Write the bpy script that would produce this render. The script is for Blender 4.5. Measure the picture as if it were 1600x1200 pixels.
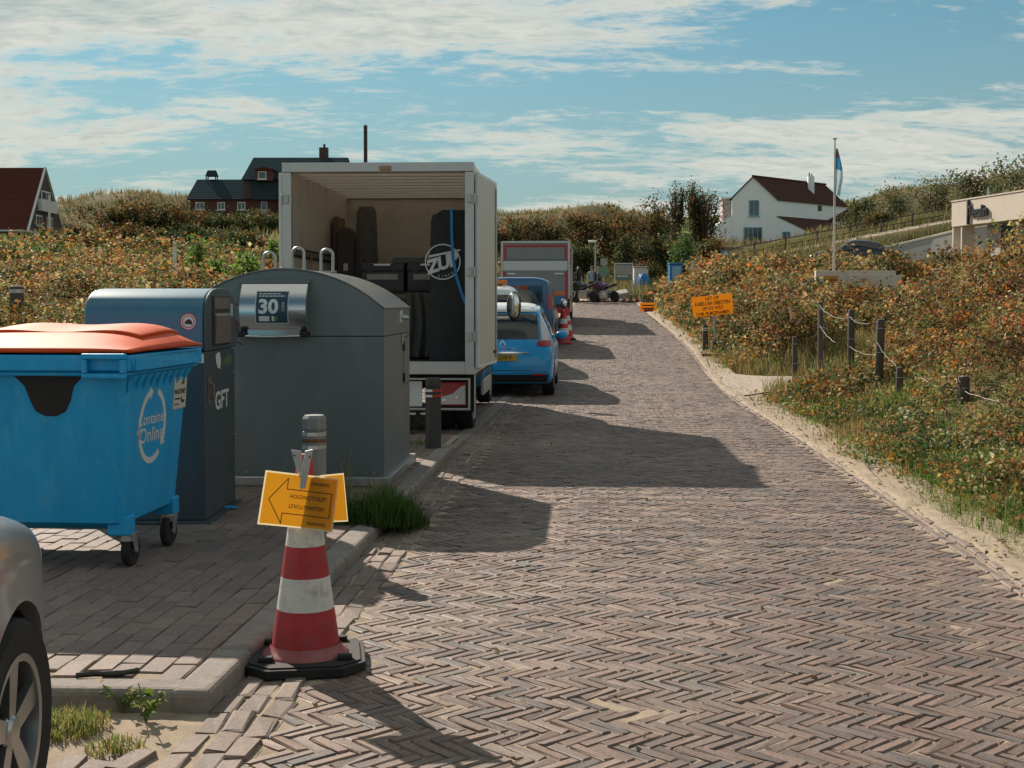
import bpy, bmesh, math, random
import numpy as np
from mathutils import Vector, Matrix
from mathutils.bvhtree import BVHTree

for _o in list(bpy.data.objects):
    bpy.data.objects.remove(_o)
scene = bpy.context.scene
COL = scene.collection
R = math.radians
rng = np.random.default_rng(7)
random.seed(7)

# ------------------------------------------------------------------ camera
CAM_H = 1.55
FPX = 2000.0                      # focal length in pixels of a 1600 px wide picture
PITCH = math.atan(62.5 / 2000)
cam_data = bpy.data.cameras.new('camera')
cam = bpy.data.objects.new('camera', cam_data)
COL.objects.link(cam)
cam.location = (0, 0, CAM_H)
cam.rotation_euler = (math.pi / 2 - PITCH, 0, 0)
cam_data.sensor_width = 36
cam_data.lens = 36 * FPX / 1600
cam_data.shift_y = -62.5 / 1600
cam_data.clip_start = 0.05
cam_data.clip_end = 2000
scene.camera = cam

# ------------------------------------------------------------------ light
SUN_EL = R(33)
SUN_DIR = Vector((-0.534 * math.cos(SUN_EL), 0.846 * math.cos(SUN_EL), math.sin(SUN_EL))).normalized()
sun_data = bpy.data.lights.new('sun', 'SUN')
sun_data.energy = 4.6
sun_data.angle = R(0.53)
sun_data.color = (1.0, 0.88, 0.74)
sun = bpy.data.objects.new('sun', sun_data)
COL.objects.link(sun)
sun.location = (-20, 20, 30)
sun.rotation_euler = (-SUN_DIR).to_track_quat('-Z', 'Y').to_euler()

world = bpy.data.worlds.new('World')
scene.world = world
world.use_nodes = True


def build_world():
    nt = world.node_tree
    nt.nodes.clear()
    N = nt.nodes.new
    L = nt.links.new
    out = N('ShaderNodeOutputWorld')
    bg = N('ShaderNodeBackground')
    bg.inputs['Strength'].default_value = 0.105
    L(bg.outputs[0], out.inputs[0])
    sky = N('ShaderNodeTexSky')
    sky.sky_type = 'NISHITA'
    sky.sun_disc = False
    sky.sun_elevation = SUN_EL
    sky.sun_rotation = math.atan2(SUN_DIR.x, SUN_DIR.y)
    sky.altitude = 0
    sky.air_density = 1.0
    sky.dust_density = 0.2
    sky.ozone_density = 1.6
    # slightly teal cast of the picture
    tint = N('ShaderNodeMix'); tint.data_type = 'RGBA'; tint.blend_type = 'MULTIPLY'
    tint.inputs['Factor'].default_value = 1.0
    tint.inputs['B'].default_value = (0.27, 0.47, 0.475, 1)
    hsv = N('ShaderNodeHueSaturation')
    hsv.inputs['Saturation'].default_value = 0.78
    L(sky.outputs[0], hsv.inputs['Color'])
    L(hsv.outputs[0], tint.inputs['A'])
    # clouds: a flat layer seen in perspective
    tc = N('ShaderNodeTexCoord')
    sep = N('ShaderNodeSeparateXYZ')
    L(tc.outputs['Generated'], sep.inputs[0])

    def math_(op, a, b=None, c=None):
        n = N('ShaderNodeMath'); n.operation = op
        for i, v in enumerate((a, b, c)):
            if v is None:
                continue
            if isinstance(v, (int, float)):
                n.inputs[i].default_value = v
            else:
                L(v, n.inputs[i])
        return n.outputs[0]
    zc = math_('MAXIMUM', sep.outputs[2], 0.0)
    den = math_('ADD', zc, 0.16)
    px = math_('DIVIDE', sep.outputs[0], den)
    py = math_('DIVIDE', sep.outputs[1], den)
    comb = N('ShaderNodeCombineXYZ')
    L(px, comb.inputs[0]); L(py, comb.inputs[1])
    comb.inputs[2].default_value = 4.3

    def noise(scale, detail, rough, dist, off, rot=0.0, sx=1.0, sy=1.0):
        mp = N('ShaderNodeMapping')
        mp.inputs['Location'].default_value = off
        mp.inputs['Rotation'].default_value = (0, 0, rot)
        mp.inputs['Scale'].default_value = (sx, sy, 1)
        L(comb.outputs[0], mp.inputs[0])
        t = N('ShaderNodeTexNoise')
        t.inputs['Scale'].default_value = scale
        t.inputs['Detail'].default_value = detail
        t.inputs['Roughness'].default_value = rough
        t.inputs['Distortion'].default_value = dist
        L(mp.outputs[0], t.inputs['Vector'])
        return t.outputs['Fac']
    big = noise(0.62, 2, 0.5, 0.0, CLOUD_OFF, CLOUD_ROT, 0.75, 1.15)
    mid = noise(1.7, 9, 0.60, 0.5, (1.7, 5.1, 0), -0.45, 0.8, 1.7)
    fine = noise(13.0, 7, 0.66, 0.4, (3.0, 1.0, 0), -0.3, 0.8, 1.5)
    v = math_('ADD', math_('MULTIPLY', big, 0.60), math_('MULTIPLY', mid, 0.62))
    v = math_('ADD', v, math_('MULTIPLY', fine, 0.30))
    ramp = N('ShaderNodeMapRange'); ramp.interpolation_type = 'SMOOTHSTEP'
    ramp.inputs['From Min'].default_value = 0.68
    ramp.inputs['From Max'].default_value = 0.80
    L(v, ramp.inputs['Value'])
    # clouds fade to a pale veil at the horizon
    hor = N('ShaderNodeMapRange'); hor.interpolation_type = 'SMOOTHSTEP'
    hor.inputs['From Min'].default_value = -0.01
    hor.inputs['From Max'].default_value = 0.05
    hor.inputs['To Min'].default_value = 0.35
    L(zc, hor.inputs['Value'])
    mask = math_('MULTIPLY', math_('MULTIPLY', ramp.outputs[0], hor.outputs[0]), 0.92)
    # thick parts are greyer, thin rims catch the light
    shade = N('ShaderNodeMapRange')
    shade.inputs['From Min'].default_value = 0.70
    shade.inputs['From Max'].default_value = 0.95
    L(v, shade.inputs['Value'])
    sh2 = math_('ADD', math_('MULTIPLY', shade.outputs[0], .75), math_('MULTIPLY', math_('SUBTRACT', fine, .5), 1.2))
    ccol = N('ShaderNodeMix'); ccol.data_type = 'RGBA'
    ccol.inputs['A'].default_value = (5.2, 5.05, 4.4, 1)
    ccol.inputs['B'].default_value = (2.4, 2.95, 2.9, 1)
    L(sh2, ccol.inputs['Factor'])
    mix = N('ShaderNodeMix'); mix.data_type = 'RGBA'
    L(mask, mix.inputs['Factor'])
    # thin haze veil towards the horizon
    vl = N('ShaderNodeMapRange'); vl.interpolation_type = 'SMOOTHSTEP'
    vl.inputs['From Min'].default_value = 0.0
    vl.inputs['From Max'].default_value = 0.27
    vl.inputs['To Min'].default_value = 0.85
    vl.inputs['To Max'].default_value = 0.0
    L(zc, vl.inputs['Value'])
    veil = N('ShaderNodeMix'); veil.data_type = 'RGBA'
    L(vl.outputs[0], veil.inputs['Factor'])
    L(tint.outputs['Result'], veil.inputs['A'])
    veil.inputs['B'].default_value = (2.15, 2.65, 2.6, 1)
    L(veil.outputs['Result'], mix.inputs['A'])
    L(ccol.outputs['Result'], mix.inputs['B'])
    L(mix.outputs['Result'], bg.inputs['Color'])


CLOUD_OFF = (52, 8, 0)
CLOUD_ROT = 0.9
build_world()
scene.view_settings.view_transform = 'Standard'
scene.view_settings.look = 'None'
scene.view_settings.exposure = 0.55
scene.view_settings.gamma = 1.0
scene.view_settings.use_curve_mapping = False
scene.render.engine = 'CYCLES'
scene.cycles.use_denoising = True
scene.cycles.max_bounces = 6
scene.cycles.diffuse_bounces = 3
scene.cycles.glossy_bounces = 3
scene.cycles.transmission_bounces = 4
scene.cycles.transparent_max_bounces = 6
scene.cycles.caustics_reflective = False
scene.cycles.caustics_refractive = False

# ------------------------------------------------------------------ measuring the place
DS = 4 / 3                        # depth of the far layout against its first survey
_RY = np.array([-30, 8, 13, 17, 22, 26.7, 32, 43.5, 56, 64, 73, 87, 100, 120.])
_RZ = np.array([0, 0, 0, -.01, -.06, .06, .30, .79, 1.21, 1.53, 2.0, 2.9, 4.1, 5.85])


def roadz(y):
    y = np.asarray(y, float)
    z = 0
    for k in (-2, -1, 0, 1, 2):
        z = z + np.interp(y + k * 0.8, _RY, _RZ) / 5
    return z


def ray(px, py):
    u = (px - 800) / FPX
    v = (537.5 - py) / FPX
    return np.array([u, math.cos(PITCH) + v * math.sin(PITCH), -math.sin(PITCH) + v * math.cos(PITCH)])


def AT(px, py, D):
    d = ray(px, py)
    k = D / d[1]
    return Vector((d[0] * k, D, CAM_H + d[2] * k))


def G(px, py, dz=0.0):
    """where a sight line meets the level of the road"""
    d = ray(px, py)
    a = 2.0
    ys = np.linspace(2.0, 140, 4000)
    zz = CAM_H + d[2] * ys / d[1]
    below = zz < roadz(ys) + dz
    i = int(np.argmax(below)) if below.any() else len(ys) - 1
    y = ys[i]
    return Vector((d[0] * y / d[1], y, float(roadz(y) + dz)))


def inframe(x, y, z, m=0):
    """rough picture position, used only to skip what no camera near this one could see"""
    yc = y * math.cos(PITCH) - (z - CAM_H) * math.sin(PITCH)
    yc = np.maximum(yc, 0.1)
    px = 800 + FPX * x / yc
    zc = y * math.sin(PITCH) + (z - CAM_H) * math.cos(PITCH)
    py = 537.5 - FPX * zc / yc
    return (px > -m) & (px < 1600 + m) & (py > -m) & (py < 1200 + m) & (y > 0.5)


TH = 0.067                       # the road runs this slope to the right of the sight line
CT, ST = math.cos(math.atan(TH)), math.sin(math.atan(TH))
ROAD_L, ROAD_R = -1.20, 2.22


def rc(t, s):
    """road coordinates (across, along) to the place"""
    return t * CT + s * ST, -t * ST + s * CT


def tr(x, y):
    return x * CT - y * ST, x * ST + y * CT


def tro(x, y):
    return x * CT - y * ST, (x * ST + y * CT) / DS


def edge_r(s):
    return np.interp(s, [0, 22, 34, 67], [ROAD_R, ROAD_R, ROAD_R + .12, ROAD_R - .35])


# ------------------------------------------------------------------ noise
def _hash(ix, iy, seed):
    n = (ix.astype(np.int64) * 374761393 + iy.astype(np.int64) * 668265263 + seed * 974634777) & 0x7fffffff
    n = ((n ^ (n >> 13)) * 1274126177) & 0x7fffffff
    n = n ^ (n >> 16)
    return (n & 0xffff) / 65535.0


def vnoise(x, y, seed=0):
    x = np.asarray(x, float); y = np.asarray(y, float)
    ix = np.floor(x); iy = np.floor(y)
    fx = x - ix; fy = y - iy
    fx = fx * fx * (3 - 2 * fx); fy = fy * fy * (3 - 2 * fy)
    a = _hash(ix, iy, seed); b = _hash(ix + 1, iy, seed)
    c = _hash(ix, iy + 1, seed); d = _hash(ix + 1, iy + 1, seed)
    return (a * (1 - fx) + b * fx) * (1 - fy) + (c * (1 - fx) + d * fx) * fy


def fbm(x, y, seed=0, o=4):
    v = 0; a = 0.5; f = 1.0; s = 0
    for k in range(o):
        v = v + a * vnoise(x * f, y * f, seed + k * 17); s += a
        a *= 0.5; f *= 2.03
    return v / s


def sstep(a, b, x):
    t = np.clip((np.asarray(x, float) - a) / (b - a), 0, 1)
    return t * t * (3 - 2 * t)


# ------------------------------------------------------------------ materials
MATS = {}


def lin(c):
    def f(v):
        v /= 255.0
        return v / 12.92 if v <= 0.04045 else ((v + 0.055) / 1.055) ** 2.4
    return tuple(f(v) for v in c)


def mat(name, col, rough=0.6, metal=0.0, var=0.12, scale=6.0, bump=0.0, bscale=40.0, spec=0.5,
        coat=0.0, stain=None, stain_amt=0.5, stain_scale=3.0, rvar=0.0, stretch=None, trans=0.0):
    if name in MATS:
        return MATS[name]
    m = bpy.data.materials.new(name)
    m.use_nodes = True
    nt = m.node_tree
    b = nt.nodes['Principled BSDF']
    N = nt.nodes.new; L = nt.links.new
    b.inputs['Roughness'].default_value = rough
    b.inputs['Metallic'].default_value = metal
    b.inputs['Specular IOR Level'].default_value = spec
    if coat:
        b.inputs['Coat Weight'].default_value = coat
        b.inputs['Coat Roughness'].default_value = 0.08
    tc = N('ShaderNodeTexCoord')
    src = tc.outputs['Object']
    if stretch:
        mp = N('ShaderNodeMapping'); mp.inputs['Scale'].default_value = stretch
        L(src, mp.inputs[0]); src = mp.outputs[0]
    n1 = N('ShaderNodeTexNoise')
    n1.inputs['Scale'].default_value = scale
    n1.inputs['Detail'].default_value = 6
    n1.inputs['Roughness'].default_value = 0.62
    L(src, n1.inputs['Vector'])
    mx = N('ShaderNodeMix'); mx.data_type = 'RGBA'
    mx.inputs['A'].default_value = (*[max(0, c * (1 - var * 1.6)) for c in col], 1)
    mx.inputs['B'].default_value = (*[min(1, c * (1 + var * 1.6)) for c in col], 1)
    L(n1.outputs['Fac'], mx.inputs['Factor'])
    colout = mx.outputs['Result']
    if stain:
        n2 = N('ShaderNodeTexNoise')
        n2.inputs['Scale'].default_value = stain_scale
        n2.inputs['Detail'].default_value = 8
        n2.inputs['Roughness'].default_value = 0.7
        L(src, n2.inputs['Vector'])
        mr = N('ShaderNodeMapRange')
        mr.inputs['From Min'].default_value = 0.52
        mr.inputs['From Max'].default_value = 0.72
        mr.inputs['To Max'].default_value = stain_amt
        L(n2.outputs['Fac'], mr.inputs['Value'])
        m2 = N('ShaderNodeMix'); m2.data_type = 'RGBA'
        L(mr.outputs[0], m2.inputs['Factor'])
        L(colout, m2.inputs['A'])
        m2.inputs['B'].default_value = (*stain, 1)
        colout = m2.outputs['Result']
    L(colout, b.inputs['Base Color'])
    if rvar:
        mr = N('ShaderNodeMapRange')
        mr.inputs['To Min'].default_value = max(0.02, rough - rvar)
        mr.inputs['To Max'].default_value = min(1, rough + rvar)
        L(n1.outputs['Fac'], mr.inputs['Value'])
        L(mr.outputs[0], b.inputs['Roughness'])
    if bump:
        n3 = N('ShaderNodeTexNoise')
        n3.inputs['Scale'].default_value = bscale
        n3.inputs['Detail'].default_value = 4
        L(src, n3.inputs['Vector'])
        bp = N('ShaderNodeBump')
        bp.inputs['Strength'].default_value = bump
        bp.inputs['Distance'].default_value = 0.01
        L(n3.outputs['Fac'], bp.inputs['Height'])
        L(bp.outputs[0], b.inputs['Normal'])
    if trans:
        o = nt.nodes['Material Output']
        tr_ = N('ShaderNodeBsdfTranslucent')
        L(colout, tr_.inputs['Color'])
        ms = N('ShaderNodeMixShader'); ms.inputs[0].default_value = trans
        L(b.outputs[0], ms.inputs[1]); L(tr_.outputs[0], ms.inputs[2])
        L(ms.outputs[0], o.inputs[0])
    MATS[name] = m
    return m


def mat_glass_dark(name, col=(0.012, 0.016, 0.018)):
    return mat(name, col, rough=0.04, var=0.0, spec=0.8)


def mat_brick(name, cols, source, rough=0.75, sheen=0.5, bump=0.5):
    """burnt clay, one tone for each brick"""
    if name in MATS:
        return MATS[name]
    m = bpy.data.materials.new(name); m.use_nodes = True
    nt = m.node_tree; b = nt.nodes['Principled BSDF']
    N = nt.nodes.new; L = nt.links.new
    if source == 'island':
        g = N('ShaderNodeNewGeometry'); rnd = g.outputs['Random Per Island']
    else:
        g = N('ShaderNodeObjectInfo'); rnd = g.outputs['Random']
    cr = N('ShaderNodeValToRGB')
    el = cr.color_ramp.elements
    while len(el) > 1:
        el.remove(el[0])
    el[0].position = 0.0; el[0].color = (*cols[0], 1)
    for i, c in enumerate(cols[1:], 1):
        e = el.new(i / (len(cols) - 1)); e.color = (*c, 1)
    L(rnd, cr.inputs[0])
    geo = N('ShaderNodeNewGeometry')
    n1 = N('ShaderNodeTexNoise'); n1.inputs['Scale'].default_value = 55; n1.inputs['Detail'].default_value = 5
    n1.inputs['Roughness'].default_value = 0.7
    L(geo.outputs['Position'], n1.inputs['Vector'])
    n2 = N('ShaderNodeTexNoise'); n2.inputs['Scale'].default_value = 1.1; n2.inputs['Detail'].default_value = 5
    L(geo.outputs['Position'], n2.inputs['Vector'])
    mr = N('ShaderNodeMapRange'); mr.inputs['From Min'].default_value = 0.25; mr.inputs['From Max'].default_value = 0.75
    mr.inputs['To Min'].default_value = 0.62; mr.inputs['To Max'].default_value = 1.35
    L(n1.outputs['Fac'], mr.inputs['Value'])
    mul = N('ShaderNodeMix'); mul.data_type = 'RGBA'; mul.blend_type = 'MULTIPLY'; mul.inputs['Factor'].default_value = 1
    L(cr.outputs[0], mul.inputs['A']); L(mr.outputs[0], mul.inputs['B'])
    # blown sand lying on the surface here and there
    mr2 = N('ShaderNodeMapRange'); mr2.inputs['From Min'].default_value = 0.5; mr2.inputs['From Max'].default_value = 0.75
    mr2.inputs['To Max'].default_value = 0.38
    L(n2.outputs['Fac'], mr2.inputs['Value'])
    sm = N('ShaderNodeMix'); sm.data_type = 'RGBA'
    L(mr2.outputs[0], sm.inputs['Factor']); L(mul.outputs['Result'], sm.inputs['A'])
    sm.inputs['B'].default_value = (0.33, 0.26, 0.20, 1)
    # tyre-worn and damp patches
    n4 = N('ShaderNodeTexNoise'); n4.inputs['Scale'].default_value = 0.45; n4.inputs['Detail'].default_value = 7
    n4.inputs['Roughness'].default_value = 0.65
    L(geo.outputs['Position'], n4.inputs['Vector'])
    mr4 = N('ShaderNodeMapRange'); mr4.inputs['From Min'].default_value = 0.35; mr4.inputs['From Max'].default_value = 0.65
    mr4.inputs['To Min'].default_value = 0.74; mr4.inputs['To Max'].default_value = 1.14
    L(n4.outputs['Fac'], mr4.inputs['Value'])
    pm = N('ShaderNodeMix'); pm.data_type = 'RGBA'; pm.blend_type = 'MULTIPLY'; pm.inputs['Factor'].default_value = 1
    L(sm.outputs['Result'], pm.inputs['A']); L(mr4.outputs[0], pm.inputs['B'])
    L(pm.outputs['Result'], b.inputs['Base Color'])
    b.inputs['Roughness'].default_value = rough
    b.inputs['Specular IOR Level'].default_value = sheen
    bp = N('ShaderNodeBump'); bp.inputs['Strength'].default_value = bump; bp.inputs['Distance'].default_value = 0.004
    L(n1.outputs['Fac'], bp.inputs['Height']); L(bp.outputs[0], b.inputs['Normal'])
    MATS[name] = m
    return m


def mat_leaf(name, trans=0.45, rough=0.5, spec=0.3):
    """foliage: colour stored for each leaf, light passes through"""
    if name in MATS:
        return MATS[name]
    m = bpy.data.materials.new(name); m.use_nodes = True
    nt = m.node_tree; b = nt.nodes['Principled BSDF']
    N = nt.nodes.new; L = nt.links.new
    at = N('ShaderNodeAttribute'); at.attribute_name = 'leaf_colour'
    L(at.outputs['Color'], b.inputs['Base Color'])
    b.inputs['Roughness'].default_value = rough
    b.inputs['Specular IOR Level'].default_value = spec
    t = N('ShaderNodeBsdfTranslucent')
    L(at.outputs['Color'], t.inputs['Color'])
    ms = N('ShaderNodeMixShader'); ms.inputs[0].default_value = trans
    L(b.outputs[0], ms.inputs[1]); L(t.outputs[0], ms.inputs[2])
    L(ms.outputs[0], nt.nodes['Material Output'].inputs[0])
    MATS[name] = m
    return m


# ------------------------------------------------------------------ mesh helpers
def link_mesh(name, me, parent=None):
    o = bpy.data.objects.new(name, me)
    COL.objects.link(o)
    if parent is not None:
        o.parent = parent
    return o


class MB:
    def __init__(self):
        self.v = []; self.f = []

    def add(self, vs, fs):
        k = len(self.v)
        self.v += [tuple(p) for p in vs]
        self.f += [tuple(i + k for i in f) for f in fs]
        return self

    def box(self, x0, x1, y0, y1, z0, z1, M=None):
        vs = [Vector(p) for p in ((x0, y0, z0), (x1, y0, z0), (x1, y1, z0), (x0, y1, z0),
                                  (x0, y0, z1), (x1, y0, z1), (x1, y1, z1), (x0, y1, z1))]
        if M is not None:
            vs = [M @ p for p in vs]
        return self.add(vs, [(0, 3, 2, 1), (4, 5, 6, 7), (0, 1, 5, 4), (1, 2, 6, 5), (2, 3, 7, 6), (3, 0, 4, 7)])

    def cyl(self, p0, p1, r0, r1=None, n=14, caps=True):
        r1 = r0 if r1 is None else r1
        p0 = Vector(p0); p1 = Vector(p1)
        d = (p1 - p0).normalized()
        a = d.orthogonal().normalized(); b = d.cross(a)
        vs = []
        for p, r in ((p0, r0), (p1, r1)):
            for i in range(n):
                t = 2 * math.pi * i / n
                vs.append(p + a * (r * math.cos(t)) + b * (r * math.sin(t)))
        fs = [(i, (i + 1) % n, n + (i + 1) % n, n + i) for i in range(n)]
        if caps:
            fs.append(tuple(range(n - 1, -1, -1))); fs.append(tuple(range(n, 2 * n)))
        return self.add(vs, fs)

    def tube(self, pts, r, n=8, closed=False):
        pts = [Vector(p) for p in pts]
        m = len(pts)
        rs = r if isinstance(r, (list, tuple)) else [r] * m
        vs = []; prev = None
        for i, p in enumerate(pts):
            a = pts[(i - 1) % m] if (i > 0 or closed) else p
            b = pts[(i + 1) % m] if (i < m - 1 or closed) else p
            d = (b - a).normalized()
            if prev is None:
                u = d.orthogonal().normalized()
            else:
                u = (prev - d * prev.dot(d))
                u = u.normalized() if u.length > 1e-6 else d.orthogonal().normalized()
            prev = u
            w = d.cross(u)
            for k in range(n):
                t = 2 * math.pi * k / n
                vs.append(p + u * (rs[i] * math.cos(t)) + w * (rs[i] * math.sin(t)))
        fs = []
        for i in range(m if closed else m - 1):
            j = (i + 1) % m
            for k in range(n):
                fs.append((i * n + k, i * n + (k + 1) % n, j * n + (k + 1) % n, j * n + k))
        if not closed:
            fs.append(tuple(range(n - 1, -1, -1))); fs.append(tuple((m - 1) * n + k for k in range(n)))
        return self.add(vs, fs)

    def prism(self, poly, axis, a, b):
        n = len(poly)

        def P(q, h):
            return {'x': (h, q[0], q[1]), 'y': (q[0], h, q[1]), 'z': (q[0], q[1], h)}[axis]
        vs = [P(q, a) for q in poly] + [P(q, b) for q in poly]
        fs = [(i, (i + 1) % n, n + (i + 1) % n, n + i) for i in range(n)]
        fs.append(tuple(range(n - 1, -1, -1))); fs.append(tuple(range(n, 2 * n)))
        return self.add(vs, fs)

    def lathe(self, prof, n=28, c=(0, 0, 0), axis='z', a0=0.0, cap=True):
        vs = []; m = len(prof)
        for (r, h) in prof:
            for i in range(n):
                t = a0 + 2 * math.pi * i / n
                x, y = r * math.cos(t), r * math.sin(t)
                p = {'z': (x, y, h), 'x': (h, x, y), 'y': (x, h, y)}[axis]
                vs.append((p[0] + c[0], p[1] + c[1], p[2] + c[2]))
        fs = []
        for j in range(m - 1):
            for i in range(n):
                fs.append((j * n + i, j * n + (i + 1) % n, (j + 1) * n + (i + 1) % n, (j + 1) * n + i))
        if cap:
            fs.append(tuple(range(n - 1, -1, -1))); fs.append(tuple((m - 1) * n + i for i in range(n)))
        return self.add(vs, fs)

    def grid(self, f, nu, nv):
        vs = [f(i / nu, j / nv) for j in range(nv + 1) for i in range(nu + 1)]
        fs = [(j * (nu + 1) + i, j * (nu + 1) + i + 1, (j + 1) * (nu + 1) + i + 1, (j + 1) * (nu + 1) + i)
              for j in range(nv) for i in range(nu)]
        return self.add(vs, fs)

    def ellipsoid(self, c, r, nu=16, nv=10, M=None):
        vs = []; fs = []
        for j in range(nv + 1):
            ph = math.pi * j / nv - math.pi / 2
            for i in range(nu):
                t = 2 * math.pi * i / nu
                p = Vector((r[0] * math.cos(ph) * math.cos(t), r[1] * math.cos(ph) * math.sin(t), r[2] * math.sin(ph)))
                if M is not None:
                    p = M @ p
                vs.append(p + Vector(c))
        for j in range(nv):
            for i in range(nu):
                fs.append((j * nu + i, j * nu + (i + 1) % nu, (j + 1) * nu + (i + 1) % nu, (j + 1) * nu + i))
        return self.add(vs, fs)

    def build(self, name, m, parent=None, bev=0.0, seg=2, smooth=None, recalc=True, solid=0.0):
        me = bpy.data.meshes.new(name)
        me.from_pydata(self.v, [], self.f)
        if recalc:
            bm = bmesh.new(); bm.from_mesh(me)
            bmesh.ops.remove_doubles(bm, verts=bm.verts, dist=1e-6)
            bmesh.ops.recalc_face_normals(bm, faces=bm.faces)
            bm.to_mesh(me); bm.free()
        me.materials.append(m)
        if smooth is not None:
            me.polygons.foreach_set('use_smooth', [True] * len(me.polygons))
            me.set_sharp_from_angle(angle=R(smooth))
        o = link_mesh(name, me, parent)
        if solid:
            s = o.modifiers.new('thickness', 'SOLIDIFY'); s.thickness = solid; s.offset = 0
        if bev:
            b = o.modifiers.new('bevel', 'BEVEL'); b.width = bev; b.segments = seg
            b.limit_method = 'ANGLE'; b.angle_limit = R(35)
        return o


def tag(o, label=None, cat=None, group=None, kind=None):
    if label: o['label'] = label
    if cat: o['category'] = cat
    if group: o['group'] = group
    if kind: o['kind'] = kind
    return o


def thing(name, label, cat, loc=(0, 0, 0), rotz=0.0, group=None):
    o = bpy.data.objects.new(name, None)
    o.empty_display_size = 0.2
    COL.objects.link(o)
    o.location = loc; o.rotation_euler = (0, 0, rotz)
    return tag(o, label, cat, group)


def copy_tree(o, parent=None):
    c = o.copy(); COL.objects.link(c); c.parent = parent
    for ch in list(o.children):
        copy_tree(ch, c)
    return c


_TXT = {}


def text_mesh(s, size, bold=0.0, extrude=0.0008, align='CENTER', xs=1.0, spacing=1.0):
    key = (s, size, bold, extrude, align, xs, spacing)
    if key in _TXT:
        return _TXT[key]
    cu = bpy.data.curves.new('lettering', 'FONT')
    cu.body = s; cu.size = size; cu.offset = bold; cu.extrude = extrude
    cu.align_x = align; cu.align_y = 'CENTER'; cu.resolution_u = 3; cu.space_character = spacing
    t = bpy.data.objects.new('lettering', cu); COL.objects.link(t)
    t.scale.x = xs
    dg = bpy.context.evaluated_depsgraph_get()
    me = bpy.data.meshes.new_from_object(t.evaluated_get(dg))
    if xs != 1.0:
        me.transform(Matrix.Diagonal((xs, 1, 1, 1)))
    bpy.data.objects.remove(t); bpy.data.curves.remove(cu)
    _TXT[key] = me
    return me


def text(s, size, m, parent, loc, rot, name='lettering', **k):
    me = text_mesh(s, size, **k).copy()
    me.name = name
    me.materials.clear(); me.materials.append(m)
    o = link_mesh(name, me, parent)
    o.location = loc; o.rotation_euler = rot
    return o


FRONT = (math.pi / 2, 0, 0)                 # reads from -Y
RIGHT = (math.pi / 2, 0, math.pi / 2)       # reads from +X


def fast_mesh(name, V, Fq, m, parent=None, colours=None, smooth=False, tri=False):
    """arrays to a mesh; V (n,3), Fq (f,4) or (f,3)"""
    V = np.asarray(V, np.float32); Fq = np.asarray(Fq, np.int32)
    k = Fq.shape[1]
    me = bpy.data.meshes.new(name)
    me.vertices.add(len(V)); me.vertices.foreach_set('co', V.ravel())
    me.loops.add(Fq.size); me.loops.foreach_set('vertex_index', Fq.ravel())
    me.polygons.add(len(Fq))
    me.polygons.foreach_set('loop_start', np.arange(0, Fq.size, k, dtype=np.int32))
    me.polygons.foreach_set('loop_total', np.full(len(Fq), k, np.int32))
    me.polygons.foreach_set('use_smooth', np.full(len(Fq), bool(smooth)))
    me.update(calc_edges=True)
    if colours is not None:
        a = me.attributes.new('leaf_colour', 'FLOAT_COLOR', 'POINT')
        c = np.ones((len(V), 4), np.float32); c[:, :3] = colours
        a.data.foreach_set('color', c.ravel())
    me.materials.append(m)
    return link_mesh(name, me, parent)


def leaf_arrays(P, S, Nrm, aspect=0.6, fold=0.18, up=None):
    """one folded leaf (two triangles) at each point; returns vertices and quads"""
    n = len(P)
    rnd = rng.normal(size=(n, 3))
    t = np.cross(Nrm, rnd); t /= (np.linalg.norm(t, axis=1, keepdims=True) + 1e-9)
    b = np.cross(Nrm, t)
    S = S[:, None]
    asp = np.broadcast_to(np.asarray(aspect, float), (n,))[:, None]
    V = np.empty((n, LV, 3), np.float32)
    ba = b * S * asp; nf = Nrm * S * fold
    V[:, 0] = P - t * S * 0.5
    V[:, 1] = P + ba * 0.46 + nf - t * S * 0.18
    V[:, 2] = P + ba * 0.38 + nf * .7 + t * S * 0.22
    V[:, 3] = P + t * S * 0.5 - nf * .4
    V[:, 4] = P - ba * 0.38 + nf * .7 + t * S * 0.22
    V[:, 5] = P - ba * 0.46 + nf - t * S * 0.18
    F = np.arange(n * LV, dtype=np.int32).reshape(n, LV)
    return V.reshape(-1, 3), F


LV = 6


def blade_arrays(P, Hh, W, lean=0.35):
    """grass: a bent blade of three triangles as two quads degenerate-free (quad + tip quad)"""
    n = len(P)
    a = rng.uniform(0, 2 * np.pi, n)
    d = np.stack([np.cos(a), np.sin(a), np.zeros(n)], 1)
    a2 = rng.uniform(0, 2 * np.pi, n)
    ln = np.abs(rng.normal(0, lean, n))[:, None]
    e = np.stack([np.cos(a2), np.sin(a2), np.zeros(n)], 1) * ln
    Hh = Hh[:, None]; W = W[:, None]
    up = np.array([[0, 0, 1.0]])
    V = np.empty((n, 6, 3), np.float32)
    V[:, 0] = P - d * W * .5
    V[:, 1] = P + d * W * .5
    m = P + up * Hh * .55 + e * Hh * .35
    V[:, 2] = m + d * W * .38
    V[:, 3] = m - d * W * .38
    tip = P + up * Hh * (1 - .25 * ln) + e * Hh * 1.1
    V[:, 4] = tip + d * W * .06
    V[:, 5] = tip - d * W * .06
    k = np.arange(n)[:, None] * 6
    F = np.concatenate([k + np.array([[0, 1, 2, 3]]), k + np.array([[3, 2, 4, 5]])], 0)
    return V.reshape(-1, 3), F.astype(np.int32)


def pick(palette, n, r=None):
    """palette rows: weight, r, g, b"""
    pal = np.array(palette, float)
    w = pal[:, 0] / pal[:, 0].sum()
    i = rng.choice(len(pal), n, p=w)
    c = pal[i, 1:4]
    return c * rng.uniform(0.75, 1.25, (n, 1)) * rng.uniform(0.93, 1.07, (n, 3))
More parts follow.
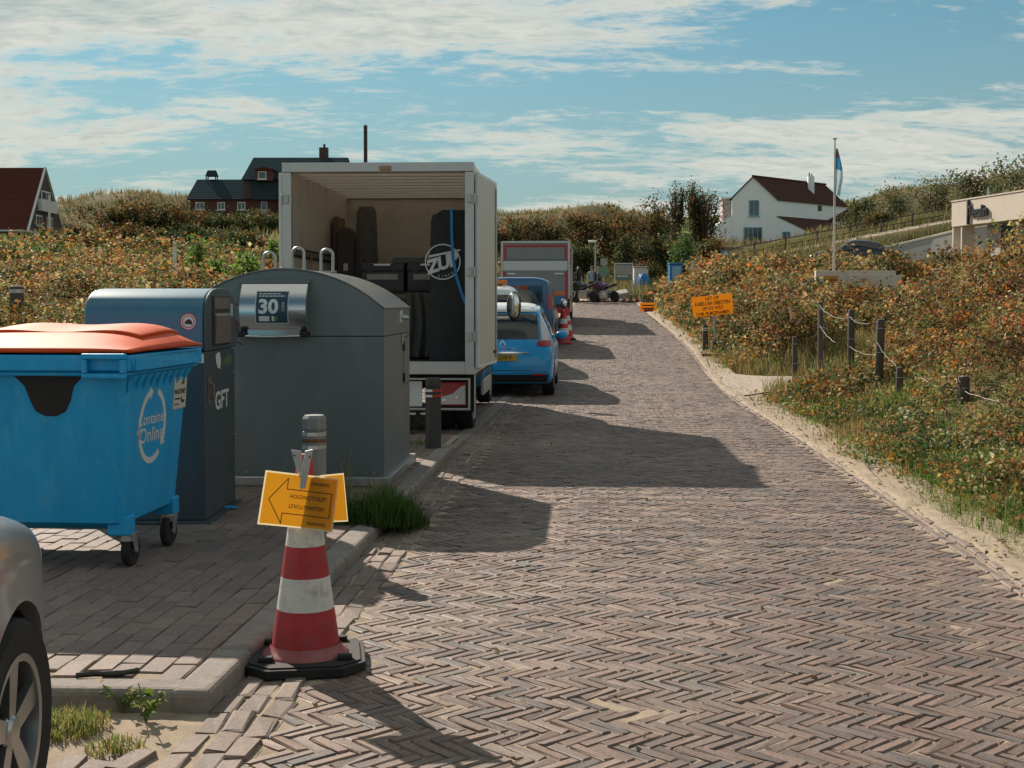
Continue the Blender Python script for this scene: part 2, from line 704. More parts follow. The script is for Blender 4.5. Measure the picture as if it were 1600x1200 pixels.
# ------------------------------------------------------------------ terrain
_C = []
for y in (-6, 0, 5, 10, 14.5):
    for t, z in ((3.2, .08), (4.3, .42), (6.3, 1.25), (9, 2.05), (14, 2.9), (25, 3.6)):
        x, yy = rc(t, y * DS); _C.append((x, yy, float(roadz(y * DS)) + z))
for y in (19, 24, 30, 36):
    for t, z in ((3.4, .08), (5, .22), (8, .5), (12, .9)):
        x, yy = rc(t, y * DS); _C.append((x, yy, float(roadz(y * DS)) + z))
_C += [(x_, y_ * DS, z_ - .35 + .03 * y_) for x_, y_, z_ in [(11, 42, 1.2), (19, 50, 1.75), (14, 36, 1.2), (15, 16, 2.6), (16, 24, 2.0), (20, 40, 1.9), (30, 38, 2.6), (26, 28, 3.0),
       (12.4, 62, 2.5), (20, 62, 3.8), (28.5, 62, 5.3), (40, 62, 7.6), (24, 105, 4.6), (36, 105, 5.0), (30, 94, 4.4),
       (24, 98, 4.6), (18, 100, 4.2), (39, 118, 10.5), (50, 118, 12.3), (61, 112, 13.5), (36, 72, 6.6), (46, 72, 9.2),
       (38, 85, 6.6), (44, 92, 8.5), (30, 55, 4.0), (22, 56, 2.9), (9, 52, 1.25), (7.2, 53.5, 1.05), (5, 58, 1.3), (3.5, 53, .62), (5, 53, .68), (1.5, 53, .62),
       (0, 56, .9), (6, 64, 1.9), (0, 72, 3.2), (8, 77, 3.6), (16, 82, 4.0), (0, 112, 8.6), (10, 112, 9.4), (-10, 112, 8.4),
       (20, 125, 9.0), (30, 130, 9.0),
       (-5, 9, .16), (-5, 4, .05), (-8, 15, .55), (-6, 25, .85), (-15, 25, 1.2), (-12, 40, 1.75), (-25, 45, 2.2), (-25, 60, 2.9),
       (-40, 60, 3.3), (-8, 50, 1.7), (-20, 72, 4.6), (-30, 72, 4.6), (-28, 97, 7.0), (-18, 97, 7.0), (-45, 112, 10.7),
       (-38, 112, 10.5), (-58, 112, 7.6), (-37, 77, 4.0), (-46, 77, 4.0), (-8, 70, 3.6), (-15, 5, .3), (-25, 10, .8), (-40, 25, 1.5)]]
for a in range(0, 360, 20):
    _C.append((250 * math.sin(R(a)), 40 + 250 * math.cos(R(a)), 6.0 if abs(a - 180) > 60 else 1.0))
_C = np.array(_C)


_fa, _fb = AT(1100, 416, 81), AT(1490, 343, 81)


def footpath_z(x):
    return _fa.z + (np.asarray(x) - _fa.x) / (_fb.x - _fa.x) * (_fb.z - _fa.z) - .1


def terr(x, y):
    x = np.asarray(x, float); y = np.asarray(y, float)
    sh = x.shape
    xf, yf = x.ravel(), y.ravel()
    out = np.empty(len(xf))
    for a in range(0, len(xf), 20000):
        xs, ys = xf[a:a + 20000], yf[a:a + 20000]
        d2 = (xs[:, None] - _C[None, :, 0]) ** 2 + (ys[:, None] - _C[None, :, 1]) ** 2
        w = 1.0 / (d2 + 1.5) ** 1.7
        out[a:a + 20000] = (w * _C[None, :, 2]).sum(1) / w.sum(1)
    z = out.reshape(sh)
    far = sstep(25, 80, np.hypot(x, y))
    z = z + (fbm(x / 9, y / 9, 3) - .5) * 1.5 * far + (fbm(x / 2.2, y / 2.2, 9) - .5) * (.12 + .35 * far)
    t, s = tro(x, y)
    left = np.interp(y / DS, [0, 22, 30, 60], [-4.4, -4.4, -2.4, -2.6])
    # the road ends at a cross kerb, level ground there
    out_r = np.maximum(t - 2.75, 0)
    out_l = np.maximum(left - t, 0)
    side = sstep(17.0, 18.2, s) * (1 - sstep(20.2, 21.5, s)) * (1 - sstep(7.5, 11, t))     # the side path
    w = sstep(0, 2.2, np.maximum(out_r * (1 - .93 * side), out_l))
    zr = roadz(y) - 0.09
    # behind the end of the road
    w = np.maximum(w, sstep(67.5, 71.5, y))
    zz = zr * (1 - w) + z * w
    # bench cut for the footpath
    pw = (1 - sstep(1.2, 4.0, np.abs(y - 81))) * sstep(9, 11, x) * (1 - sstep(29, 34, x))
    return zz * (1 - pw) + footpath_z(x) * pw


def mat_terrain():
    m = bpy.data.materials.new('dune_ground'); m.use_nodes = True
    nt = m.node_tree; b = nt.nodes['Principled BSDF']; N = nt.nodes.new; L = nt.links.new
    g = N('ShaderNodeNewGeometry')
    n1 = N('ShaderNodeTexNoise'); n1.inputs['Scale'].default_value = .22; n1.inputs['Detail'].default_value = 8
    n1.inputs['Roughness'].default_value = .7
    n2 = N('ShaderNodeTexNoise'); n2.inputs['Scale'].default_value = 6; n2.inputs['Detail'].default_value = 8
    n2.inputs['Roughness'].default_value = .75
    L(g.outputs['Position'], n1.inputs['Vector']); L(g.outputs['Position'], n2.inputs['Vector'])
    cr = N('ShaderNodeValToRGB'); e = cr.color_ramp.elements
    e[0].position = .3; e[0].color = (.055, .062, .025, 1)
    e[1].position = .72; e[1].color = (.26, .19, .10, 1)
    k = e.new(.5); k.color = (.12, .105, .045, 1)
    L(n1.outputs['Fac'], cr.inputs[0])
    mr = N('ShaderNodeMapRange'); mr.inputs['To Min'].default_value = .45; mr.inputs['To Max'].default_value = 1.5
    L(n2.outputs['Fac'], mr.inputs['Value'])
    mx = N('ShaderNodeMix'); mx.data_type = 'RGBA'; mx.blend_type = 'MULTIPLY'; mx.inputs['Factor'].default_value = 1
    L(cr.outputs[0], mx.inputs['A']); L(mr.outputs[0], mx.inputs['B'])
    L(mx.outputs['Result'], b.inputs['Base Color'])
    b.inputs['Roughness'].default_value = .95; b.inputs['Specular IOR Level'].default_value = .1
    bp = N('ShaderNodeBump'); bp.inputs['Strength'].default_value = .8; bp.inputs['Distance'].default_value = .08
    L(n2.outputs['Fac'], bp.inputs['Height']); L(bp.outputs[0], b.inputs['Normal'])
    return m


def axis(parts):
    o = []
    for a, b, n in parts:
        o += list(np.linspace(a, b, n, endpoint=False))
    return np.array(o + [parts[-1][1]])


gx = axis([(-900, -120, 14), (-120, -40, 40), (-40, -8, 50), (-8, 14, 90), (14, 40, 50), (40, 120, 40), (120, 900, 14)])
gy = axis([(-200, -10, 14), (-10, 2, 16), (2, 32, 120), (32, 80, 90), (80, 175, 90), (175, 330, 24), (330, 1300, 14)])
XX, YY = np.meshgrid(gx, gy)
ZZ = terr(XX, YY)
nx, ny = len(gx), len(gy)
idx = np.arange(nx * ny).reshape(ny, nx)
quads = np.stack([idx[:-1, :-1], idx[:-1, 1:], idx[1:, 1:], idx[1:, :-1]], -1).reshape(-1, 4)
terrain = fast_mesh('terrain', np.stack([XX, YY, ZZ], -1).reshape(-1, 3), quads, mat_terrain(), smooth=True)
tag(terrain, kind='structure')

# ------------------------------------------------------------------ sand
M_SAND = mat('joint_sand', (.40, .325, .245), rough=.95, var=.28, scale=9, bump=.7, bscale=220, spec=.1,
             stain=(.20, .155, .11), stain_amt=.7, stain_scale=2.2)
M_SAND_DARK = mat('trodden_sand', (.20, .165, .125), rough=.95, var=.3, scale=5, bump=.9, bscale=90, spec=.1,
                  stain=(.15, .125, .08), stain_amt=.6, stain_scale=3.5)


def sheet(name, f, nu, nv, m, kind='structure', smooth=True):
    u = np.linspace(0, 1, nu + 1); v = np.linspace(0, 1, nv + 1)
    U, V = np.meshgrid(u, v)
    x, y, z = f(U, V)
    i = np.arange((nu + 1) * (nv + 1)).reshape(nv + 1, nu + 1)
    q = np.stack([i[:-1, :-1], i[:-1, 1:], i[1:, 1:], i[1:, :-1]], -1).reshape(-1, 4)
    o = fast_mesh(name, np.stack([x, y, z], -1).reshape(-1, 3), q, m, smooth=smooth)
    return tag(o, kind=kind)


def _road_bed(U, V):
    s = 0.5 + V * 69.0
    t = -5.2 + U * 8.1
    x, y = rc(t, s)
    return x, y, roadz(y) - .0065 + (fbm(x * 3.1, y * 3.1, 5) - .5) * .010 + (fbm(x * 16, y * 16, 6, 2) - .5) * .008


road = sheet('road', _road_bed, 190, 900, M_SAND)

# ------------------------------------------------------------------ bricks
BRICK_COLS = [(.11, .084, .074), (.168, .114, .093), (.20, .134, .107), (.228, .153, .121), (.188, .12, .095),
              (.157, .113, .095), (.25, .172, .139), (.133, .104, .092), (.118, .104, .10), (.212, .144, .117)]
M_BRICK = mat_brick('clay_brick_mass', BRICK_COLS, 'island', rough=.64, sheen=.45)
M_BRICK_ONE = mat_brick('clay_brick', BRICK_COLS, 'object', rough=.64, sheen=.45)
PAVER_COLS = [(.17, .132, .112), (.235, .175, .148), (.20, .152, .128), (.26, .195, .165), (.22, .165, .138), (.19, .152, .135)]
M_PAVER = mat_brick('paver_mass', PAVER_COLS, 'island', rough=.75, sheen=.4)
M_PAVER_ONE = mat_brick('paver', PAVER_COLS, 'object', rough=.75, sheen=.4)


def brick_verts(n, l, w, h=.05, ch=.007, jit=.0022):
    """local vertices of n worn bricks: bottom ring, shoulder ring, top ring"""
    sx = np.array([-1, 1, 1, -1.]); sy = np.array([-1, -1, 1, 1.])
    V = np.zeros((n, 12, 3))
    for ring, (dz, ins) in enumerate(((-h, 0), (-ch, 0), (0, ch * 1.15))):
        V[:, ring * 4:ring * 4 + 4, 0] = sx * (l / 2 - ins)
        V[:, ring * 4:ring * 4 + 4, 1] = sy * (w / 2 - ins)
        V[:, ring * 4:ring * 4 + 4, 2] = dz
    V[:, 4:, :2] += rng.normal(0, jit, (n, 8, 2))
    V[:, 8:, 2] += rng.normal(0, jit * .7, (n, 4))
    return V


BRICK_F = np.array([(8, 9, 10, 11), (4, 5, 9, 8), (5, 6, 10, 9), (6, 7, 11, 10), (7, 4, 8, 11),
                    (0, 1, 5, 4), (1, 2, 6, 5), (2, 3, 7, 6), (3, 0, 4, 7)])


def lay(name, parent, X, Y, A, l, w, zf, m_one, m_mass, nkeep=300, tilt=.012, dz=.003, h=.05, ch=.007, jit=.0022, allow=None):
    """lay bricks at X,Y turned by A: the nkeep nearest in view as objects, the rest as one part"""
    n = len(X)
    Z = zf(X, Y) + rng.normal(0, dz, n)
    e = .05
    gx_ = (zf(X + e, Y) - zf(X - e, Y)) / (2 * e); gy_ = (zf(X, Y + e) - zf(X, Y - e)) / (2 * e)
    tx = gx_ + rng.normal(0, tilt, n); ty = gy_ + rng.normal(0, tilt, n)
    A = A + rng.normal(0, .012, n)
    vis = inframe(X, Y, Z, 6)
    if allow is not None:
        vis &= allow(X, Y)
    order = np.argsort(np.where(vis, Y, 1e6))
    keep = order[:nkeep][vis[order[:nkeep]]]
    rest = np.setdiff1d(np.arange(n), keep)
    # singles share twelve worn shapes
    shapes = []
    for V in brick_verts(12, l, w, h, ch, jit):
        me = bpy.data.meshes.new(name)
        me.from_pydata(V.tolist(), [], BRICK_F.tolist())
        me.materials.append(m_one); shapes.append(me)
    for k, i in enumerate(keep):
        o = bpy.data.objects.new(name, shapes[k % 12]); COL.objects.link(o)
        o.parent = parent
        o.location = (X[i], Y[i], Z[i])
        n_ = Vector((-tx[i], -ty[i], 1)).normalized()
        o.rotation_euler = (n_.to_track_quat('Z', 'Y').to_matrix() @ Matrix.Rotation(0, 3, 'Z')).to_euler()
        ax = Vector((math.cos(A[i]), math.sin(A[i]), 0)); ax = (ax - n_ * ax.dot(n_)).normalized()
        o.rotation_euler = Matrix((ax, n_.cross(ax), n_)).transposed().to_euler()
    if len(rest):
        V = brick_verts(len(rest), l, w, h, ch, jit)
        c, s = np.cos(A[rest])[:, None], np.sin(A[rest])[:, None]
        wx = V[:, :, 0] * c - V[:, :, 1] * s; wy = V[:, :, 0] * s + V[:, :, 1] * c
        W = np.stack([wx + X[rest][:, None], wy + Y[rest][:, None],
                      V[:, :, 2] + Z[rest][:, None] + wx * tx[rest][:, None] + wy * ty[rest][:, None]], -1)
        F = (np.arange(len(rest))[:, None, None] * 12 + BRICK_F[None]).reshape(-1, 4)
        o = fast_mesh('brick_paving', W.reshape(-1, 3), F, m_mass, parent=parent)
        o['kind'] = 'stuff'


def zroad(x, y):
    return roadz(y)


def herringbone():
    W, L = .0520, .191
    a, b = [], []
    cs = math.sqrt(.5)
    s0, s1 = 1.2, 67.3
    # lattice (W,W) runs across the road, (L,-L) along it
    ku = int((ROAD_R - ROAD_L) / (W * math.sqrt(2))) + 12
    kv = int((s1 - s0) / (L * math.sqrt(2))) + 4
    i, j = np.meshgrid(np.arange(-ku // 2 - 4, ku), np.arange(0, kv))
    i = i.ravel(); j = j.ravel()
    out = []
    for kind in (0, 1):
        if kind == 0:
            ca = i * W + L / 2 - j * L; cb = i * W + W / 2 + j * L
        else:
            ca = L + i * W + W / 2 - j * L; cb = i * W + W - L / 2 + j * L
        # rotate by -45 degrees: (1,1) -> across, (-1,1) -> along
        t = (ca + cb) * cs; s = (cb - ca) * cs
        out.append((t + ROAD_L - .25, s + s0, np.full(len(t), -math.pi / 4 if kind == 0 else math.pi / 4)))
    t = np.concatenate([o[0] for o in out]); s = np.concatenate([o[1] for o in out]); A = np.concatenate([o[2] for o in out])
    # the courses wander a little
    t2 = t + (fbm(t * .5, s * .35, 21) - .5) * .10
    s2 = s + (fbm(t * .45 + 9, s * .3, 22) - .5) * .16
    rr = edge_r(s)
    ok = (t2 > ROAD_L + .04) & (t2 < rr) & (s > s0) & (s < s1)
    t2, s2, A = t2[ok], s2[ok], A[ok]
    x, y = rc(t2, s2)
    A = A - math.atan(TH)
    gap = rng.random(len(x)) > .004
    x, y, A = x[gap], y[gap], A[gap]
    lay('brick', road, x, y, A, .1815, .0450, zroad, M_BRICK_ONE, M_BRICK, dz=.0012, tilt=.005, jit=.0022, ch=.0045)


herringbone()


def kerb_t(s):
    return np.interp(s, [0, 5, 8.3, 13, 19, 27, 67], [-1.47, -1.47, -1.46, -1.50, -1.48, -1.45, -1.4])


gutter = tag(sheet('gutter', lambda U, V: (lambda s, t: (rc(t, s)[0], rc(t, s)[1], roadz(rc(t, s)[1]) - .006 + (fbm(t * 9, s * 9, 8) - .5) * .01))(
    1.2 + V * 35.0, kerb_t(1.2 + V * 35.0) * (1 - U) + (ROAD_L + .03) * U), 8, 330, M_SAND), kind='structure')


def gutter_bricks():
    xs, ys, As = [], [], []
    for k in range(3):
        s = 1.5 + rng.uniform(0, .1)
        while s < 36:
            tk = float(kerb_t(s)); wdt = (ROAD_L + .02 - tk)
            if True:
                t = tk + wdt * (k + .5) / 3 + rng.normal(0, .006)
                x, y = rc(t, s)
                xs.append(x); ys.append(y); As.append(math.pi / 2 - math.atan(TH) + rng.normal(0, .03))
            s += .218
    lay('brick', gutter, np.array(xs), np.array(ys), np.array(As), .205, .082, lambda x, y: roadz(y) + .006, M_PAVER_ONE, M_PAVER,
        tilt=.018, dz=.003, jit=.004, ch=.007)


gutter_bricks()


# the double row of bricks on the right edge and the sand that has blown over it
def edge_bricks():
    xs, ys, As = [], [], []
    for k in range(2):
        s = 1.5 + k * .1
        while s < 44:
            rr = float(edge_r(s))
            t = rr + .055 + k * .085
            x, y = rc(t + rng.normal(0, .003), s)
            xs.append(x); ys.append(y); As.append(math.pi / 2 - math.atan(TH) + rng.normal(0, .015))
            s += .218
    lay('brick', edge, np.array(xs), np.array(ys), np.array(As), .207, .062, lambda x, y: roadz(y) + .008, M_PAVER_ONE, M_PAVER,
        tilt=.02, dz=.003)


def _verge(U, V):
    s = .5 + V * 66.5
    rr = edge_r(s)
    wid = .36 + .45 * (fbm(s * .6, s * 0 + 3, 12) - .5)
    t = rr - .02 + U * wid
    x, y = rc(t, s)
    z = roadz(y) - .012 + .035 * sstep(.22, .5, U) + (fbm(x * 5, y * 5, 14) - .5) * .05 * sstep(.15, .6, U) - .10 * sstep(.8, 1, U)
    z = z + np.maximum(0, terr(x, y) + .02 - z) * sstep(.5, .8, U) * .9
    return x, y, z


edge = sheet('sand_verge', _verge, 24, 640, M_SAND)
edge_bricks()

# side path to the right
def _side(U, V):
    t = ROAD_R + .05 + U * 9.0
    c = (18.7 + .9 * sstep(0, 6, t - ROAD_R) + .12 * np.maximum(t - 5, 0)) * DS
    hw = 1.9 - .5 * sstep(0, 2.0, t - ROAD_R) + .9 * (1 - sstep(0, 1.1, t - ROAD_R))
    s = c + (V * 2 - 1) * hw
    x, y = rc(t, s)
    return x, y, np.maximum(roadz(y) + .012, terr(x, y) + .03)


M_CONC = mat('concrete_path', (.40, .33, .27), rough=.9, var=.12, scale=4, bump=.3, bscale=60, stain=(.30, .25, .20), spec=.2)
sheet('path', _side, 40, 14, M_CONC)
# ------------------------------------------------------------------ raised pavement with its kerb
PAV = .08
M_KERB = mat('kerb_concrete', (.27, .24, .215), rough=.9, var=.25, scale=7, bump=.4, bscale=70, spec=.2,
             stain=(.14, .122, .10), stain_amt=.75, stain_scale=5)


def _pav(U, V):
    s = 4.80 + V * 9.6
    t = -9.0 * (1 - U) + (kerb_t(s) - .06) * U
    x, y = rc(t, s)
    return x, y, roadz(y) + PAV - .012 + (fbm(x * 8, y * 8, 31) - .5) * .006


pavement = sheet('pavement', _pav, 60, 60, M_SAND)


def zpav(x, y):
    return roadz(y) + PAV


def pavement_bricks():
    xs, ys = [], []
    t = -1.68; r = 0
    while t > -6.0:
        s = 4.98 + (.105 if r % 2 else 0) + rng.uniform(-.02, .02)
        while s < 14.3:
            x, y = rc(t, s)
            if s < 11 or t > -4.2:
                xs.append(x); ys.append(y)
            s += .2135
        t -= .1075; r += 1
    lay('brick', pavement, np.array(xs), np.array(ys), np.full(len(xs), math.pi / 2 - math.atan(TH)), .209, .1025, zpav,
        M_PAVER_ONE, M_PAVER, tilt=.008, dz=.002, jit=.0015, ch=.004)


pavement_bricks()


def bay_bricks():
    bay = tag(sheet('parking_bay', lambda U, V: (lambda t, s: (rc(t, s)[0], rc(t, s)[1], roadz(rc(t, s)[1]) - .008))(-5.0 + U * 3.45, 14.5 + V * 22), 10, 60, M_SAND), kind='structure')
    xs, ys = [], []
    t = -1.70; r = 0
    while t > -4.3:
        s = 14.6 + (.105 if r % 2 else 0)
        while s < 36:
            x, y = rc(t, s); xs.append(x); ys.append(y)
            s += .2135
        t -= .1075; r += 1
    lay('brick', bay, np.array(xs), np.array(ys), np.full(len(xs), math.pi / 2 - math.atan(TH)), .208, .1, lambda x, y: roadz(y) + .006,
        M_PAVER_ONE, M_PAVER, nkeep=150, tilt=.01, dz=.003, jit=.002, ch=.005)


bay_bricks()

# kerb stones, one by one
kerb = bpy.data.objects.new('kerb', None); COL.objects.link(kerb); tag(kerb, kind='structure')
s = 4.72
while s < 36:
    ln = .99 if s > 5.0 else .62
    t = float(kerb_t(s + ln / 2)); t0 = float(kerb_t(s)); t1 = float(kerb_t(s + ln))
    top = PAV + .004 if s < 12.5 else (.05 if s < 14 else .016)
    x, y = rc(t - .075, s + ln / 2)
    b = MB().box(-.08, .08, -ln / 2 + .005, ln / 2 - .005, -.25, top)
    o = b.build('kerb_stone', M_KERB, kerb, bev=.028 if s < 12.5 else .006, seg=3)
    o.location = (x, y, float(roadz(y)) + rng.normal(0, .002))
    o.rotation_euler = (0, 0, -math.atan(TH) - math.atan((t1 - t0) / ln))
    s += ln + .004
x0, y0 = rc(-1.55, 4.80)
for k in range(7):
    ln = .98
    o = MB().box(-ln / 2 + .005, ln / 2 - .005, -.08, .08, -.25, PAV + .004).build('kerb_stone', M_KERB, kerb, bev=.03, seg=3)
    xx = x0 - .02 - (k + .5) * (ln + .004)
    o.location = (xx, y0 + .02 + .03 * (k + .5) + rng.normal(0, .004), rng.normal(0, .002))
    o.rotation_euler = (0, 0, -.03)


# loose sand in front of the kerb
def _patch(U, V):
    t = -6.5 + U * 5.05; s = .3 + V * 4.50
    x, y = rc(t, s)
    e = sstep(0, .25, 1 - U) * sstep(0, .06, V)
    return x, y, -.03 + e * .034 + (fbm(x * 2.2, y * 2.2, 41) - .4) * .07 * e + (fbm(x * 11, y * 11, 42) - .5) * .025 * e


sand_patch = sheet('sand_patch', _patch, 90, 80, M_SAND_DARK)
# bricks half sunk in it beside the gutter
bt = np.array([-1.56, -1.57, -1.66, -1.67, -1.58, -1.78, -1.69, -1.90, -1.60, -1.82, -1.71, -1.95, -1.62])
bs = np.array([4.42, 4.18, 4.30, 4.06, 3.94, 4.12, 3.82, 3.95, 3.70, 3.72, 3.58, 3.60, 3.46])
bx_, by_ = rc(bt, bs)
lay('brick', sand_patch, bx_, by_, np.full(len(bt), math.pi / 2 - math.atan(TH)) + rng.normal(0, .12, len(bt)), .205, .092, lambda x, y: roadz(y) + .012,
    M_PAVER_ONE, M_PAVER, tilt=.05, dz=.008, jit=.004, ch=.008)

# ------------------------------------------------------------------ shared materials
M_BLACK = mat('black_rubber', (.014, .014, .014), rough=.75, var=.3, bump=.2, bscale=90)
M_TYRE = mat('tyre_rubber', (.016, .016, .017), rough=.85, var=.25, bump=.25, bscale=70, stain=(.05, .045, .038), stain_amt=.5)
M_STEEL = mat('galvanised_steel', (.42, .43, .43), rough=.42, metal=.85, var=.12, scale=14, rvar=.12)
M_STAIN = mat('stainless_steel', (.60, .60, .59), rough=.22, metal=1.0, var=.03, scale=9, stretch=(1, 1, 6), rvar=.03)
M_WHITEPRINT = mat('white_print', (.62, .66, .66), rough=.6, var=.05)
M_BLACKPRINT = mat('black_print', (.02, .02, .02), rough=.6, var=.05)
M_ALU = mat('brushed_aluminium', (.50, .51, .51), rough=.38, metal=.7, var=.1, scale=12, rvar=.1)
M_REDREF = mat('red_reflector', (.55, .03, .025), rough=.25, var=.1)
M_WHITEREF = mat('white_reflector', (.75, .76, .76), rough=.3, var=.06)
M_DARKPLASTIC = mat('dark_plastic', (.022, .023, .024), rough=.5, var=.15)

# ------------------------------------------------------------------ blue wheeled bin
M_BINBLUE = mat('blue_plastic', (.006, .35, .72), rough=.45, var=.16, scale=3, stretch=(2.5, 2.5, .8), bump=.08, bscale=300, spec=.4,
                stain=(.10, .44, .72), stain_amt=.55, stain_scale=5)
M_ORANGE = mat('orange_plastic', (.62, .075, .012), rough=.6, var=.15, scale=3, spec=.25, stain=(.60, .22, .11), stain_amt=.6, stain_scale=4)


def mapped(poly, f, t0, t1):
    """plate lying on a surface; f(a, b, off) gives its place"""
    n = len(poly)
    vs = [f(a, b, t0) for a, b in poly] + [f(a, b, t1) for a, b in poly]
    fs = [(i, (i + 1) % n, n + (i + 1) % n, n + i) for i in range(n)] + [tuple(range(n - 1, -1, -1)), tuple(range(n, 2 * n))]
    return MB().add(vs, fs)


def ring_sector(cx, cz, r0, r1, a0, a1, sx=1.0, n=14, head=0.0):
    """bent strip, with an arrow head at its end if wanted"""
    out = []; inn = []
    for k in range(n + 1):
        a = R(a0 + (a1 - a0) * k / n)
        out.append((cx + sx * r1 * math.cos(a), cz + r1 * math.sin(a)))
        inn.append((cx + sx * r0 * math.cos(a), cz + r0 * math.sin(a)))
    if head:
        a = R(a1); da = R(head if a1 > a0 else -head)
        rm = (r0 + r1) / 2; g = (r1 - r0) * 1.0
        tip = (cx + sx * rm * math.cos(a + da), cz + rm * math.sin(a + da))
        o2 = (cx + sx * (r1 + g * .7) * math.cos(a), cz + (r1 + g * .7) * math.sin(a))
        i2 = (cx + sx * (r0 - g * .7) * math.cos(a), cz + (r0 - g * .7) * math.sin(a))
        return out + [o2, tip, i2] + inn[::-1]
    return out + inn[::-1]


def text_on(s, size, f, a0, b0, m, parent, **k):
    me = text_mesh(s, size, extrude=0.0, **k).copy()
    for v in me.vertices:
        v.co = f(a0 + v.co.x, b0 + v.co.y, .002)
    me.materials.clear(); me.materials.append(m)
    return link_mesh('lettering', me, parent)


def wheelie_bin():
    t = thing('waste_container', 'big blue plastic wheeled bin with an orange lid', 'waste bin', (-2.62, 7.5, PAV), R(-5))
    t.scale = (.896, 1.02, .896)
    zb, zt = .27, 1.22

    def fx(z): return .575 + .065 * (z - zb) / (zt - zb)
    def fy(z): return .42 + .09 * (z - zb) / (zt - zb)
    # body: tapered shell with rounded corners
    def ring(z, ins=0.0, n=5):
        hx, hy, r = fx(z) - ins, fy(z) - ins, .07
        p = []
        for cx, cy, a0 in ((hx - r, hy - r, 0), (-hx + r, hy - r, 90), (-hx + r, -hy + r, 180), (hx - r, -hy + r, 270)):
            for k in range(n + 1):
                a = R(a0 + 90 * k / n)
                p.append((cx + r * math.cos(a), cy + r * math.sin(a), z))
        return p
    zs = [(zb - .05, .14), (zb - .02, .05), (zb + .02, .0), (zb + .25, 0), (zb + .55, 0), (zt, 0)]
    b = MB(); rings = [ring(z, i) for z, i in zs]; m = len(rings[0])
    vs = [p for r_ in rings for p in r_]
    fs = [(j * m + k, j * m + (k + 1) % m, (j + 1) * m + (k + 1) % m, (j + 1) * m + k) for j in range(len(rings) - 1) for k in range(m)]
    fs.append(tuple(range(m - 1, -1, -1))); fs.append(tuple((len(rings) - 1) * m + k for k in range(m)))
    b.add(vs, fs)
    body = b.build('body', M_BINBLUE, t, smooth=40)
    # rim flange
    r = MB()
    for x0, x1, y0, y1 in ((-.695, .695, -.585, -.50), (-.695, .695, .50, .585), (-.695, -.62, -.50, .50), (.62, .695, -.50, .50)):
        r.box(x0, x1, y0, y1, 1.235, 1.335)
    r.box(-.675, .675, -.565, .565, 1.205, 1.234)
    r.build('rim', M_BINBLUE, t, bev=.016, seg=3)
    # handle pocket at the near corner
    hp = MB()
    hp.box(.415, .685, -.625, -.586, 1.31, 1.345); hp.box(.415, .685, -.625, -.586, 1.195, 1.225)
    hp.box(.415, .45, -.625, -.586, 1.226, 1.309); hp.box(.65, .685, -.625, -.586, 1.226, 1.309)
    hp.build('handle', M_BINBLUE, t, bev=.008)
    hp = MB()
    hp.box(-.685, -.415, -.625, -.586, 1.31, 1.345); hp.box(-.685, -.415, -.625, -.586, 1.195, 1.225)
    hp.build('handle', M_BINBLUE, t, bev=.008)
    # dark cut-out of the chute
    q = [(-.10, 1.232), (.42, 1.232), (.36, 1.19), (.31, 1.14), (.285, 1.05), (.25, .985), (.19, .955), (.12, .955), (.06, .985), (.03, 1.05), (0, 1.14), (-.05, 1.19)]
    mapped(q, lambda a, z, o: (a, -fy(z) - o, z), -.02, .006).build('chute', M_BLACK, t, bev=.004)
    # stiffening ribs under the rim of the side
    rb = MB()
    for k in range(9):
        y = -.42 + k * .105
        rb.add([(fx(1.2) - .002, y - .045, 1.205), (fx(1.2) - .002, y + .045, 1.205), (fx(1.09) - .002, y - .045, 1.09),
                (fx(1.2) + .035, y - .045, 1.205), (fx(1.2) + .035, y + .045, 1.205)],
               [(0, 1, 2), (3, 4, 1, 0), (0, 2, 3), (1, 4, 2), (2, 4, 3)])
    rb.build('rib', M_BINBLUE, t)
    # foot blocks
    for sx in (-1, 1):
        for sy in (-1, 1):
            MB().box(sx * .53 - .07, sx * .53 + .07, sy * .35 - .05, sy * .35 + .05, .205, .33).build('foot_block', M_BINBLUE, t, bev=.012)
    # lid: low vault, stepped panel on top
    nu, nv = 40, 30

    def lidz(x, y):
        u = x / .70; v = y / .575
        e = (1 - min(1, abs(u)) ** 5) * (1 - min(1, abs(v)) ** 4)
        slope = .105 + .055 * (v + .15)
        return 1.335 + .012 + slope * e
    lid = MB().grid(lambda u, v: ((u * 2 - 1) * .695, (v * 2 - 1) * .575, lidz((u * 2 - 1) * .695, (v * 2 - 1) * .575)), nu, nv)
    ld = lid.build('lid', M_ORANGE, t, smooth=60, recalc=False)
    sm = ld.modifiers.new('thickness', 'SOLIDIFY'); sm.thickness = .018; sm.offset = 1
    pan = MB().grid(lambda u, v: ((u * 2 - 1) * .57 + .02, -.18 + v * .62,
                                  lidz((u * 2 - 1) * .57, -.18 + v * .62) + .03 + .008 * math.sin(u * 9)), 26, 16)
    pn = pan.build('lid_panel', M_ORANGE, ld, smooth=60, recalc=False)
    sm = pn.modifiers.new('thickness', 'SOLIDIFY'); sm.thickness = .035; sm.offset = -1
    bv = pn.modifiers.new('bevel', 'BEVEL'); bv.width = .008; bv.segments = 2; bv.limit_method = 'ANGLE'
    for x in (-.31,):
        MB().tube([(x - .12, .50, 1.42), (x - .10, .52, 1.49), (x + .10, .52, 1.49), (x + .12, .50, 1.42)], .016, 8).build('lid_handle', M_ORANGE, ld, smooth=50)
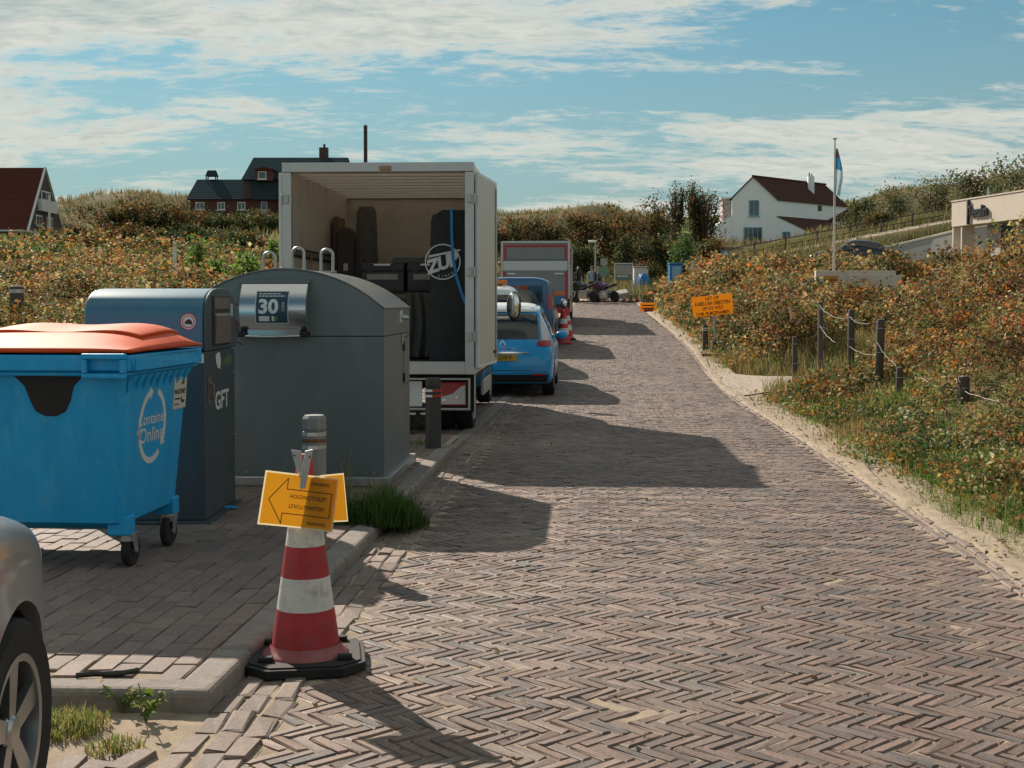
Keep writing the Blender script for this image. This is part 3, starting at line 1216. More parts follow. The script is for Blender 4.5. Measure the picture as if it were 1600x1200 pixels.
    # swivel castors
    for sx in (-1, 1):
        for sy in (-1, 1):
            cx, cy = sx * .56, sy * .32
            f = MB()
            f.cyl((cx, cy, .165), (cx, cy, .215), .05, n=16)
            tw = .03 if sy < 0 else -.02
            for d in (-.042, .037):
                f.prism([(cy - .045, .205), (cy + .045, .205), (cy + tw + .02, .085), (cy + tw - .02, .085)], 'x', cx + d, cx + d + .005)
            f.box(cx - .042, cx + .042, cy - .045, cy + .045, .196, .206)
            cs = f.build('castor', M_STEEL, t, bev=.002)
            w = MB().lathe([(.03, -.022), (.085, -.026), (.10, -.017), (.10, .017), (.085, .026), (.03, .022)], 26, (cx, cy + tw, .1), 'x')
            w.build('wheel', M_TYRE, cs, smooth=35)
            MB().cyl((cx - .045, cy + tw, .1), (cx + .046, cy + tw, .1), .018, n=10).build('axle', M_STEEL, cs)
    # prints on the side towards the road
    def side(a, z, o): return (fx(z) + o, a, z)
    cy, cz = -.08, .86
    for a0, a1 in ((200, 108), (72, -28), (-52, -172)):
        mapped(ring_sector(cy, cz, .205, .245, a0, a1, sx=.86, head=13), side, .001, .0035).build('print_arrow', M_WHITEPRINT, body)
    text_on('Container', .105, side, cy, .905, M_WHITEPRINT, body, bold=.001)
    text_on('Online', .135, side, cy, .80, M_WHITEPRINT, body, bold=.0015)
    st = mapped([(.24, .93), (.455, .93), (.455, 1.145), (.24, 1.145)], side, .001, .003)
    sk = st.build('sticker', mat('cream_sticker', (.56, .54, .46), rough=.6, var=.06, stain=(.4, .38, .3), stain_amt=.4), body)
    text_on('WASTENET', .048, lambda a, z, o: side(a, z, .003 + o), .345, 1.045, M_BLACKPRINT, body, bold=.001, xs=.8)
    mapped([(.26, .993), (.35, .993), (.35, 1.004), (.26, 1.004)], side, .0032, .0036).build('print_line', M_BLACKPRINT, body)
    mapped([(.26, .957), (.34, .957), (.34, .965), (.26, .965)], side, .0032, .0036).build('print_line', M_BLACKPRINT, body)
    mapped([(.36, 1.10), (.40, 1.13), (.415, 1.10), (.40, 1.105), (.385, 1.09)], side, .004, .005).build('print_swoosh', M_BLACKPRINT, body)
    mapped([(.36, .99), (.38, .97), (.42, .965), (.425, .985), (.39, .985), (.37, 1.01)], side, .004, .005).build('print_swoosh', M_BLACKPRINT, body)


wheelie_bin()

# ------------------------------------------------------------------ organic waste container
M_ANTHRA = mat('anthracite_paint', (.058, .075, .085), rough=.42, var=.14, scale=5, bump=.1, bscale=400, spec=.5,
               stain=(.06, .06, .058), stain_amt=.5, stain_scale=4)
M_BLUEGREY = mat('blue_grey_paint', (.04, .17, .26), rough=.38, var=.12, scale=3, spec=.5, stain=(.07, .10, .12), stain_amt=.5, stain_scale=2.4)


def gft_container():
    t = thing('waste_container', 'narrow dark waste container with a rounded hood and the letters GFT', 'waste container', (-2.455, 9.0, PAV))
    t.scale = (.88, 1.3, .92)
    hy = .35
    prof = [(-hy, 1.262), (-hy, 1.50)]
    for k in range(1, 14):
        a = math.pi - math.pi * k / 14
        prof.append((hy * math.copysign(abs(math.cos(a)) ** .75, math.cos(a)), 1.50 + .215 * abs(math.sin(a)) ** .75))
    prof += [(hy, 1.50), (hy, 1.262)]
    b = MB().prism(prof, 'x', -.46, .452)
    hood = b.build('hood', M_BLUEGREY, t, bev=.02, seg=3, smooth=40)
    MB().prism([(-hy - .002, 1.255)] + [(y * 1.006, z + .003) for y, z in prof[1:-1]] + [(hy + .002, 1.255)], 'x', .4525, .468).build('end_cap', M_ANTHRA, hood, bev=.004, smooth=40)
    low = MB().box(-.46, .46, -hy, hy, .02, 1.25).build('cabinet', M_ANTHRA, t, bev=.008)
    MB().box(-.44, .44, -hy + .02, hy - .02, 1.2505, 1.2615).build('seam', M_BLACK, t)
    MB().box(-.50, .50, -hy - .04, hy + .04, 0, .0195).build('base_plate', M_ANTHRA, t, bev=.004)
    # hatch on the road side
    fr = MB()
    M_FL = mat('worn_hatch', (.20, .155, .135), rough=.5, metal=.3, var=.2, scale=8, stain=(.1, .09, .085), stain_amt=.5)
    fr.box(.469, .476, -.215, .185, 1.285, 1.66)
    fr.build('hatch_frame', M_DARKPLASTIC, hood, bev=.004)
    fl = MB().add([(.4765, -.19, 1.30), (.4765, .16, 1.30), (.4765, .16, 1.53), (.4765, -.19, 1.53),
                   (.49, -.19, 1.30), (.49, .16, 1.30), (.50, .16, 1.51), (.50, -.19, 1.51)],
                  [(0, 3, 2, 1), (4, 5, 6, 7), (0, 1, 5, 4), (1, 2, 6, 5), (2, 3, 7, 6), (3, 0, 4, 7)])
    fl.build('hatch', M_FL, hood, bev=.003)
    MB().box(.477, .483, -.19, .16, 1.56, 1.645).build('hatch_cover', M_FL, hood, bev=.003)
    # handle, lettering, stickers
    h = MB().box(.461, .467, -.30, -.24, .86, 1.06)
    h.build('handle_plate', M_FL, low, bev=.003)
    MB().tube([(.467, -.27, .90), (.495, -.27, .92), (.495, -.27, 1.0), (.467, -.27, 1.02)], .010, 8).build('handle', M_FL, low)
    text('GFT', .19, M_WHITEPRINT, low, (.462, .02, .86), RIGHT, bold=.004, xs=.95)
    for k in range(2):
        MB().cyl((.458, .33, .55 + k * .5), (.475, .33, .55 + k * .5), .012, n=10).build('hinge', M_STEEL, low)
    mapped([(-.12, 1.22), (-.03, 1.235), (.0, 1.17), (-.02, 1.10), (-.08, 1.12), (-.11, 1.16)], lambda a, z, o: (.4605 + o, a, z), 0, .002).build('torn_sticker', M_WHITEPRINT, low)
    mapped([(.0, 1.13), (.13, 1.20), (.25, 1.20), (.28, 1.14), (.2, 1.12)], lambda a, z, o: (.4605 + o, a, z), 0, .0015).build('sticker', mat('faded_sticker', (.10, .13, .07), rough=.6, var=.3, scale=30), low)
    MB().box(.4685, .4705, .215, .28, 1.50, 1.60).build('sticker', mat('pale_blue_sticker', (.36, .47, .52), rough=.6), hood)
    # round prohibition sticker on the face towards the bin
    def fr_(a, z, o): return (a, -hy - o, z)
    def disc(r, n=28): return [(.335 + r * math.cos(2 * math.pi * k / n), 1.47 + r * math.sin(2 * math.pi * k / n)) for k in range(n)]
    mapped(disc(.062), fr_, .0008, .0016).build('sticker', mat('red_ring', (.45, .05, .05), rough=.5), hood)
    mapped(disc(.055), fr_, .0018, .0024).build('sticker', M_WHITEPRINT, hood)
    mapped(disc(.047), fr_, .0025, .0029).build('sticker', mat('red_ring', (.45, .05, .05)), hood)
    mapped(disc(.040), fr_, .003, .0034).build('sticker', M_WHITEPRINT, hood)
    mapped([(.305, 1.455), (.365, 1.448), (.362, 1.475), (.34, 1.49), (.315, 1.475)], fr_, .0036, .004).build('pictogram', M_BLACKPRINT, hood)
    MB().box(.40, .45, -hy - .002, -hy, 1.17, 1.235).build('sticker', M_WHITEPRINT, low)


gft_container()

# ------------------------------------------------------------------ big refuse container
M_CONT = mat('container_grey', (.135, .165, .172), rough=.42, var=.10, scale=6, bump=.15, bscale=500, spec=.5,
             stain=(.21, .235, .235), stain_amt=.5, stain_scale=2.6, metal=.15, stretch=(1, 1, .45))
M_ROOF = mat('container_roof', (.20, .215, .215), rough=.32, metal=.55, var=.12, scale=4, stain=(.12, .12, .115), stain_amt=.5, stain_scale=3)


def big_container():
    t = thing('waste_container', 'large grey arched refuse container with the number 30 on its drum', 'waste container', (-1.80, 11.12, PAV), R(-3))
    t.scale = (.938, 1.18, .935)
    hw, hd = .865, .66
    Rr = (.865 ** 2 + .34 ** 2) / (2 * .34)

    def arc(x, off=0.0): return 1.53 + math.sqrt((Rr + off) ** 2 - x * x) - (Rr - .34)
    up = [(-hw, 1.296)] + [(x, arc(x)) for x in np.linspace(-hw, hw, 25)] + [(hw, 1.296)]
    upper = MB().prism(up, 'y', -hd, hd).build('hood', M_CONT, t, bev=.004, smooth=30)
    lower = MB().box(-hw, hw, -hd, hd, .085, 1.29).build('cabinet', M_CONT, t, bev=.004)
    MB().box(-hw + .015, hw - .015, -hd + .015, hd - .015, 1.2905, 1.2955).build('seam', M_BLACK, t)
    MB().box(-hw - .055, hw + .055, -hd - .055, hd + .055, 0, .0845).build('base_plate', M_STEEL, t, bev=.01)
    bo = MB()
    for x in np.linspace(-.78, .78, 8):
        bo.cyl((x, -hd - .004, .115), (x, -hd, .115), .009, n=8)
    bo.build('rivet_row', M_STEEL, lower)['kind'] = 'stuff'
    # roof sheet
    rs = MB()
    xs = np.linspace(-hw - .008, hw + .008, 29)
    poly = [(x, arc(min(max(x, -hw), hw)) + .002) for x in xs] + [(x, arc(min(max(x, -hw), hw)) + .012) for x in xs[::-1]]
    rs.prism(poly, 'y', -hd - .006, hd + .006).build('roof', M_ROOF, upper, smooth=30)
    # lifting loops
    for x, y in ((-.33, .0), (-.06, .0), (.21, .0)):
        z = arc(x) + .012
        pts = [(x - .055, y, z), (x - .055, y, z + .16)] + [(x - .055 * math.cos(a), y, z + .16 + .055 * math.sin(a)) for a in np.linspace(.3, math.pi - .3, 7)] + [(x + .055, y, z + .16), (x + .055, y, z)]
        lp = MB().tube(pts, .014, 10)
        lp.box(x - .085, x + .085, y - .03, y + .03, z, z + .014)
        if x > .1:
            lp.box(x - .02, x + .05, y - .03, y + .03, z - .06, z)
        lp.build('lifting_loop', M_STEEL, upper, smooth=40)
    # drum with its sticker and grip
    x0, x1, z0, z1 = -.355, .215, 1.335, 1.745

    def dy(v):      # bulge
        return -hd - .012 - .10 * math.sin(math.pi * (.05 + .78 * (1 - v)))
    dr = MB().grid(lambda u, v: (x0 + (x1 - x0) * u, dy(v), z0 + (z1 - z0) * v), 2, 22)
    drum = dr.build('drum', M_STAIN, upper, smooth=60, recalc=False)
    for x in (x0, x1):
        pr = [(-hd, z0)] + [(dy(v / 12), z0 + (z1 - z0) * v / 12) for v in range(13)] + [(-hd, z1)]
        MB().prism(pr, 'x', x - .004, x + .004).build('drum_side', M_CONT, drum)
    MB().box(x0 - .02, x1 + .02, -hd - .03, -hd, z1 + .004, z1 + .035).build('drum_hood', M_CONT, drum, bev=.004)
    # grip
    xs_ = np.linspace(x0 + .03, x1 - .03, 13)
    MB().tube([(x, -hd - .10 - .02 * math.sin(math.pi * k / 12), z0 - .035 - .006 * math.sin(math.pi * k / 12)) for k, x in enumerate(xs_)], .010, 8).build('grip', M_STAIN, drum, smooth=50)
    for x in (x0 + .02, x1 - .02):
        MB().box(x - .035, x + .035, -hd - .115, -hd, z0 - .045, z0 + .0).build('grip_end', M_BLACK, drum, bev=.012)
    MB().box(x0 + .06, x1 - .06, -hd - .075, -hd - .068, z0 - .03, z0 + .012).build('grip_plate', M_STAIN, drum)
    # sticker, following the bulge
    def onD(a, z, o):
        v = (z - z0) / (z1 - z0)
        return (a, dy(v) - o, z)

    def grid_on(ax0, ax1, az0, az1, o, m, name, n=8):
        return MB().grid(lambda u, v: onD(ax0 + (ax1 - ax0) * u, az0 + (az1 - az0) * v, o), 2, n).build(name, m, drum, smooth=60, recalc=False)
    cx = -.075
    M_STK = mat('navy_sticker', (.018, .055, .085), rough=.35, var=.05)
    grid_on(cx - .142, cx + .142, 1.405, 1.685, .002, M_WHITEPRINT, 'sticker_border')
    grid_on(cx - .136, cx + .136, 1.411, 1.679, .0035, M_STK, 'sticker')
    me = text_mesh('30', .165, bold=.006, extrude=.0, xs=1.05).copy()
    for v in me.vertices:
        v.co = onD(cx - .03 + v.co.x, 1.545 + v.co.y, .005)
    me.materials.clear(); me.materials.append(M_WHITEPRINT); link_mesh('lettering', me, drum)
    for dz, w in ((1.660, .185), (1.640, .225)):
        x_ = cx - .115
        while x_ < cx - .115 + w:
            l_ = rng.uniform(.015, .04)
            grid_on(x_, min(x_ + l_, cx - .115 + w), dz - .004, dz + .004, .005, M_WHITEPRINT, 'print_line', 1)
            x_ += l_ + .006
    me = text_mesh('LITER', .030, extrude=0, spacing=1.1).copy()
    for v in me.vertices:
        v.co = onD(cx + .10 - v.co.y, 1.55 + v.co.x, .005)
    me.materials.clear(); me.materials.append(M_WHITEPRINT); link_mesh('lettering', me, drum)
    grid_on(cx - .11, cx - .02, 1.425, 1.468, .005, M_WHITEPRINT, 'sticker_box', 2)
    grid_on(cx + .0, cx + .02, 1.425, 1.468, .005, M_WHITEPRINT, 'sticker_box', 2)
    grid_on(cx + .022, cx + .05, 1.43, 1.468, .005, mat('green_print', (.12, .2, .05)), 'sticker_box', 2)
    # scrawl in red
    M_SCR = mat('red_scrawl', (.22, .02, .025), rough=.6)
    sc = [[(-.46, 1.565), (-.42, 1.572), (-.385, 1.567)], [(-.47, 1.49), (-.43, 1.41), (-.40, 1.39), (-.37, 1.42)],
          [(-.42, 1.44), (-.41, 1.35), (-.44, 1.30), (-.43, 1.25), (-.36, 1.22)], [(-.47, 1.36), (-.43, 1.37), (-.40, 1.34), (-.44, 1.33)],
          [(-.45, 1.50), (-.44, 1.44), (-.46, 1.40)]]
    for k in sc:
        MB().tube([(x, -hd - .0015, z) for x, z in k], .0045, 5).build('scrawl', M_SCR, upper if min(z for _, z in k) > 1.296 else lower)
    # door in the road side
    g = MB()
    g.box(hw + .0005, hw + .0022, .30, .306, .82, 1.285); g.box(hw + .0005, hw + .0022, .30, hd - .01, 1.255, 1.262); g.box(hw + .0005, hw + .0022, .30, hd - .01, .80, .807)
    g.build('door_gap', M_BLACK, lower)
    for z in (1.17, .87):
        MB().box(hw + .002, hw + .016, .275, .315, z - .045, z + .045).build('hinge', M_BLACK, lower, bev=.004)
    MB().box(hw + .001, hw + .012, .20, .25, 1.19, 1.29).build('latch', M_STEEL, lower, bev=.003)
    lk = MB().box(hw + .001, hw + .01, .10, .20, 1.395, 1.51)
    lk.build('lock_plate', M_WHITEPRINT, upper, bev=.003)
    MB().cyl((hw + .01, .16, 1.45), (hw + .07, .18, 1.44), .022, n=10).build('lock', M_STEEL, upper)
    MB().box(hw + .001, hw + .006, .01, .05, 1.38, 1.50).build('tag_plate', M_ALU, upper)
    MB().box(hw + .0005, hw + .0016, -.55, .55, 1.2905, 1.2955).build('seam_shadow', M_BLACK, lower)


big_container()

# ------------------------------------------------------------------ bollards
def bollard(label, loc, h, m, band_cols, rot=0.0, r=.085):
    t = thing('bollard', label, 'bollard', loc, rot, 'octagonal street bollards')
    n = 8
    MB().lathe([(r, -.05), (r, h - .10), ], n, a0=R(22.5)).build('post', m, t, bev=.004)
    MB().lathe([(r * .9, h - .099), (r * .9, h - .085), (r, h - .0849), (r, h - .02), (r * .82, h)], n, a0=R(22.5)).build('cap', m, t, bev=.003)
    for z, c in band_cols:
        MB().lathe([(r + .002, z), (r + .002, z + .022)], n, a0=R(22.5), cap=False).build('band', c, t)
    return t


M_WOODB = mat('weathered_bollard', (.22, .235, .235), rough=.7, var=.25, scale=5, bump=.3, bscale=40, stretch=(6, 6, .7), stain=(.25, .13, .08), stain_amt=.35)
M_DKB = mat('dark_bollard', (.055, .052, .05), rough=.75, var=.3, scale=5, bump=.3, bscale=40, stretch=(6, 6, .7))
M_RUST = mat('rusty_band', (.17, .075, .035), rough=.85, var=.4, scale=30)
p = G(492, 850, PAV)
bollard('pale grey bollard with rusty bands standing behind the striped cone', (p.x, p.y, zpav(p.x, p.y)), .79, M_WOODB,
        [(.625, M_RUST), (.585, M_ALU), (.665, M_ALU)], r=.075)
p = G(677, 708, .03)
b2 = bollard('dark bollard with red and white reflective bands behind the arched container', (p.x, p.y, p.z), .77, M_DKB, [])
for z in (.63, .575):
    for a0, a1, c in ((180, 268, M_WHITEREF), (270, 385, M_REDREF)):
        pts = []
        mb = MB()
        nn = 8
        vs = []
        for k in range(nn + 1):
            a = R(a0 + (a1 - a0) * k / nn)
            rr = .0875
            vs += [(rr * math.cos(a), rr * math.sin(a), z), (rr * math.cos(a), rr * math.sin(a), z + .024)]
        mb.add(vs, [(2 * k, 2 * k + 2, 2 * k + 3, 2 * k + 1) for k in range(nn)]).build('reflective_band', c, b2, recalc=False)

# ------------------------------------------------------------------ striped cone with the paper signs
def cone_shape(t, h=.95, base=.285, detail=True, r0=.168, r1=.035, bands=None, m_base=None):
    def rad(z): return r0 + (r1 - r0) * z / h
    zc = .055
    zs = bands
    for i in range(len(zs) - 1):
        za, zb_, m = zs[i][0], zs[i + 1][0], zs[i][1]
        MB().lathe([(rad(za), za + zc), (rad(zb_), zb_ + zc)], 32, cap=False).build('stripe', m, t, smooth=40)
    MB().lathe([(rad(zs[-1][0]) , zs[-1][0] + zc), (rad(zs[-1][0]) * .8, zs[-1][0] + zc + .008), (.012, zs[-1][0] + zc + .010)], 24).build('tip', zs[-2][1], t, smooth=40)
    MB().lathe([(r0 + .04, zc - .012), (r0 + .035, zc + .004), (r0 + .014, zc + .012), (r0 + .001, zc + .045)], 32, cap=False).build('flange', M_CONERED_D, t, smooth=60)
    c = base * .62
    poly = [(-base, -c), (-c, -base), (c, -base), (base, -c), (base, c), (c, base), (-c, base), (-base, c)]
    b = MB().prism(poly, 'z', 0, .042)
    b.prism([(x * .92, y * .92) for x, y in poly], 'z', .0422, .05)
    b.build('foot', m_base or M_BLACK, t, bev=.008)
    for sx, sy in ((-1, -.8), (.9, 1), (1, -.85), (-.9, .9)):
        MB().box(sx * c * 1.05 - .035, sx * c * 1.05 + .035, sy * c * 1.05 - .02, sy * c * 1.05 + .02, .0505, .075).build('lug', M_BLACK, t, bev=.006)


M_CONERED = mat('cone_red', (.38, .024, .03), rough=.5, var=.3, scale=9, stain=(.16, .07, .065), stain_amt=.75, stain_scale=11)
M_CONERED_D = mat('cone_flange', (.30, .07, .075), rough=.6, var=.3, scale=8, stain=(.32, .2, .18), stain_amt=.6)
M_CONEWHITE = mat('cone_white', (.62, .62, .59), rough=.5, var=.1, scale=6, stain=(.24, .20, .17), stain_amt=.85, stain_scale=9)


def near_cone():
    p = G(478, 1036)
    t = thing('traffic_cone', 'tall scuffed cone with red and white bands and a black foot', 'traffic cone', (p.x, p.y, .004), R(8))
    t.scale = (.89,) * 3
    cone_shape(t, bands=[(0, M_CONERED), (.215, M_CONEWHITE), (.37, M_CONERED), (.52, M_CONEWHITE), (.70, M_CONERED), (.95, M_CONERED)])
    # spring clamp holding the cards
    D = p.y - .13
    c0 = AT(472, 785, D)
    cl = thing('metal_clamp', 'bent metal clamp gripping the yellow paper signs on the cone', 'clamp', c0)
    s_ = D / FPX
    def q(px, py, dy=0): return ((px - 472) * s_, dy, (785 - py) * s_)
    for pts, dy in (([(470, 762), (479, 762), (491, 700), (479, 703), (472, 735)], -.03), ([(464, 742), (473, 742), (470, 705), (454, 703)], .02)):
        vs = [q(*a, dy) for a in pts] + [q(*a, dy + .008) for a in pts]
        n = len(pts)
        MB().add(vs, [(i, (i + 1) % n, n + (i + 1) % n, n + i) for i in range(n)] + [tuple(range(n)), tuple(range(2 * n - 1, n - 1, -1))]).build('jaw', M_ALU, cl, bev=.002)
    MB().tube([q(474, 742, -.02), q(480, 738, .0), q(470, 736, .018)], .006, 6).build('spring', M_STEEL, cl)
    for a in ((486, 712), (459, 712)):
        MB().cyl(q(*a, -.034 if a[0] > 470 else .016), q(*a, -.03 if a[0] > 470 else .02), .004, n=8).build('rivet', M_BLACK, cl)
    # paper signs
    M_CARD = mat('yellow_paper', (.90, .47, .035), rough=.55, var=.04, trans=.6)
    M_EDGE = mat('laminate_edge', (.75, .66, .42), rough=.35, var=.03, trans=.5)
    M_INK = mat('brown_ink', (.05, .028, .012), rough=.6, var=.1)

    def card(corners, D, label, thick=.0018, tilt=0.0):
        pts = [AT(a, b, D) for a, b in corners]
        o = pts[3]
        tt = thing('paper_sign', label, 'sign', o, 0)
        loc = [v - o for v in pts]
        # bend a little about the clamp
        ex, ez = loc[2] - loc[3], loc[0] - loc[3]

        def P(u, v, off=0.0):
            bend = tilt * (u - .5) + .012 * math.sin(u * 3.1) * (1 - v)
            b = loc[3] * (1 - u) * (1 - v) + loc[2] * u * (1 - v) + loc[1] * u * v + loc[0] * (1 - u) * v
            return (b.x, b.y + bend - off, b.z)
        e = .022
        MB().grid(lambda u, v: P(u, v), 12, 8).build('laminate', M_EDGE, tt, recalc=False, smooth=60)
        MB().grid(lambda u, v: P(e + u * (1 - 2 * e), e * 1.4 + v * (1 - 2.8 * e), .0012), 12, 8).build('sheet', M_CARD, tt, recalc=False, smooth=60)
        return tt, P
    t2, P2 = card([(486, 744), (537, 739), (544, 815), (480, 819)], D + .012, 'yellow paper card half hidden behind the arrow card')
    t1, P1 = card([(415, 734.5), (530, 748), (519, 832), (402, 819)], D, 'yellow laminated card with an arrow and the words HOLDING/TOILET')

    def stroke(pts, w):
        m = MB()
        for a, b in zip(pts, pts[1:]):
            A = Vector((a[0] * 1.0, a[1] * .73)); B = Vector((b[0], b[1] * .73))
            d = (B - A).normalized(); nrm = Vector((-d.y, d.x)) * w / 2
            A2, B2 = A - d * w / 2, B + d * w / 2
            nseg = 8
            vs = []
            for k in range(nseg + 1):
                c = A2 + (B2 - A2) * k / nseg
                for q_ in (c + nrm, c - nrm):
                    vs.append(P1(q_.x, q_.y / .73, .003))
            m.add(vs, [(2 * k, 2 * k + 1, 2 * k + 3, 2 * k + 2) for k in range(nseg)])
        m.build('arrow', M_INK, t1, recalc=False)
    stroke([(.10, .49), (.325, .90), (.325, .70), (.93, .70), (.93, .25), (.30, .25), (.30, .06), (.10, .49)], .011)

    def label_on(s, size, u0, v0, flip=False, slim=1.0):
        me = text_mesh(s, size, extrude=0.0, xs=slim, bold=.0006).copy()
        for v in me.vertices:
            x, y = v.co.x, v.co.y
            if flip:
                x, y = -x, -y
            v.co = P1(u0 + x, v0 + y / .73, .0036)
        me.materials.clear(); me.materials.append(M_INK); link_mesh('lettering', me, t1)
    label_on('HOLDING/TOILET', .075, .62, .575, slim=.80)
    label_on('HOLDING/TOILET', .075, .61, .40, True, slim=.80)
    label_on('locatie(werk)', .075, .77, .115, slim=.62)
    label_on('locatie(werk)', .075, .76, .845, True, slim=.62)


near_cone()

# strip of scrap on the pavement and a scrap of blue plastic by the containers
p = G(168, 1058, PAV)
o = MB()
M_SCRAP = mat('scrap_metal', (.05, .048, .046), rough=.5, metal=.5, var=.4, scale=20)
t = thing('scrap_strip', 'small dark flattened scrap strip lying on the pavement bricks', 'scrap', (p.x, p.y, zpav(p.x, p.y) + .003), R(8))
MB().tube([(-.12, 0, .008), (-.05, .006, .01), (.03, -.004, .008), (.07, .002, .012), (.12, .012, .016)], .012, 6).build('bar', M_SCRAP, t)
MB().tube([(-.12, .018, .008), (.02, .02, .01), (.10, .022, .01), (.11, .008, .022)], .008, 5).build('clip', M_SCRAP, t)
p = G(352, 797, PAV)
t = MB().add([(-.10, -.03, .004), (.02, -.04, .02), (.10, .02, .006), (.06, .05, .02), (-.04, .03, .03)], [(0, 1, 4), (1, 3, 4), (1, 2, 3)]).build('plastic_scrap', mat('blue_scrap', (.03, .25, .5), rough=.4), solid=.003)
t.location = (p.x, p.y, zpav(p.x, p.y)); tag(t, 'torn scrap of bright blue plastic beside the GFT container', 'litter')
# ------------------------------------------------------------------ vehicles
def cr(P, n):
    """Catmull-Rom through rows of P, n steps in each span"""
    P = np.asarray(P, float)
    Q = np.concatenate([[2 * P[0] - P[1]], P, [2 * P[-1] - P[-2]]])
    out = []
    for i in range(1, len(Q) - 2):
        for k in range(n):
            t = k / n
            out.append(.5 * ((2 * Q[i]) + (-Q[i - 1] + Q[i + 1]) * t + (2 * Q[i - 1] - 5 * Q[i] + 4 * Q[i + 1] - Q[i + 2]) * t * t
                             + (-Q[i - 1] + 3 * Q[i] - 3 * Q[i + 1] + Q[i + 2]) * t ** 3))
    out.append(Q[-2])
    return np.array(out)


def car_body(name, stations, arches, m, parent, ns=6, nr=5, arch_r=.36, cut=True):
    """loft; a station is (y, half width, bottom z, shoulder z, roof half width, top z)"""
    rings = []
    for (y, w, zb, zs, wr, zt) in stations:
        zt2 = max(zt, zs + .02)
        right = [(0, zb), (w * .75, zb), (w * .955, zb + .05), (w * .995, zb + (zs - zb) * .4), (w, zb + (zs - zb) * .7), (w * .965, zs),
                 (wr + (w * .965 - wr) * .18, zs + (zt2 - zs) * .72), (wr * .93, zt2 - (zt2 - zs) * .10), (wr * .6, zt2 - .008), (0, zt2)]
        r = cr(right, nr)
        r[:, 1] = np.maximum(r[:, 1], zb)
        full = np.concatenate([r, np.stack([-r[-2:0:-1, 0], r[-2:0:-1, 1]], 1)])
        rings.append(np.concatenate([full.ravel(), [y]]))
    L = cr(np.array(rings), ns)
    k = (L.shape[1] - 1) // 2
    V = np.zeros((len(L), k, 3))
    V[:, :, 0] = L[:, 0:-1:2]; V[:, :, 2] = L[:, 1:-1:2]; V[:, :, 1] = L[:, -1:]
    me = bpy.data.meshes.new(name)
    bm = bmesh.new()
    vs = [[bm.verts.new(V[i, j]) for j in range(k)] for i in range(len(L))]
    for i in range(len(L) - 1):
        for j in range(k):
            try:
                bm.faces.new((vs[i][j], vs[i][(j + 1) % k], vs[i + 1][(j + 1) % k], vs[i + 1][j]))
            except ValueError:
                pass
    bm.faces.new([vs[0][j] for j in range(k - 1, -1, -1)]); bm.faces.new([vs[-1][j] for j in range(k)])
    bmesh.ops.recalc_face_normals(bm, faces=bm.faces)
    full = BVHTree.FromBMesh(bm)
    if cut:
        wmax = max(s[1] for s in stations)
        dead = []
        for f in bm.faces:
            c = f.calc_center_median()
            for ya, za, ra in arches:
                if abs(c.x) > wmax * .55 and math.hypot(c.y - ya, c.z - za) < ra and len(f.verts) == 4:
                    dead.append(f); break
        bmesh.ops.delete(bm, geom=dead, context='FACES')
        be = [e for e in bm.edges if e.is_boundary]
        bv = {v for e in be for v in e.verts}
        for v in bv:
            for ya, za, ra in arches:
                d = math.hypot(v.co.y - ya, v.co.z - za)
                if d < ra * 1.35 and v.co.z > min(s[2] for s in stations) + .02:
                    v.co.y = ya + (v.co.y - ya) / d * ra; v.co.z = za + (v.co.z - za) / d * ra
        ex = bmesh.ops.extrude_edge_only(bm, edges=be)
        for v in [g for g in ex['geom'] if isinstance(g, bmesh.types.BMVert)]:
            v.co.x *= .86
    bm.to_mesh(me); bm.free()
    me.materials.append(m)
    me.polygons.foreach_set('use_smooth', [True] * len(me.polygons))
    me.set_sharp_from_angle(angle=R(50))
    o = link_mesh(name, me, parent)
    return o, full


def patch(bvh, corners, axis, m, name, parent, off=.006, nu=10, nv=8, rot=None):
    """a four-cornered panel laid onto a body; corners run round, axis is the side it is seen from"""
    d = {'-y': Vector((0, 1, 0)), '+x': Vector((-1, 0, 0)), '-x': Vector((1, 0, 0)), '+y': Vector((0, -1, 0)), '+z': Vector((0, 0, -1))}[axis]
    a, b, c, e = [Vector(q) for q in corners]
    vs = []; ok = True
    for j in range(nv + 1):
        for i in range(nu + 1):
            u, v = i / nu, j / nv
            p = a * (1 - u) * (1 - v) + b * u * (1 - v) + c * u * v + e * (1 - u) * v
            hit, nrm, _, _ = bvh.ray_cast(p - d * 8, d)
            if hit is None:
                hit = bvh.find_nearest(p)[0]
            vs.append(hit - d * off)
    fs = [(j * (nu + 1) + i, j * (nu + 1) + i + 1, (j + 1) * (nu + 1) + i + 1, (j + 1) * (nu + 1) + i) for j in range(nv) for i in range(nu)]
    return MB().add(vs, fs).build(name, m, parent, smooth=60)


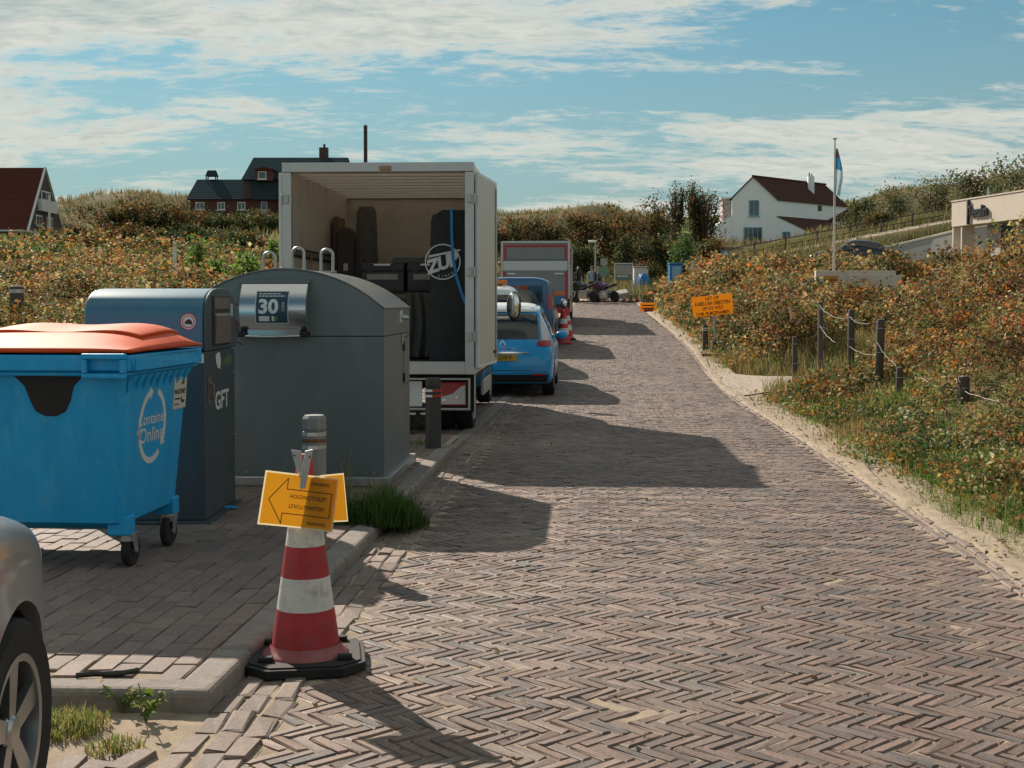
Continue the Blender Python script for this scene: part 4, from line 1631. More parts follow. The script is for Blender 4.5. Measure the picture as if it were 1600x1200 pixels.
def wheel(parent, x, y, r, w, side, m_rim, spokes=5, name='wheel'):
    """tyre with a spoked rim on its outer side; side is +1 (right) or -1"""
    rr = r * .66
    t = MB().lathe([(rr, -w / 2 * .9), (r * .93, -w / 2), (r * .985, -w / 2 * .8), (r, -w / 2 * .55), (r, w / 2 * .55), (r * .985, w / 2 * .8), (r * .93, w / 2), (rr, w / 2 * .9)], 40, (x, y, r), 'x', cap=False).build(name, M_TYRE, parent, smooth=30)
    xo = x + side * w / 2 * .88
    b = MB()
    b.lathe([(rr * 1.0, xo - side * .02), (rr * 1.03, xo + side * .006), (rr * .93, xo + side * .004), (rr * .90, xo - side * .06)], 40, (0, y, r), 'x', cap=False)
    b.lathe([(.001, xo - side * .002), (r * .13, xo - side * .004), (r * .18, xo - side * .02), (r * .18, xo - side * .08)], 20, (0, y, r), 'x', cap=False)
    for k in range(spokes):
        a = 2 * math.pi * k / spokes + .3
        ca, sa = math.cos(a), math.sin(a)
        vs = []
        for (rad, hw_, dx) in ((r * .14, r * .085, -.012), (rr * .93, r * .12, -.006)):
            for sgn in (-1, 1):
                for dd in (0, -.025):
                    vs.append((xo + side * (dx + dd), y + ca * rad - sa * hw_ * sgn, r + sa * rad + ca * hw_ * sgn))
        b.add(vs, [(0, 2, 6, 4), (1, 5, 7, 3), (0, 4, 5, 1), (2, 3, 7, 6), (0, 1, 3, 2), (4, 6, 7, 5)])
    b.build('rim', m_rim, t, smooth=35)
    MB().cyl((xo - side * .09, y, r), (xo - side * .075, y, r), rr * .97, n=28).build('brake_disc', M_DARKPLASTIC, t)
    return t


def wells(parent, arches, w, depth=.26):
    for ya, za, ra in arches:
        for s_ in (-1, 1):
            n = 16
            vs = []
            for k in range(n + 1):
                a = math.pi * k / n
                for xx in (w * .93, w - depth):
                    vs.append((s_ * xx, ya + ra * math.cos(a), max(za, .2) + ra * math.sin(a)))
            mb = MB().add(vs, [(2 * k, 2 * k + 2, 2 * k + 3, 2 * k + 1) for k in range(n)])
            mb.add([(s_ * (w - depth), ya + ra * math.cos(math.pi * k / n), max(za, .2) + ra * math.sin(math.pi * k / n)) for k in range(n + 1)], [tuple(range(n + 1))])
            mb.build('wheel_well', M_BLACK, parent, recalc=False)


M_GLASS = mat_glass_dark('car_glass')
M_PLATE = mat('yellow_plate', (.60, .33, .02), rough=.4, var=.05)
M_TAILRED = mat('tail_lamp_red', (.35, .012, .012), rough=.15, var=.05, coat=.5)
M_TAILCLR = mat('tail_lamp_clear', (.55, .52, .52), rough=.15, var=.2, scale=60, coat=.5)
M_CHROME = mat('chrome', (.7, .7, .7), rough=.12, metal=1.0, var=0)
M_ORANGELAMP = mat('amber_lamp', (.65, .17, .015), rough=.3, var=.1)


def paint(name, col, **k):
    k.setdefault('rough', .32)
    return mat(name, col, var=.03, scale=2, coat=.6, spec=.5, **k)


# ---- silver car at the left edge of the picture
def silver_car():
    th = R(4)
    mp = paint('silver_paint', (.44, .475, .50), metal=.6, rough=.3)
    t = thing('parked_car', 'silver car at the left edge of the picture, only its front corner in view', 'car')
    # local: nose to +y; front axle at y=3.42; half width .86
    axle = 3.40
    K = 1.0
    ca, sa = math.cos(th), math.sin(th)
    lx, ly = .87 * K, (axle + .375) * K              # front edge of the wheel arch
    t.location = (-1.425 - (lx * ca - ly * sa), 4.0 - (lx * sa + ly * ca), .0)
    t.rotation_euler = (0, 0, th); t.scale = (K, K, K)
    st = [(-.02, .70, .42, .78, .50, .84), (.10, .80, .28, .86, .56, .95), (.55, .855, .22, .92, .58, 1.36), (1.0, .875, .20, .93, .60, 1.45),
          (1.7, .88, .20, .92, .60, 1.47), (2.35, .88, .20, .91, .58, 1.38), (2.95, .875, .20, .95, .60, 1.07), (3.4, .865, .20, .915, .60, 1.0),
          (3.78, .82, .20, .83, .56, .92), (3.98, .70, .22, .72, .46, .80), (4.10, .50, .30, .58, .36, .64), (4.14, .30, .38, .50, .2, .54)]
    arches = [(.78, .32, .365), (axle, .32, .375)]
    body, bvh = car_body('body', st, arches, mp, t, ns=9, nr=8)
    wells(t, arches, .86)
    m_rim = mat('alloy_rim', (.42, .43, .43), rough=.3, metal=.9, var=.05)
    for y in (.78, axle):
        for s_ in (-1, 1):
            wheel(t, s_ * .765, y, .325, .20, s_, m_rim)
    for s_ in (-1, 1):
        ax = '+x' if s_ > 0 else '-x'
        patch(bvh, [(s_ * .8, .75, .96), (s_ * .8, 1.5, .97), (s_ * .8, 1.5, 1.36), (s_ * .8, .95, 1.34)], ax, M_GLASS, 'side_window', t)
        patch(bvh, [(s_ * .8, 1.56, .97), (s_ * .8, 2.75, .96), (s_ * .8, 2.35, 1.30), (s_ * .8, 1.56, 1.37)], ax, M_GLASS, 'side_window', t)
        hl = patch(bvh, [(s_ * .46, 4, .66), (s_ * .76, 4, .74), (s_ * .80, 4, .86), (s_ * .50, 4, .80)], '+y', mat('head_lamp', (.55, .56, .56), rough=.08, var=.1, coat=1), 'head_lamp', t, off=.004)
        patch(bvh, [(s_ * .8, 3.83, .40), (s_ * .8, 3.88, .40), (s_ * .8, 3.87, .44), (s_ * .8, 3.82, .44)], ax, M_ORANGELAMP, 'side_marker', t)
        MB().ellipsoid((s_ * .97, 2.55, 1.0), (.10, .05, .065)).build('mirror', mp, t, smooth=60)
    patch(bvh, [(-.66, 2.5, 1.06), (.66, 2.5, 1.06), (.52, 2.5, 1.36), (-.52, 2.5, 1.36)], '+y', M_GLASS, 'windscreen', t)
    patch(bvh, [(-.5, 0, .98), (.5, 0, .98), (.46, 0, 1.33), (-.46, 0, 1.33)], '-y', M_GLASS, 'rear_window', t)


silver_car()


# ---- white box truck with its rear doors open
M_TRUCKWHITE = mat('truck_white', (.72, .75, .75), rough=.45, var=.06, scale=3, stain=(.42, .41, .38), stain_amt=.4, stain_scale=2)
M_TRUCKBLUE = paint('truck_cab_blue', (.02, .20, .38))
M_PLY = mat('box_lining', (.47, .435, .40), rough=.75, var=.12, scale=3, stain=(.25, .20, .165), stain_amt=.5, stain_scale=2)
M_PLYF = mat('box_floor', (.05, .045, .04), rough=.85, var=.3)
M_CHASSIS = mat('chassis_black', (.015, .015, .016), rough=.7, var=.3)
M_CREAM = mat('door_cream', (.58, .57, .52), rough=.5, var=.06, stain=(.45, .41, .33), stain_amt=.3)


def box_truck():
    D = 15.0
    l, r = AT(443, 560, D), AT(741, 560, D)
    cx = (l.x + r.x) / 2; hw = (r.x - l.x) / 2
    gz = float(roadz(16))
    t = thing('box_truck', 'white box truck with open rear doors parked beyond the arched container', 'truck', (cx, D, gz), -math.atan(.05))
    zf = AT(700, 572, D).z - gz; zt = AT(600, 256, D).z - gz
    L = 4.0
    MB().box(-hw + .04, hw - .04, .05, L - .05, zf - .02, zf + .03).build('floor', M_PLYF, t)
    for s_ in (-1, 1):
        w = MB().box(s_ * hw - (.03 if s_ > 0 else 0), s_ * hw + (0 if s_ > 0 else .03), .05, L, zf - .10, zt - .03).build('side_wall', M_TRUCKWHITE, t, bev=.004)
        x0 = s_ * (hw - .036)
        MB().box(min(x0, x0 - s_ * .006), max(x0, x0 - s_ * .006), .06, L - .04, zf + .032, zt - .05).build('lining', M_PLY, w)
        for z in (zf + .55, zf + 1.35):
            rl = MB().box(min(x0 - s_ * .007, x0 - s_ * .022), max(x0 - s_ * .007, x0 - s_ * .022), .2, L - .1, z - .055, z + .055).build('lashing_rail', M_DARKPLASTIC, w)
            sl = MB()
            for k in range(24):
                y = .3 + k * .15
                sl.box(min(x0 - s_ * .0225, x0 - s_ * .025), max(x0 - s_ * .0225, x0 - s_ * .025), y, y + .07, z - .03, z + .03)
            sl.build('rail_slot', M_ALU, rl)['kind'] = 'stuff'
    MB().box(-hw + .031, hw - .031, L - .04, L, zf - .1, zt - .03).build('bulkhead', M_PLY, t)
    roof = MB().box(-hw, hw, .02, L + .01, zt - .028, zt).build('roof', mat('translucent_roof', (.74, .70, .63), rough=.5, var=.06, trans=.6), t, bev=.01)
    for k in range(10):
        y = .35 + k * .4
        MB().box(-hw + .04, hw - .04, y - .03, y + .03, zt - .075, zt - .03).build('roof_bow', M_ALU, roof)
    # rear frame
    for x_ in (-hw - .004, hw - .10):
        MB().box(x_, x_ + .104, -.05, .045, zf - .095, zt - .10).build('door_post', M_ALU, t, bev=.006)
    hd = MB().box(-hw - .006, hw + .006, -.055, .048, zt - .099, zt + .012).build('header', M_ALU, t, bev=.008)
    sill = MB().box(-hw + .101, hw - .101, -.05, .045, zf - .094, zf + .055).build('sill', M_ALU, t, bev=.006)
    lp = MB().box(.02, .16, -.085, -.056, zt - .085, zt - .03).build('marker_lamp', mat('marker_amber', (.32, .20, .13), rough=.25), hd, bev=.01)
    # doors folded back along the sides
    for s_ in (-1, 1):
        dw = 1.35 if s_ > 0 else 1.05
        sp = R(5.5) if s_ > 0 else R(1.5)
        M = Matrix.Translation((s_ * (hw + .035), .0, 0)) @ Matrix.Rotation(-s_ * sp, 4, 'Z')
        d = MB().box(-.022, .022, 0, dw, zf - .02, zt - .10, M).build('rear_door', M_TRUCKWHITE, t, bev=.006)
        MB().box(-.024 if s_ < 0 else .0225, -.0225 if s_ < 0 else .0242, .04, dw - .04, zf + .02, zt - .14, M).build('door_panel', M_CREAM, d)
        MB().cyl(M @ Vector((s_ * .035, dw - .15, zf + .05)), M @ Vector((s_ * .035, dw - .15, zt - .2)), .014, n=8).build('lock_rod', M_STEEL, d)
        MB().box(s_ * .03 - .012, s_ * .03 + .012, dw - .30, dw - .12, zf + .12, zf + .15, M).build('latch', M_DARKPLASTIC, d)
        for z in (zf + .35, zf + 1.1, zf + 1.95):
            h = MB().box(s_ * (hw - .07), s_ * (hw - .02), -.075, -.051, z - .05, z + .05) if s_ > 0 else MB().box(-hw + .02, -hw + .07, -.075, -.051, z - .05, z + .05)
            h.cyl((s_ * (hw + .01), -.055, z - .06), (s_ * (hw + .01), -.055, z + .06), .016, n=10)
            h.build('hinge', M_STEEL, d, bev=.004)
    # running gear
    ch = MB()
    for x in (-.42, .42):
        ch.box(x - .04, x + .04, .1, L + 1.6, zf - .30, zf - .11)
    for y in (.6, 1.6, 2.6, 3.6):
        ch.box(-.38, .38, y - .04, y + .04, zf - .26, zf - .15)
    ch.build('chassis', M_CHASSIS, t)
    MB().box(-hw + .02, hw - .02, .2, L - .1, zf - .101 - .05, zf - .101).build('floor_beam', M_CHASSIS, t)
    # bumper and lamps
    zb = .50 - 0
    bp = MB()
    bp.box(-hw + .05, hw - .05, .06, .10, zb + .165, zb + .19); bp.box(-hw + .05, hw - .05, .06, .10, zb - .19, zb - .165)
    for x in (-hw + .05, hw - .075):
        bp.box(x, x + .025, .06, .10, zb - .164, zb + .164)
    bp.build('bumper_frame', M_ALU, t, bev=.004)
    MB().box(-.60, .50, .07, .095, zb - .15, zb + .15).build('bumper_plate', M_TRUCKWHITE, t, bev=.01)
    for s_ in (-1, 1):
        xa, xb = (s_ * (hw - .10), s_ * (hw - .48))
        lx0, lx1 = min(xa, xb), max(xa, xb)
        lamp = MB().box(lx0, lx1, .075, .10, zb - .14, zb + .14).build('tail_lamp', M_TAILRED, t, bev=.012)
        n = 14
        poly = [(lx0 + .01, zb - .12)] + [(lx1 - .01, zb - .12), (lx1 - .01, zb + .11), (lx1 - .06, zb + .09), ((lx0 + lx1) / 2 + .03, zb - .0), (lx0 + .01, zb - .05)]
        MB().prism(poly, 'y', .066, .0745).build('lamp_lens', M_TAILCLR, lamp)
        for k in range(2):
            MB().cyl((lx0 + .12 + k * .15, .066, zb - .07 + k * .03), (lx0 + .12 + k * .15, .06, zb - .07 + k * .03), .02, n=12).build('bulb', M_CHROME, lamp)
    MB().box(.0, .34, .0, .035, zb + .255, zb + .335).build('step_bracket', M_ALU, t, bev=.01)
    MB().tube([(-.5, .03, zb + .30), (.8, .03, zb + .30)], .02, 8).build('tow_bar', M_CHASSIS, t)
    for s_ in (-1, 1):
        for k in range(2):
            MB().box(s_ * .35 - .07 + k * .2, s_ * .35 + .07 + k * .2, .08, .10, zb - .245, zb - .225).build('reflector', M_WHITEREF, t)
    # wheels
    for s_ in (-1, 1):
        for dx in (0, .24):
            wheel(t, s_ * (hw - .18 - dx), .98, .37, .21, s_, M_ALU, 6)
        MB().box(s_ * (hw - .02) - .02, s_ * (hw - .02) + .02, 1.6, 3.0, zb - .12, zb + .08).build('side_guard', M_ALU, t, bev=.006)
        mg = MB()
        mg.box(s_ * (hw - .22) - .2, s_ * (hw - .22) + .2, .52, .54, .25, zf - .15)
        mg.build('mud_flap', M_BLACK, t)
        MB().box(s_ * (hw + .0) - .008, s_ * (hw + .0) + .008, .12, .15, .22, zf - .1).build('marker_strip', M_ALU, t)
    # cab ahead of the box
    y0 = L + .08
    st = [(y0, .93, .40, 1.25, .80, 2.15), (y0 + .1, .96, .32, 1.25, .84, 2.24), (y0 + .7, .98, .30, 1.25, .84, 2.26), (y0 + 1.15, .98, .30, 1.22, .80, 2.08),
          (y0 + 1.5, .98, .30, 1.15, .74, 1.45), (y0 + 1.8, .93, .30, 1.0, .66, 1.16), (y0 + 1.95, .80, .34, .85, .5, .95), (y0 + 2.0, .6, .4, .75, .4, .82)]
    cab, bvh = car_body('cab', st, [(y0 + 1.2, .36, .42)], M_TRUCKBLUE, t, ns=4, nr=3)
    wells(t, [(y0 + 1.2, .36, .42)], .96)
    for s_ in (-1, 1):
        wheel(t, s_ * .86, y0 + 1.2, .355, .21, s_, M_ALU, 6)
        ax = '+x' if s_ > 0 else '-x'
        patch(bvh, [(s_ * .8, y0 + .2, 1.3), (s_ * .8, y0 + 1.45, 1.3), (s_ * .8, y0 + 1.05, 1.95), (s_ * .8, y0 + .2, 2.0)], ax, M_GLASS, 'side_window', t)
        # wing mirror on its arm
        mx = s_ * (hw + .21)
        mr = MB().ellipsoid((mx, y0 + 1.2, 1.52), (.115, .06, .24), 18, 12).build('mirror', M_DARKPLASTIC, t, smooth=60)
        MB().ellipsoid((mx, y0 + 1.15, 1.54), (.092, .018, .20), 18, 10).build('mirror_glass', M_CHROME, mr, smooth=60)
        MB().tube([(s_ * .93, y0 + 1.2, 1.33), (mx - s_ * .02, y0 + 1.2, 1.34), (mx, y0 + 1.2, 1.40)], .02, 8).build('mirror_arm', M_TRUCKWHITE, mr)
    patch(bvh, [(-.72, y0 + 2, 1.3), (.72, y0 + 2, 1.3), (.64, y0 + 2, 1.98), (-.64, y0 + 2, 1.98)], '+y', M_GLASS, 'windscreen', t)
    return t, hw, zf, zt, L, gz


TRK, THW, TZF, TZT, TL, TGZ = box_truck()


def in_truck(x, y, z):
    a = TRK.rotation_euler.z
    return (TRK.location.x + x * math.cos(a) - y * math.sin(a), TRK.location.y + x * math.sin(a) + y * math.cos(a), TRK.location.z + z)


def cargo():
    z0 = TZF + .032
    rz = TRK.rotation_euler.z
    M_FLIGHT = mat('flight_case_black', (.035, .037, .04), rough=.55, var=.2)
    M_LBL = mat('grey_label', (.30, .31, .30), rough=.6, var=.15)
    M_DRAPE = mat('charcoal_cloth', (.030, .033, .037), rough=.9, var=.25, scale=5, bump=.4, bscale=25)
    spots = [(-.17, 1.55, .0, .52, .60, .72, 'lower left'), (.36, 1.5, .0, .5, .6, .72, 'lower right'), (-.16, 1.6, .86, .55, .50, .36, 'upper left'), (.44, 1.6, .86, .56, .50, .36, 'upper right')]
    shelf = thing('shelf_rack', 'dark steel rack of black equipment cases inside the box truck', 'rack', in_truck(.14, 1.62, z0), rz)
    for x in (-.62, .60):
        for y in (-.28, .28):
            MB().box(x - .02, x + .02, y - .02, y + .02, 0, 1.28).build('upright', M_CHASSIS, shelf)
    for z in (.02, .83):
        MB().box(-.60, .58, -.29, .29, z, z + .025).build('shelf', M_CHASSIS, shelf)
    for x, y, z, w, d, h, nm in spots:
        t = thing('equipment_case', 'black equipment case with a pale label, %s on the rack in the truck' % nm, 'case', in_truck(x, y, z0 + z + (.046 if z == 0 else -.004)), rz, 'equipment cases in the truck')
        MB().box(-w / 2, w / 2, -d / 2, d / 2, 0, h * .72).build('case_body', M_FLIGHT, t, bev=.012)
        MB().box(-w / 2 - .006, w / 2 + .006, -d / 2 - .006, d / 2 + .006, h * .725, h).build('lid', M_FLIGHT, t, bev=.014)
        MB().box(-w * .36, w * .36, -d / 2 - .004, -d / 2, h * .42, h * .62).build('label_card', M_LBL, t)
        MB().box(-w * .20, w * .20, -d / 2 - .03, -d / 2 - .007, h * .90, h * .98).build('handle', M_ALU, t, bev=.006)
        for sx in (-.3, .3):
            MB().box(w * sx - .03, w * sx + .03, -d / 2 - .014, -d / 2 - .007, h * .66, h * .80).build('catch', M_DARKPLASTIC, t)
    # cloth hanging over the cases
    t = thing('draped_cloth', 'grey cloth hung over the front of the lower equipment cases', 'cloth', in_truck(.30, 1.14, z0), rz)
    def cl(u, v):
        x = (u - .5) * .42 * (1 - .35 * v); z = .02 + v * .82
        return (x + .05 * math.sin(v * 3) - .06 * (1 - v), .05 * math.sin(u * 16 + v * 2) * (1 - .4 * v) - .03 * (1 - v), z)
    MB().grid(cl, 26, 20).build('folds', mat('olive_cloth', (.11, .115, .10), rough=.95, var=.3), t, smooth=60, recalc=False, solid=.006)
    # wrapped tall board with the round logo at the right
    t = thing('wrapped_stand', 'tall stand wrapped in charcoal cloth with a round white ZUP logo', 'stand', in_truck(.80, .55, z0), rz)
    w0, w1, h = .27, .24, 1.82
    def body(u, v):
        a = 2 * math.pi * u
        k = w0 + (w1 - w0) * v
        cx_, cy_ = math.copysign(abs(math.cos(a)) ** .45, math.cos(a)), math.copysign(abs(math.sin(a)) ** .45, math.sin(a))
        f = 1 + .025 * math.sin(a * 7 + 3 * v) * (1 - v)
        top = 0 if v < .93 else (v - .93) / .07
        return (cx_ * k * f * (1 - .10 * top * (1 if cx_ < 0 else 0)), cy_ * .17 * f, h * v - .05 * (0 if cx_ > -.5 else 1) * top)
    wr = MB().grid(body, 48, 30)
    wr.add([body(k / 48, 1.0) for k in range(48)], [tuple(range(48))])
    sh = wr.build('cover', M_DRAPE, t, smooth=50)
    cx_, cz_, rr = -.085, 1.20, .215
    f = lambda a, z, o: (a, -.181 - o, z)
    mapped(ring_sector(cx_, cz_, rr - .014, rr, 0, 359.9, n=40), f, 0, .002).build('logo_ring', M_WHITEPRINT, sh)
    me = text_mesh('ZUP', .22, bold=.010, extrude=0, xs=.95, spacing=.92).copy()
    for v in me.vertices:
        x, z = v.co.x, v.co.y
        v.co = (cx_ + x * .96 - z * .1, -.184, cz_ + z + x * .30 - .02)
    me.materials.clear(); me.materials.append(M_WHITEPRINT); link_mesh('logo_letters', me, sh)
    MB().add([(cx_ - .17, -.1835, cz_ + .075), (cx_ + .20, -.1835, cz_ + .15), (cx_ + .22, -.1835, cz_ + .135), (cx_ - .16, -.1835, cz_ + .05)], [(0, 1, 2, 3)]).build('logo_bar', M_WHITEPRINT, sh)
    for k, chh in enumerate('SINCE'):
        a = R(-105 + k * 14)
        o = text(chh, .04, M_WHITEPRINT, sh, (cx_ + .175 * math.cos(a), -.183, cz_ + .175 * math.sin(a)), (math.pi / 2, -(a + math.pi / 2), 0), name='logo_letters')
    pts = [(.02, -.19, h + .01), (.025, -.192, h - .3), (.035, -.192, h - .55), (.08, -.192, h - .8), (.15, -.192, h - 1.02), (.22, -.185, h - 1.2)]
    s_ = MB()
    for a, b in zip(pts, pts[1:]):
        a = Vector(a); b = Vector(b)
        d = (b - a).normalized(); n = Vector((d.z, 0, -d.x)) * .017
        s_.add([a + n, a - n, b - n, b + n, a + n + Vector((0, .004, 0)), a - n + Vector((0, .004, 0)), b - n + Vector((0, .004, 0)), b + n + Vector((0, .004, 0))],
               [(0, 1, 2, 3), (7, 6, 5, 4), (0, 3, 7, 4), (1, 5, 6, 2)])
    s_.build('strap', mat('blue_strap', (.02, .22, .55), rough=.5), sh)
    # long bag on end and a fallen dark case at the left
    t = thing('instrument_bag', 'tall grey soft bag standing on end inside the truck', 'bag', in_truck(-.55, 2.5, z0), rz)
    MB().lathe([(.20, 0), (.23, .25), (.21, .62), (.165, 1.0), (.15, 1.5), (.135, 1.95), (.10, 2.02)], 18).build('bag', mat('grey_bag', (.085, .082, .078), rough=.9, var=.3, bump=.4, bscale=15), t, smooth=50)
    MB().tube([(.0, -.19, .9), (.0, -.24, 1.1), (.0, -.17, 1.3)], .012, 6).build('carry_strap', M_BLACK, t)
    t = thing('instrument_case', 'dark brown upright case with rounded ends by the truck wall', 'case', in_truck(-.84, 2.6, z0), rz)
    MB().prism([(.13 * math.cos(a), 1.62 + .13 * math.sin(a)) for a in np.linspace(0, math.pi, 10)] + [(-.13, .12), (-.08, 0), (.08, 0), (.13, .12)], 'y', -.09, .09).build('case_body', mat('brown_case', (.05, .03, .025), rough=.5, var=.2), t, bev=.02)
    MB().box(-.03, .03, -.105, -.091, 1.15, 1.25).build('clasp', M_ALU, t)
    t = thing('wooden_panel', 'brown wooden panel leaning on the left wall inside the truck', 'panel', in_truck(-1.0, 2.9, z0), rz)
    MB().box(-.03, .03, -.30, .30, 0, 1.9).build('board', mat('brown_board', (.13, .075, .055), rough=.7, var=.2, stretch=(1, 1, 6)), t, bev=.004)
    MB().box(.031, .04, -.04, .04, 1.2, 1.28).build('label_card', M_LBL, t)

    # ratchet straps on the left rail and a folded moving blanket
    for k, y in enumerate((1.2, 1.9)):
        t = thing('ratchet_strap', ('orange', 'grey')[k] + ' ratchet strap hanging on the left wall rail inside the truck', 'strap', in_truck(-THW + .075, y, z0 + .6), rz)
        MB().box(-.004, .004, -.025, .025, -.5 + .1 * k, .75).build('webbing', mat(('strap_orange', 'strap_grey')[k], ((.45, .14, .03), (.2, .2, .2))[k], rough=.8), t)
        MB().box(-.012, .02, -.035, .035, -.04, .05).build('buckle', M_STEEL, t, bev=.004)
    t = thing('moving_blanket', 'folded grey blanket lying on top of the equipment cases', 'blanket', in_truck(.16, 1.6, z0 + 1.222), rz)
    for k in range(3):
        MB().grid(lambda u, v: ((u - .5) * (.42 - .02 * k), (v - .5) * .34, .012 + k * .026 + .010 * math.sin(u * 11 + k) * math.sin(v * 7)), 14, 10).build('fold', mat('blanket_grey', (.16, .17, .18), rough=.95, var=.25), t, smooth=60, recalc=False, solid=.02)


cargo()


# ---- blue people carrier seen from behind
def mpv():
    D = 21.7
    p = AT(785, 600, D)
    gz = float(roadz(22.5))
    t = thing('parked_car', 'blue people carrier with dark rear window and yellow number plate', 'car', (p.x, D, gz), -math.atan(.06))
    t.scale = (.95, .95, .97)
    mp = paint('mpv_blue', (.010, .32, .66))
    st = [(-.02, .78, .40, .66, .60, .72), (.02, .85, .33, .72, .62, .84), (.09, .89, .25, .86, .68, 1.0), (.30, .905, .22, .98, .66, 1.38), (.46, .91, .22, 1.0, .64, 1.56),
          (.75, .915, .20, 1.0, .64, 1.62), (1.6, .92, .20, .98, .65, 1.66), (2.4, .92, .20, .96, .64, 1.60), (2.9, .92, .20, .95, .62, 1.46),
          (3.55, .91, .20, .92, .62, 1.03), (4.0, .87, .20, .82, .56, .90), (4.25, .75, .24, .68, .45, .74), (4.34, .5, .32, .55, .3, .6)]
    arches = [(.78, .34, .37), (3.45, .34, .37)]
    body, bvh = car_body('body', st, arches, mp, t, ns=6, nr=6)
    wells(t, arches, .90)
    for y in (.78, 3.45):
        for s_ in (-1, 1):
            wheel(t, s_ * .80, y, .325, .21, s_, M_ALU, 5)
    patch(bvh, [(-.66, 0, 1.02), (.66, 0, 1.02), (.60, 0, 1.47), (-.60, 0, 1.47)], '-y', M_GLASS, 'rear_window', t, off=.008)
    patch(bvh, [(-.60, 0, 1.50), (.60, 0, 1.50), (.56, 0, 1.585), (-.56, 0, 1.585)], '-y', mat('mpv_white', (.6, .6, .57), rough=.4), 'spoiler', t, off=.03)
    patch(bvh, [(-.62, 2, 1.5), (.62, 2, 1.5), (.62, .5, 1.5), (-.62, .5, 1.5)], '+z', MATS['mpv_white'], 'roof_panel', t, off=.006)
    for s_ in (-1, 1):
        tl = patch(bvh, [(s_ * .70, 0, 1.0), (s_ * .845, 0, 1.0), (s_ * .70, 0, 1.47), (s_ * .645, 0, 1.46)], '-y', M_TAILCLR, 'tail_lamp', t, off=.012)
        patch(bvh, [(s_ * .62, 0, .90), (s_ * .875, 0, .90), (s_ * .86, 0, 1.0), (s_ * .62, 0, .995)], '-y', M_TAILRED, 'brake_lamp', t, off=.014)
        patch(bvh, [(s_ * .55, 0, .39), (s_ * .75, 0, .39), (s_ * .75, 0, .42), (s_ * .55, 0, .42)], '-y', M_REDREF, 'reflector', t, off=.02)
        ax = '+x' if s_ > 0 else '-x'
        patch(bvh, [(s_ * .9, .62, 1.03), (s_ * .9, 1.9, 1.02), (s_ * .9, 1.9, 1.5), (s_ * .9, .72, 1.46)], ax, M_GLASS, 'side_window', t)
        patch(bvh, [(s_ * .9, 1.96, 1.02), (s_ * .9, 3.2, 1.0), (s_ * .9, 2.75, 1.40), (s_ * .9, 1.96, 1.5)], ax, M_GLASS, 'side_window', t)
        MB().ellipsoid((s_ * 1.0, 2.95, 1.03), (.12, .06, .08)).build('mirror', mp, t, smooth=60)
    patch(bvh, [(-.80, 0, .27), (.80, 0, .27), (.82, 0, .40), (-.82, 0, .40)], '-y', M_DARKPLASTIC, 'bumper', t, off=.012)
    patch(bvh, [(-.48, 0, .775), (.48, 0, .775), (.48, 0, .80), (-.48, 0, .80)], '-y', M_CHROME, 'trim_bar', t, off=.02)
    pl = patch(bvh, [(-.26, 0, .645), (.26, 0, .645), (.26, 0, .755), (-.26, 0, .755)], '-y', M_PLATE, 'number_plate', t, off=.02)
    yp = min(v.co.y for v in pl.data.vertices)
    for v in pl.data.vertices:
        v.co.y = yp
    text('-ZXP-9', .105, M_BLACKPRINT, pl, (.03, yp - .003, .70), FRONT, bold=.001, xs=.85)
    hit = bvh.ray_cast(Vector((0, -5, .92)), Vector((0, 1, 0)))[0]
    lg = MB()
    for o_, i_ in (((0, .075), 1), ((0, -.075), -1)):
        pass
    q = [(0, .085), (.06, 0), (0, -.085), (-.06, 0)]; q2 = [(0, .055), (.03, 0), (0, -.055), (-.03, 0)]
    vs = [(x, hit.y - .012, .93 + z) for x, z in q] + [(x, hit.y - .02, .93 + z) for x, z in q2]
    lg.add(vs, [(k, (k + 1) % 4, 4 + (k + 1) % 4, 4 + k) for k in range(4)]).build('emblem', M_CHROME, t)
    sm = patch(bvh, [(-.52, 0, .47), (.52, 0, .47), (.56, 0, .478), (-.56, 0, .478)], '-y', M_BLACK, 'tailgate_gap', t, off=.005)
    for k in range(6):
        MB().box(-.10 + k * .045, -.075 + k * .045, hit.y - .03, hit.y - .015, .835, .86).build('badge', M_CHROME, t)
    MB().tube([(.2, .42, 1.30), (-.1, .38, 1.10)], .008, 5).build('wiper', M_BLACK, t)


mpv()


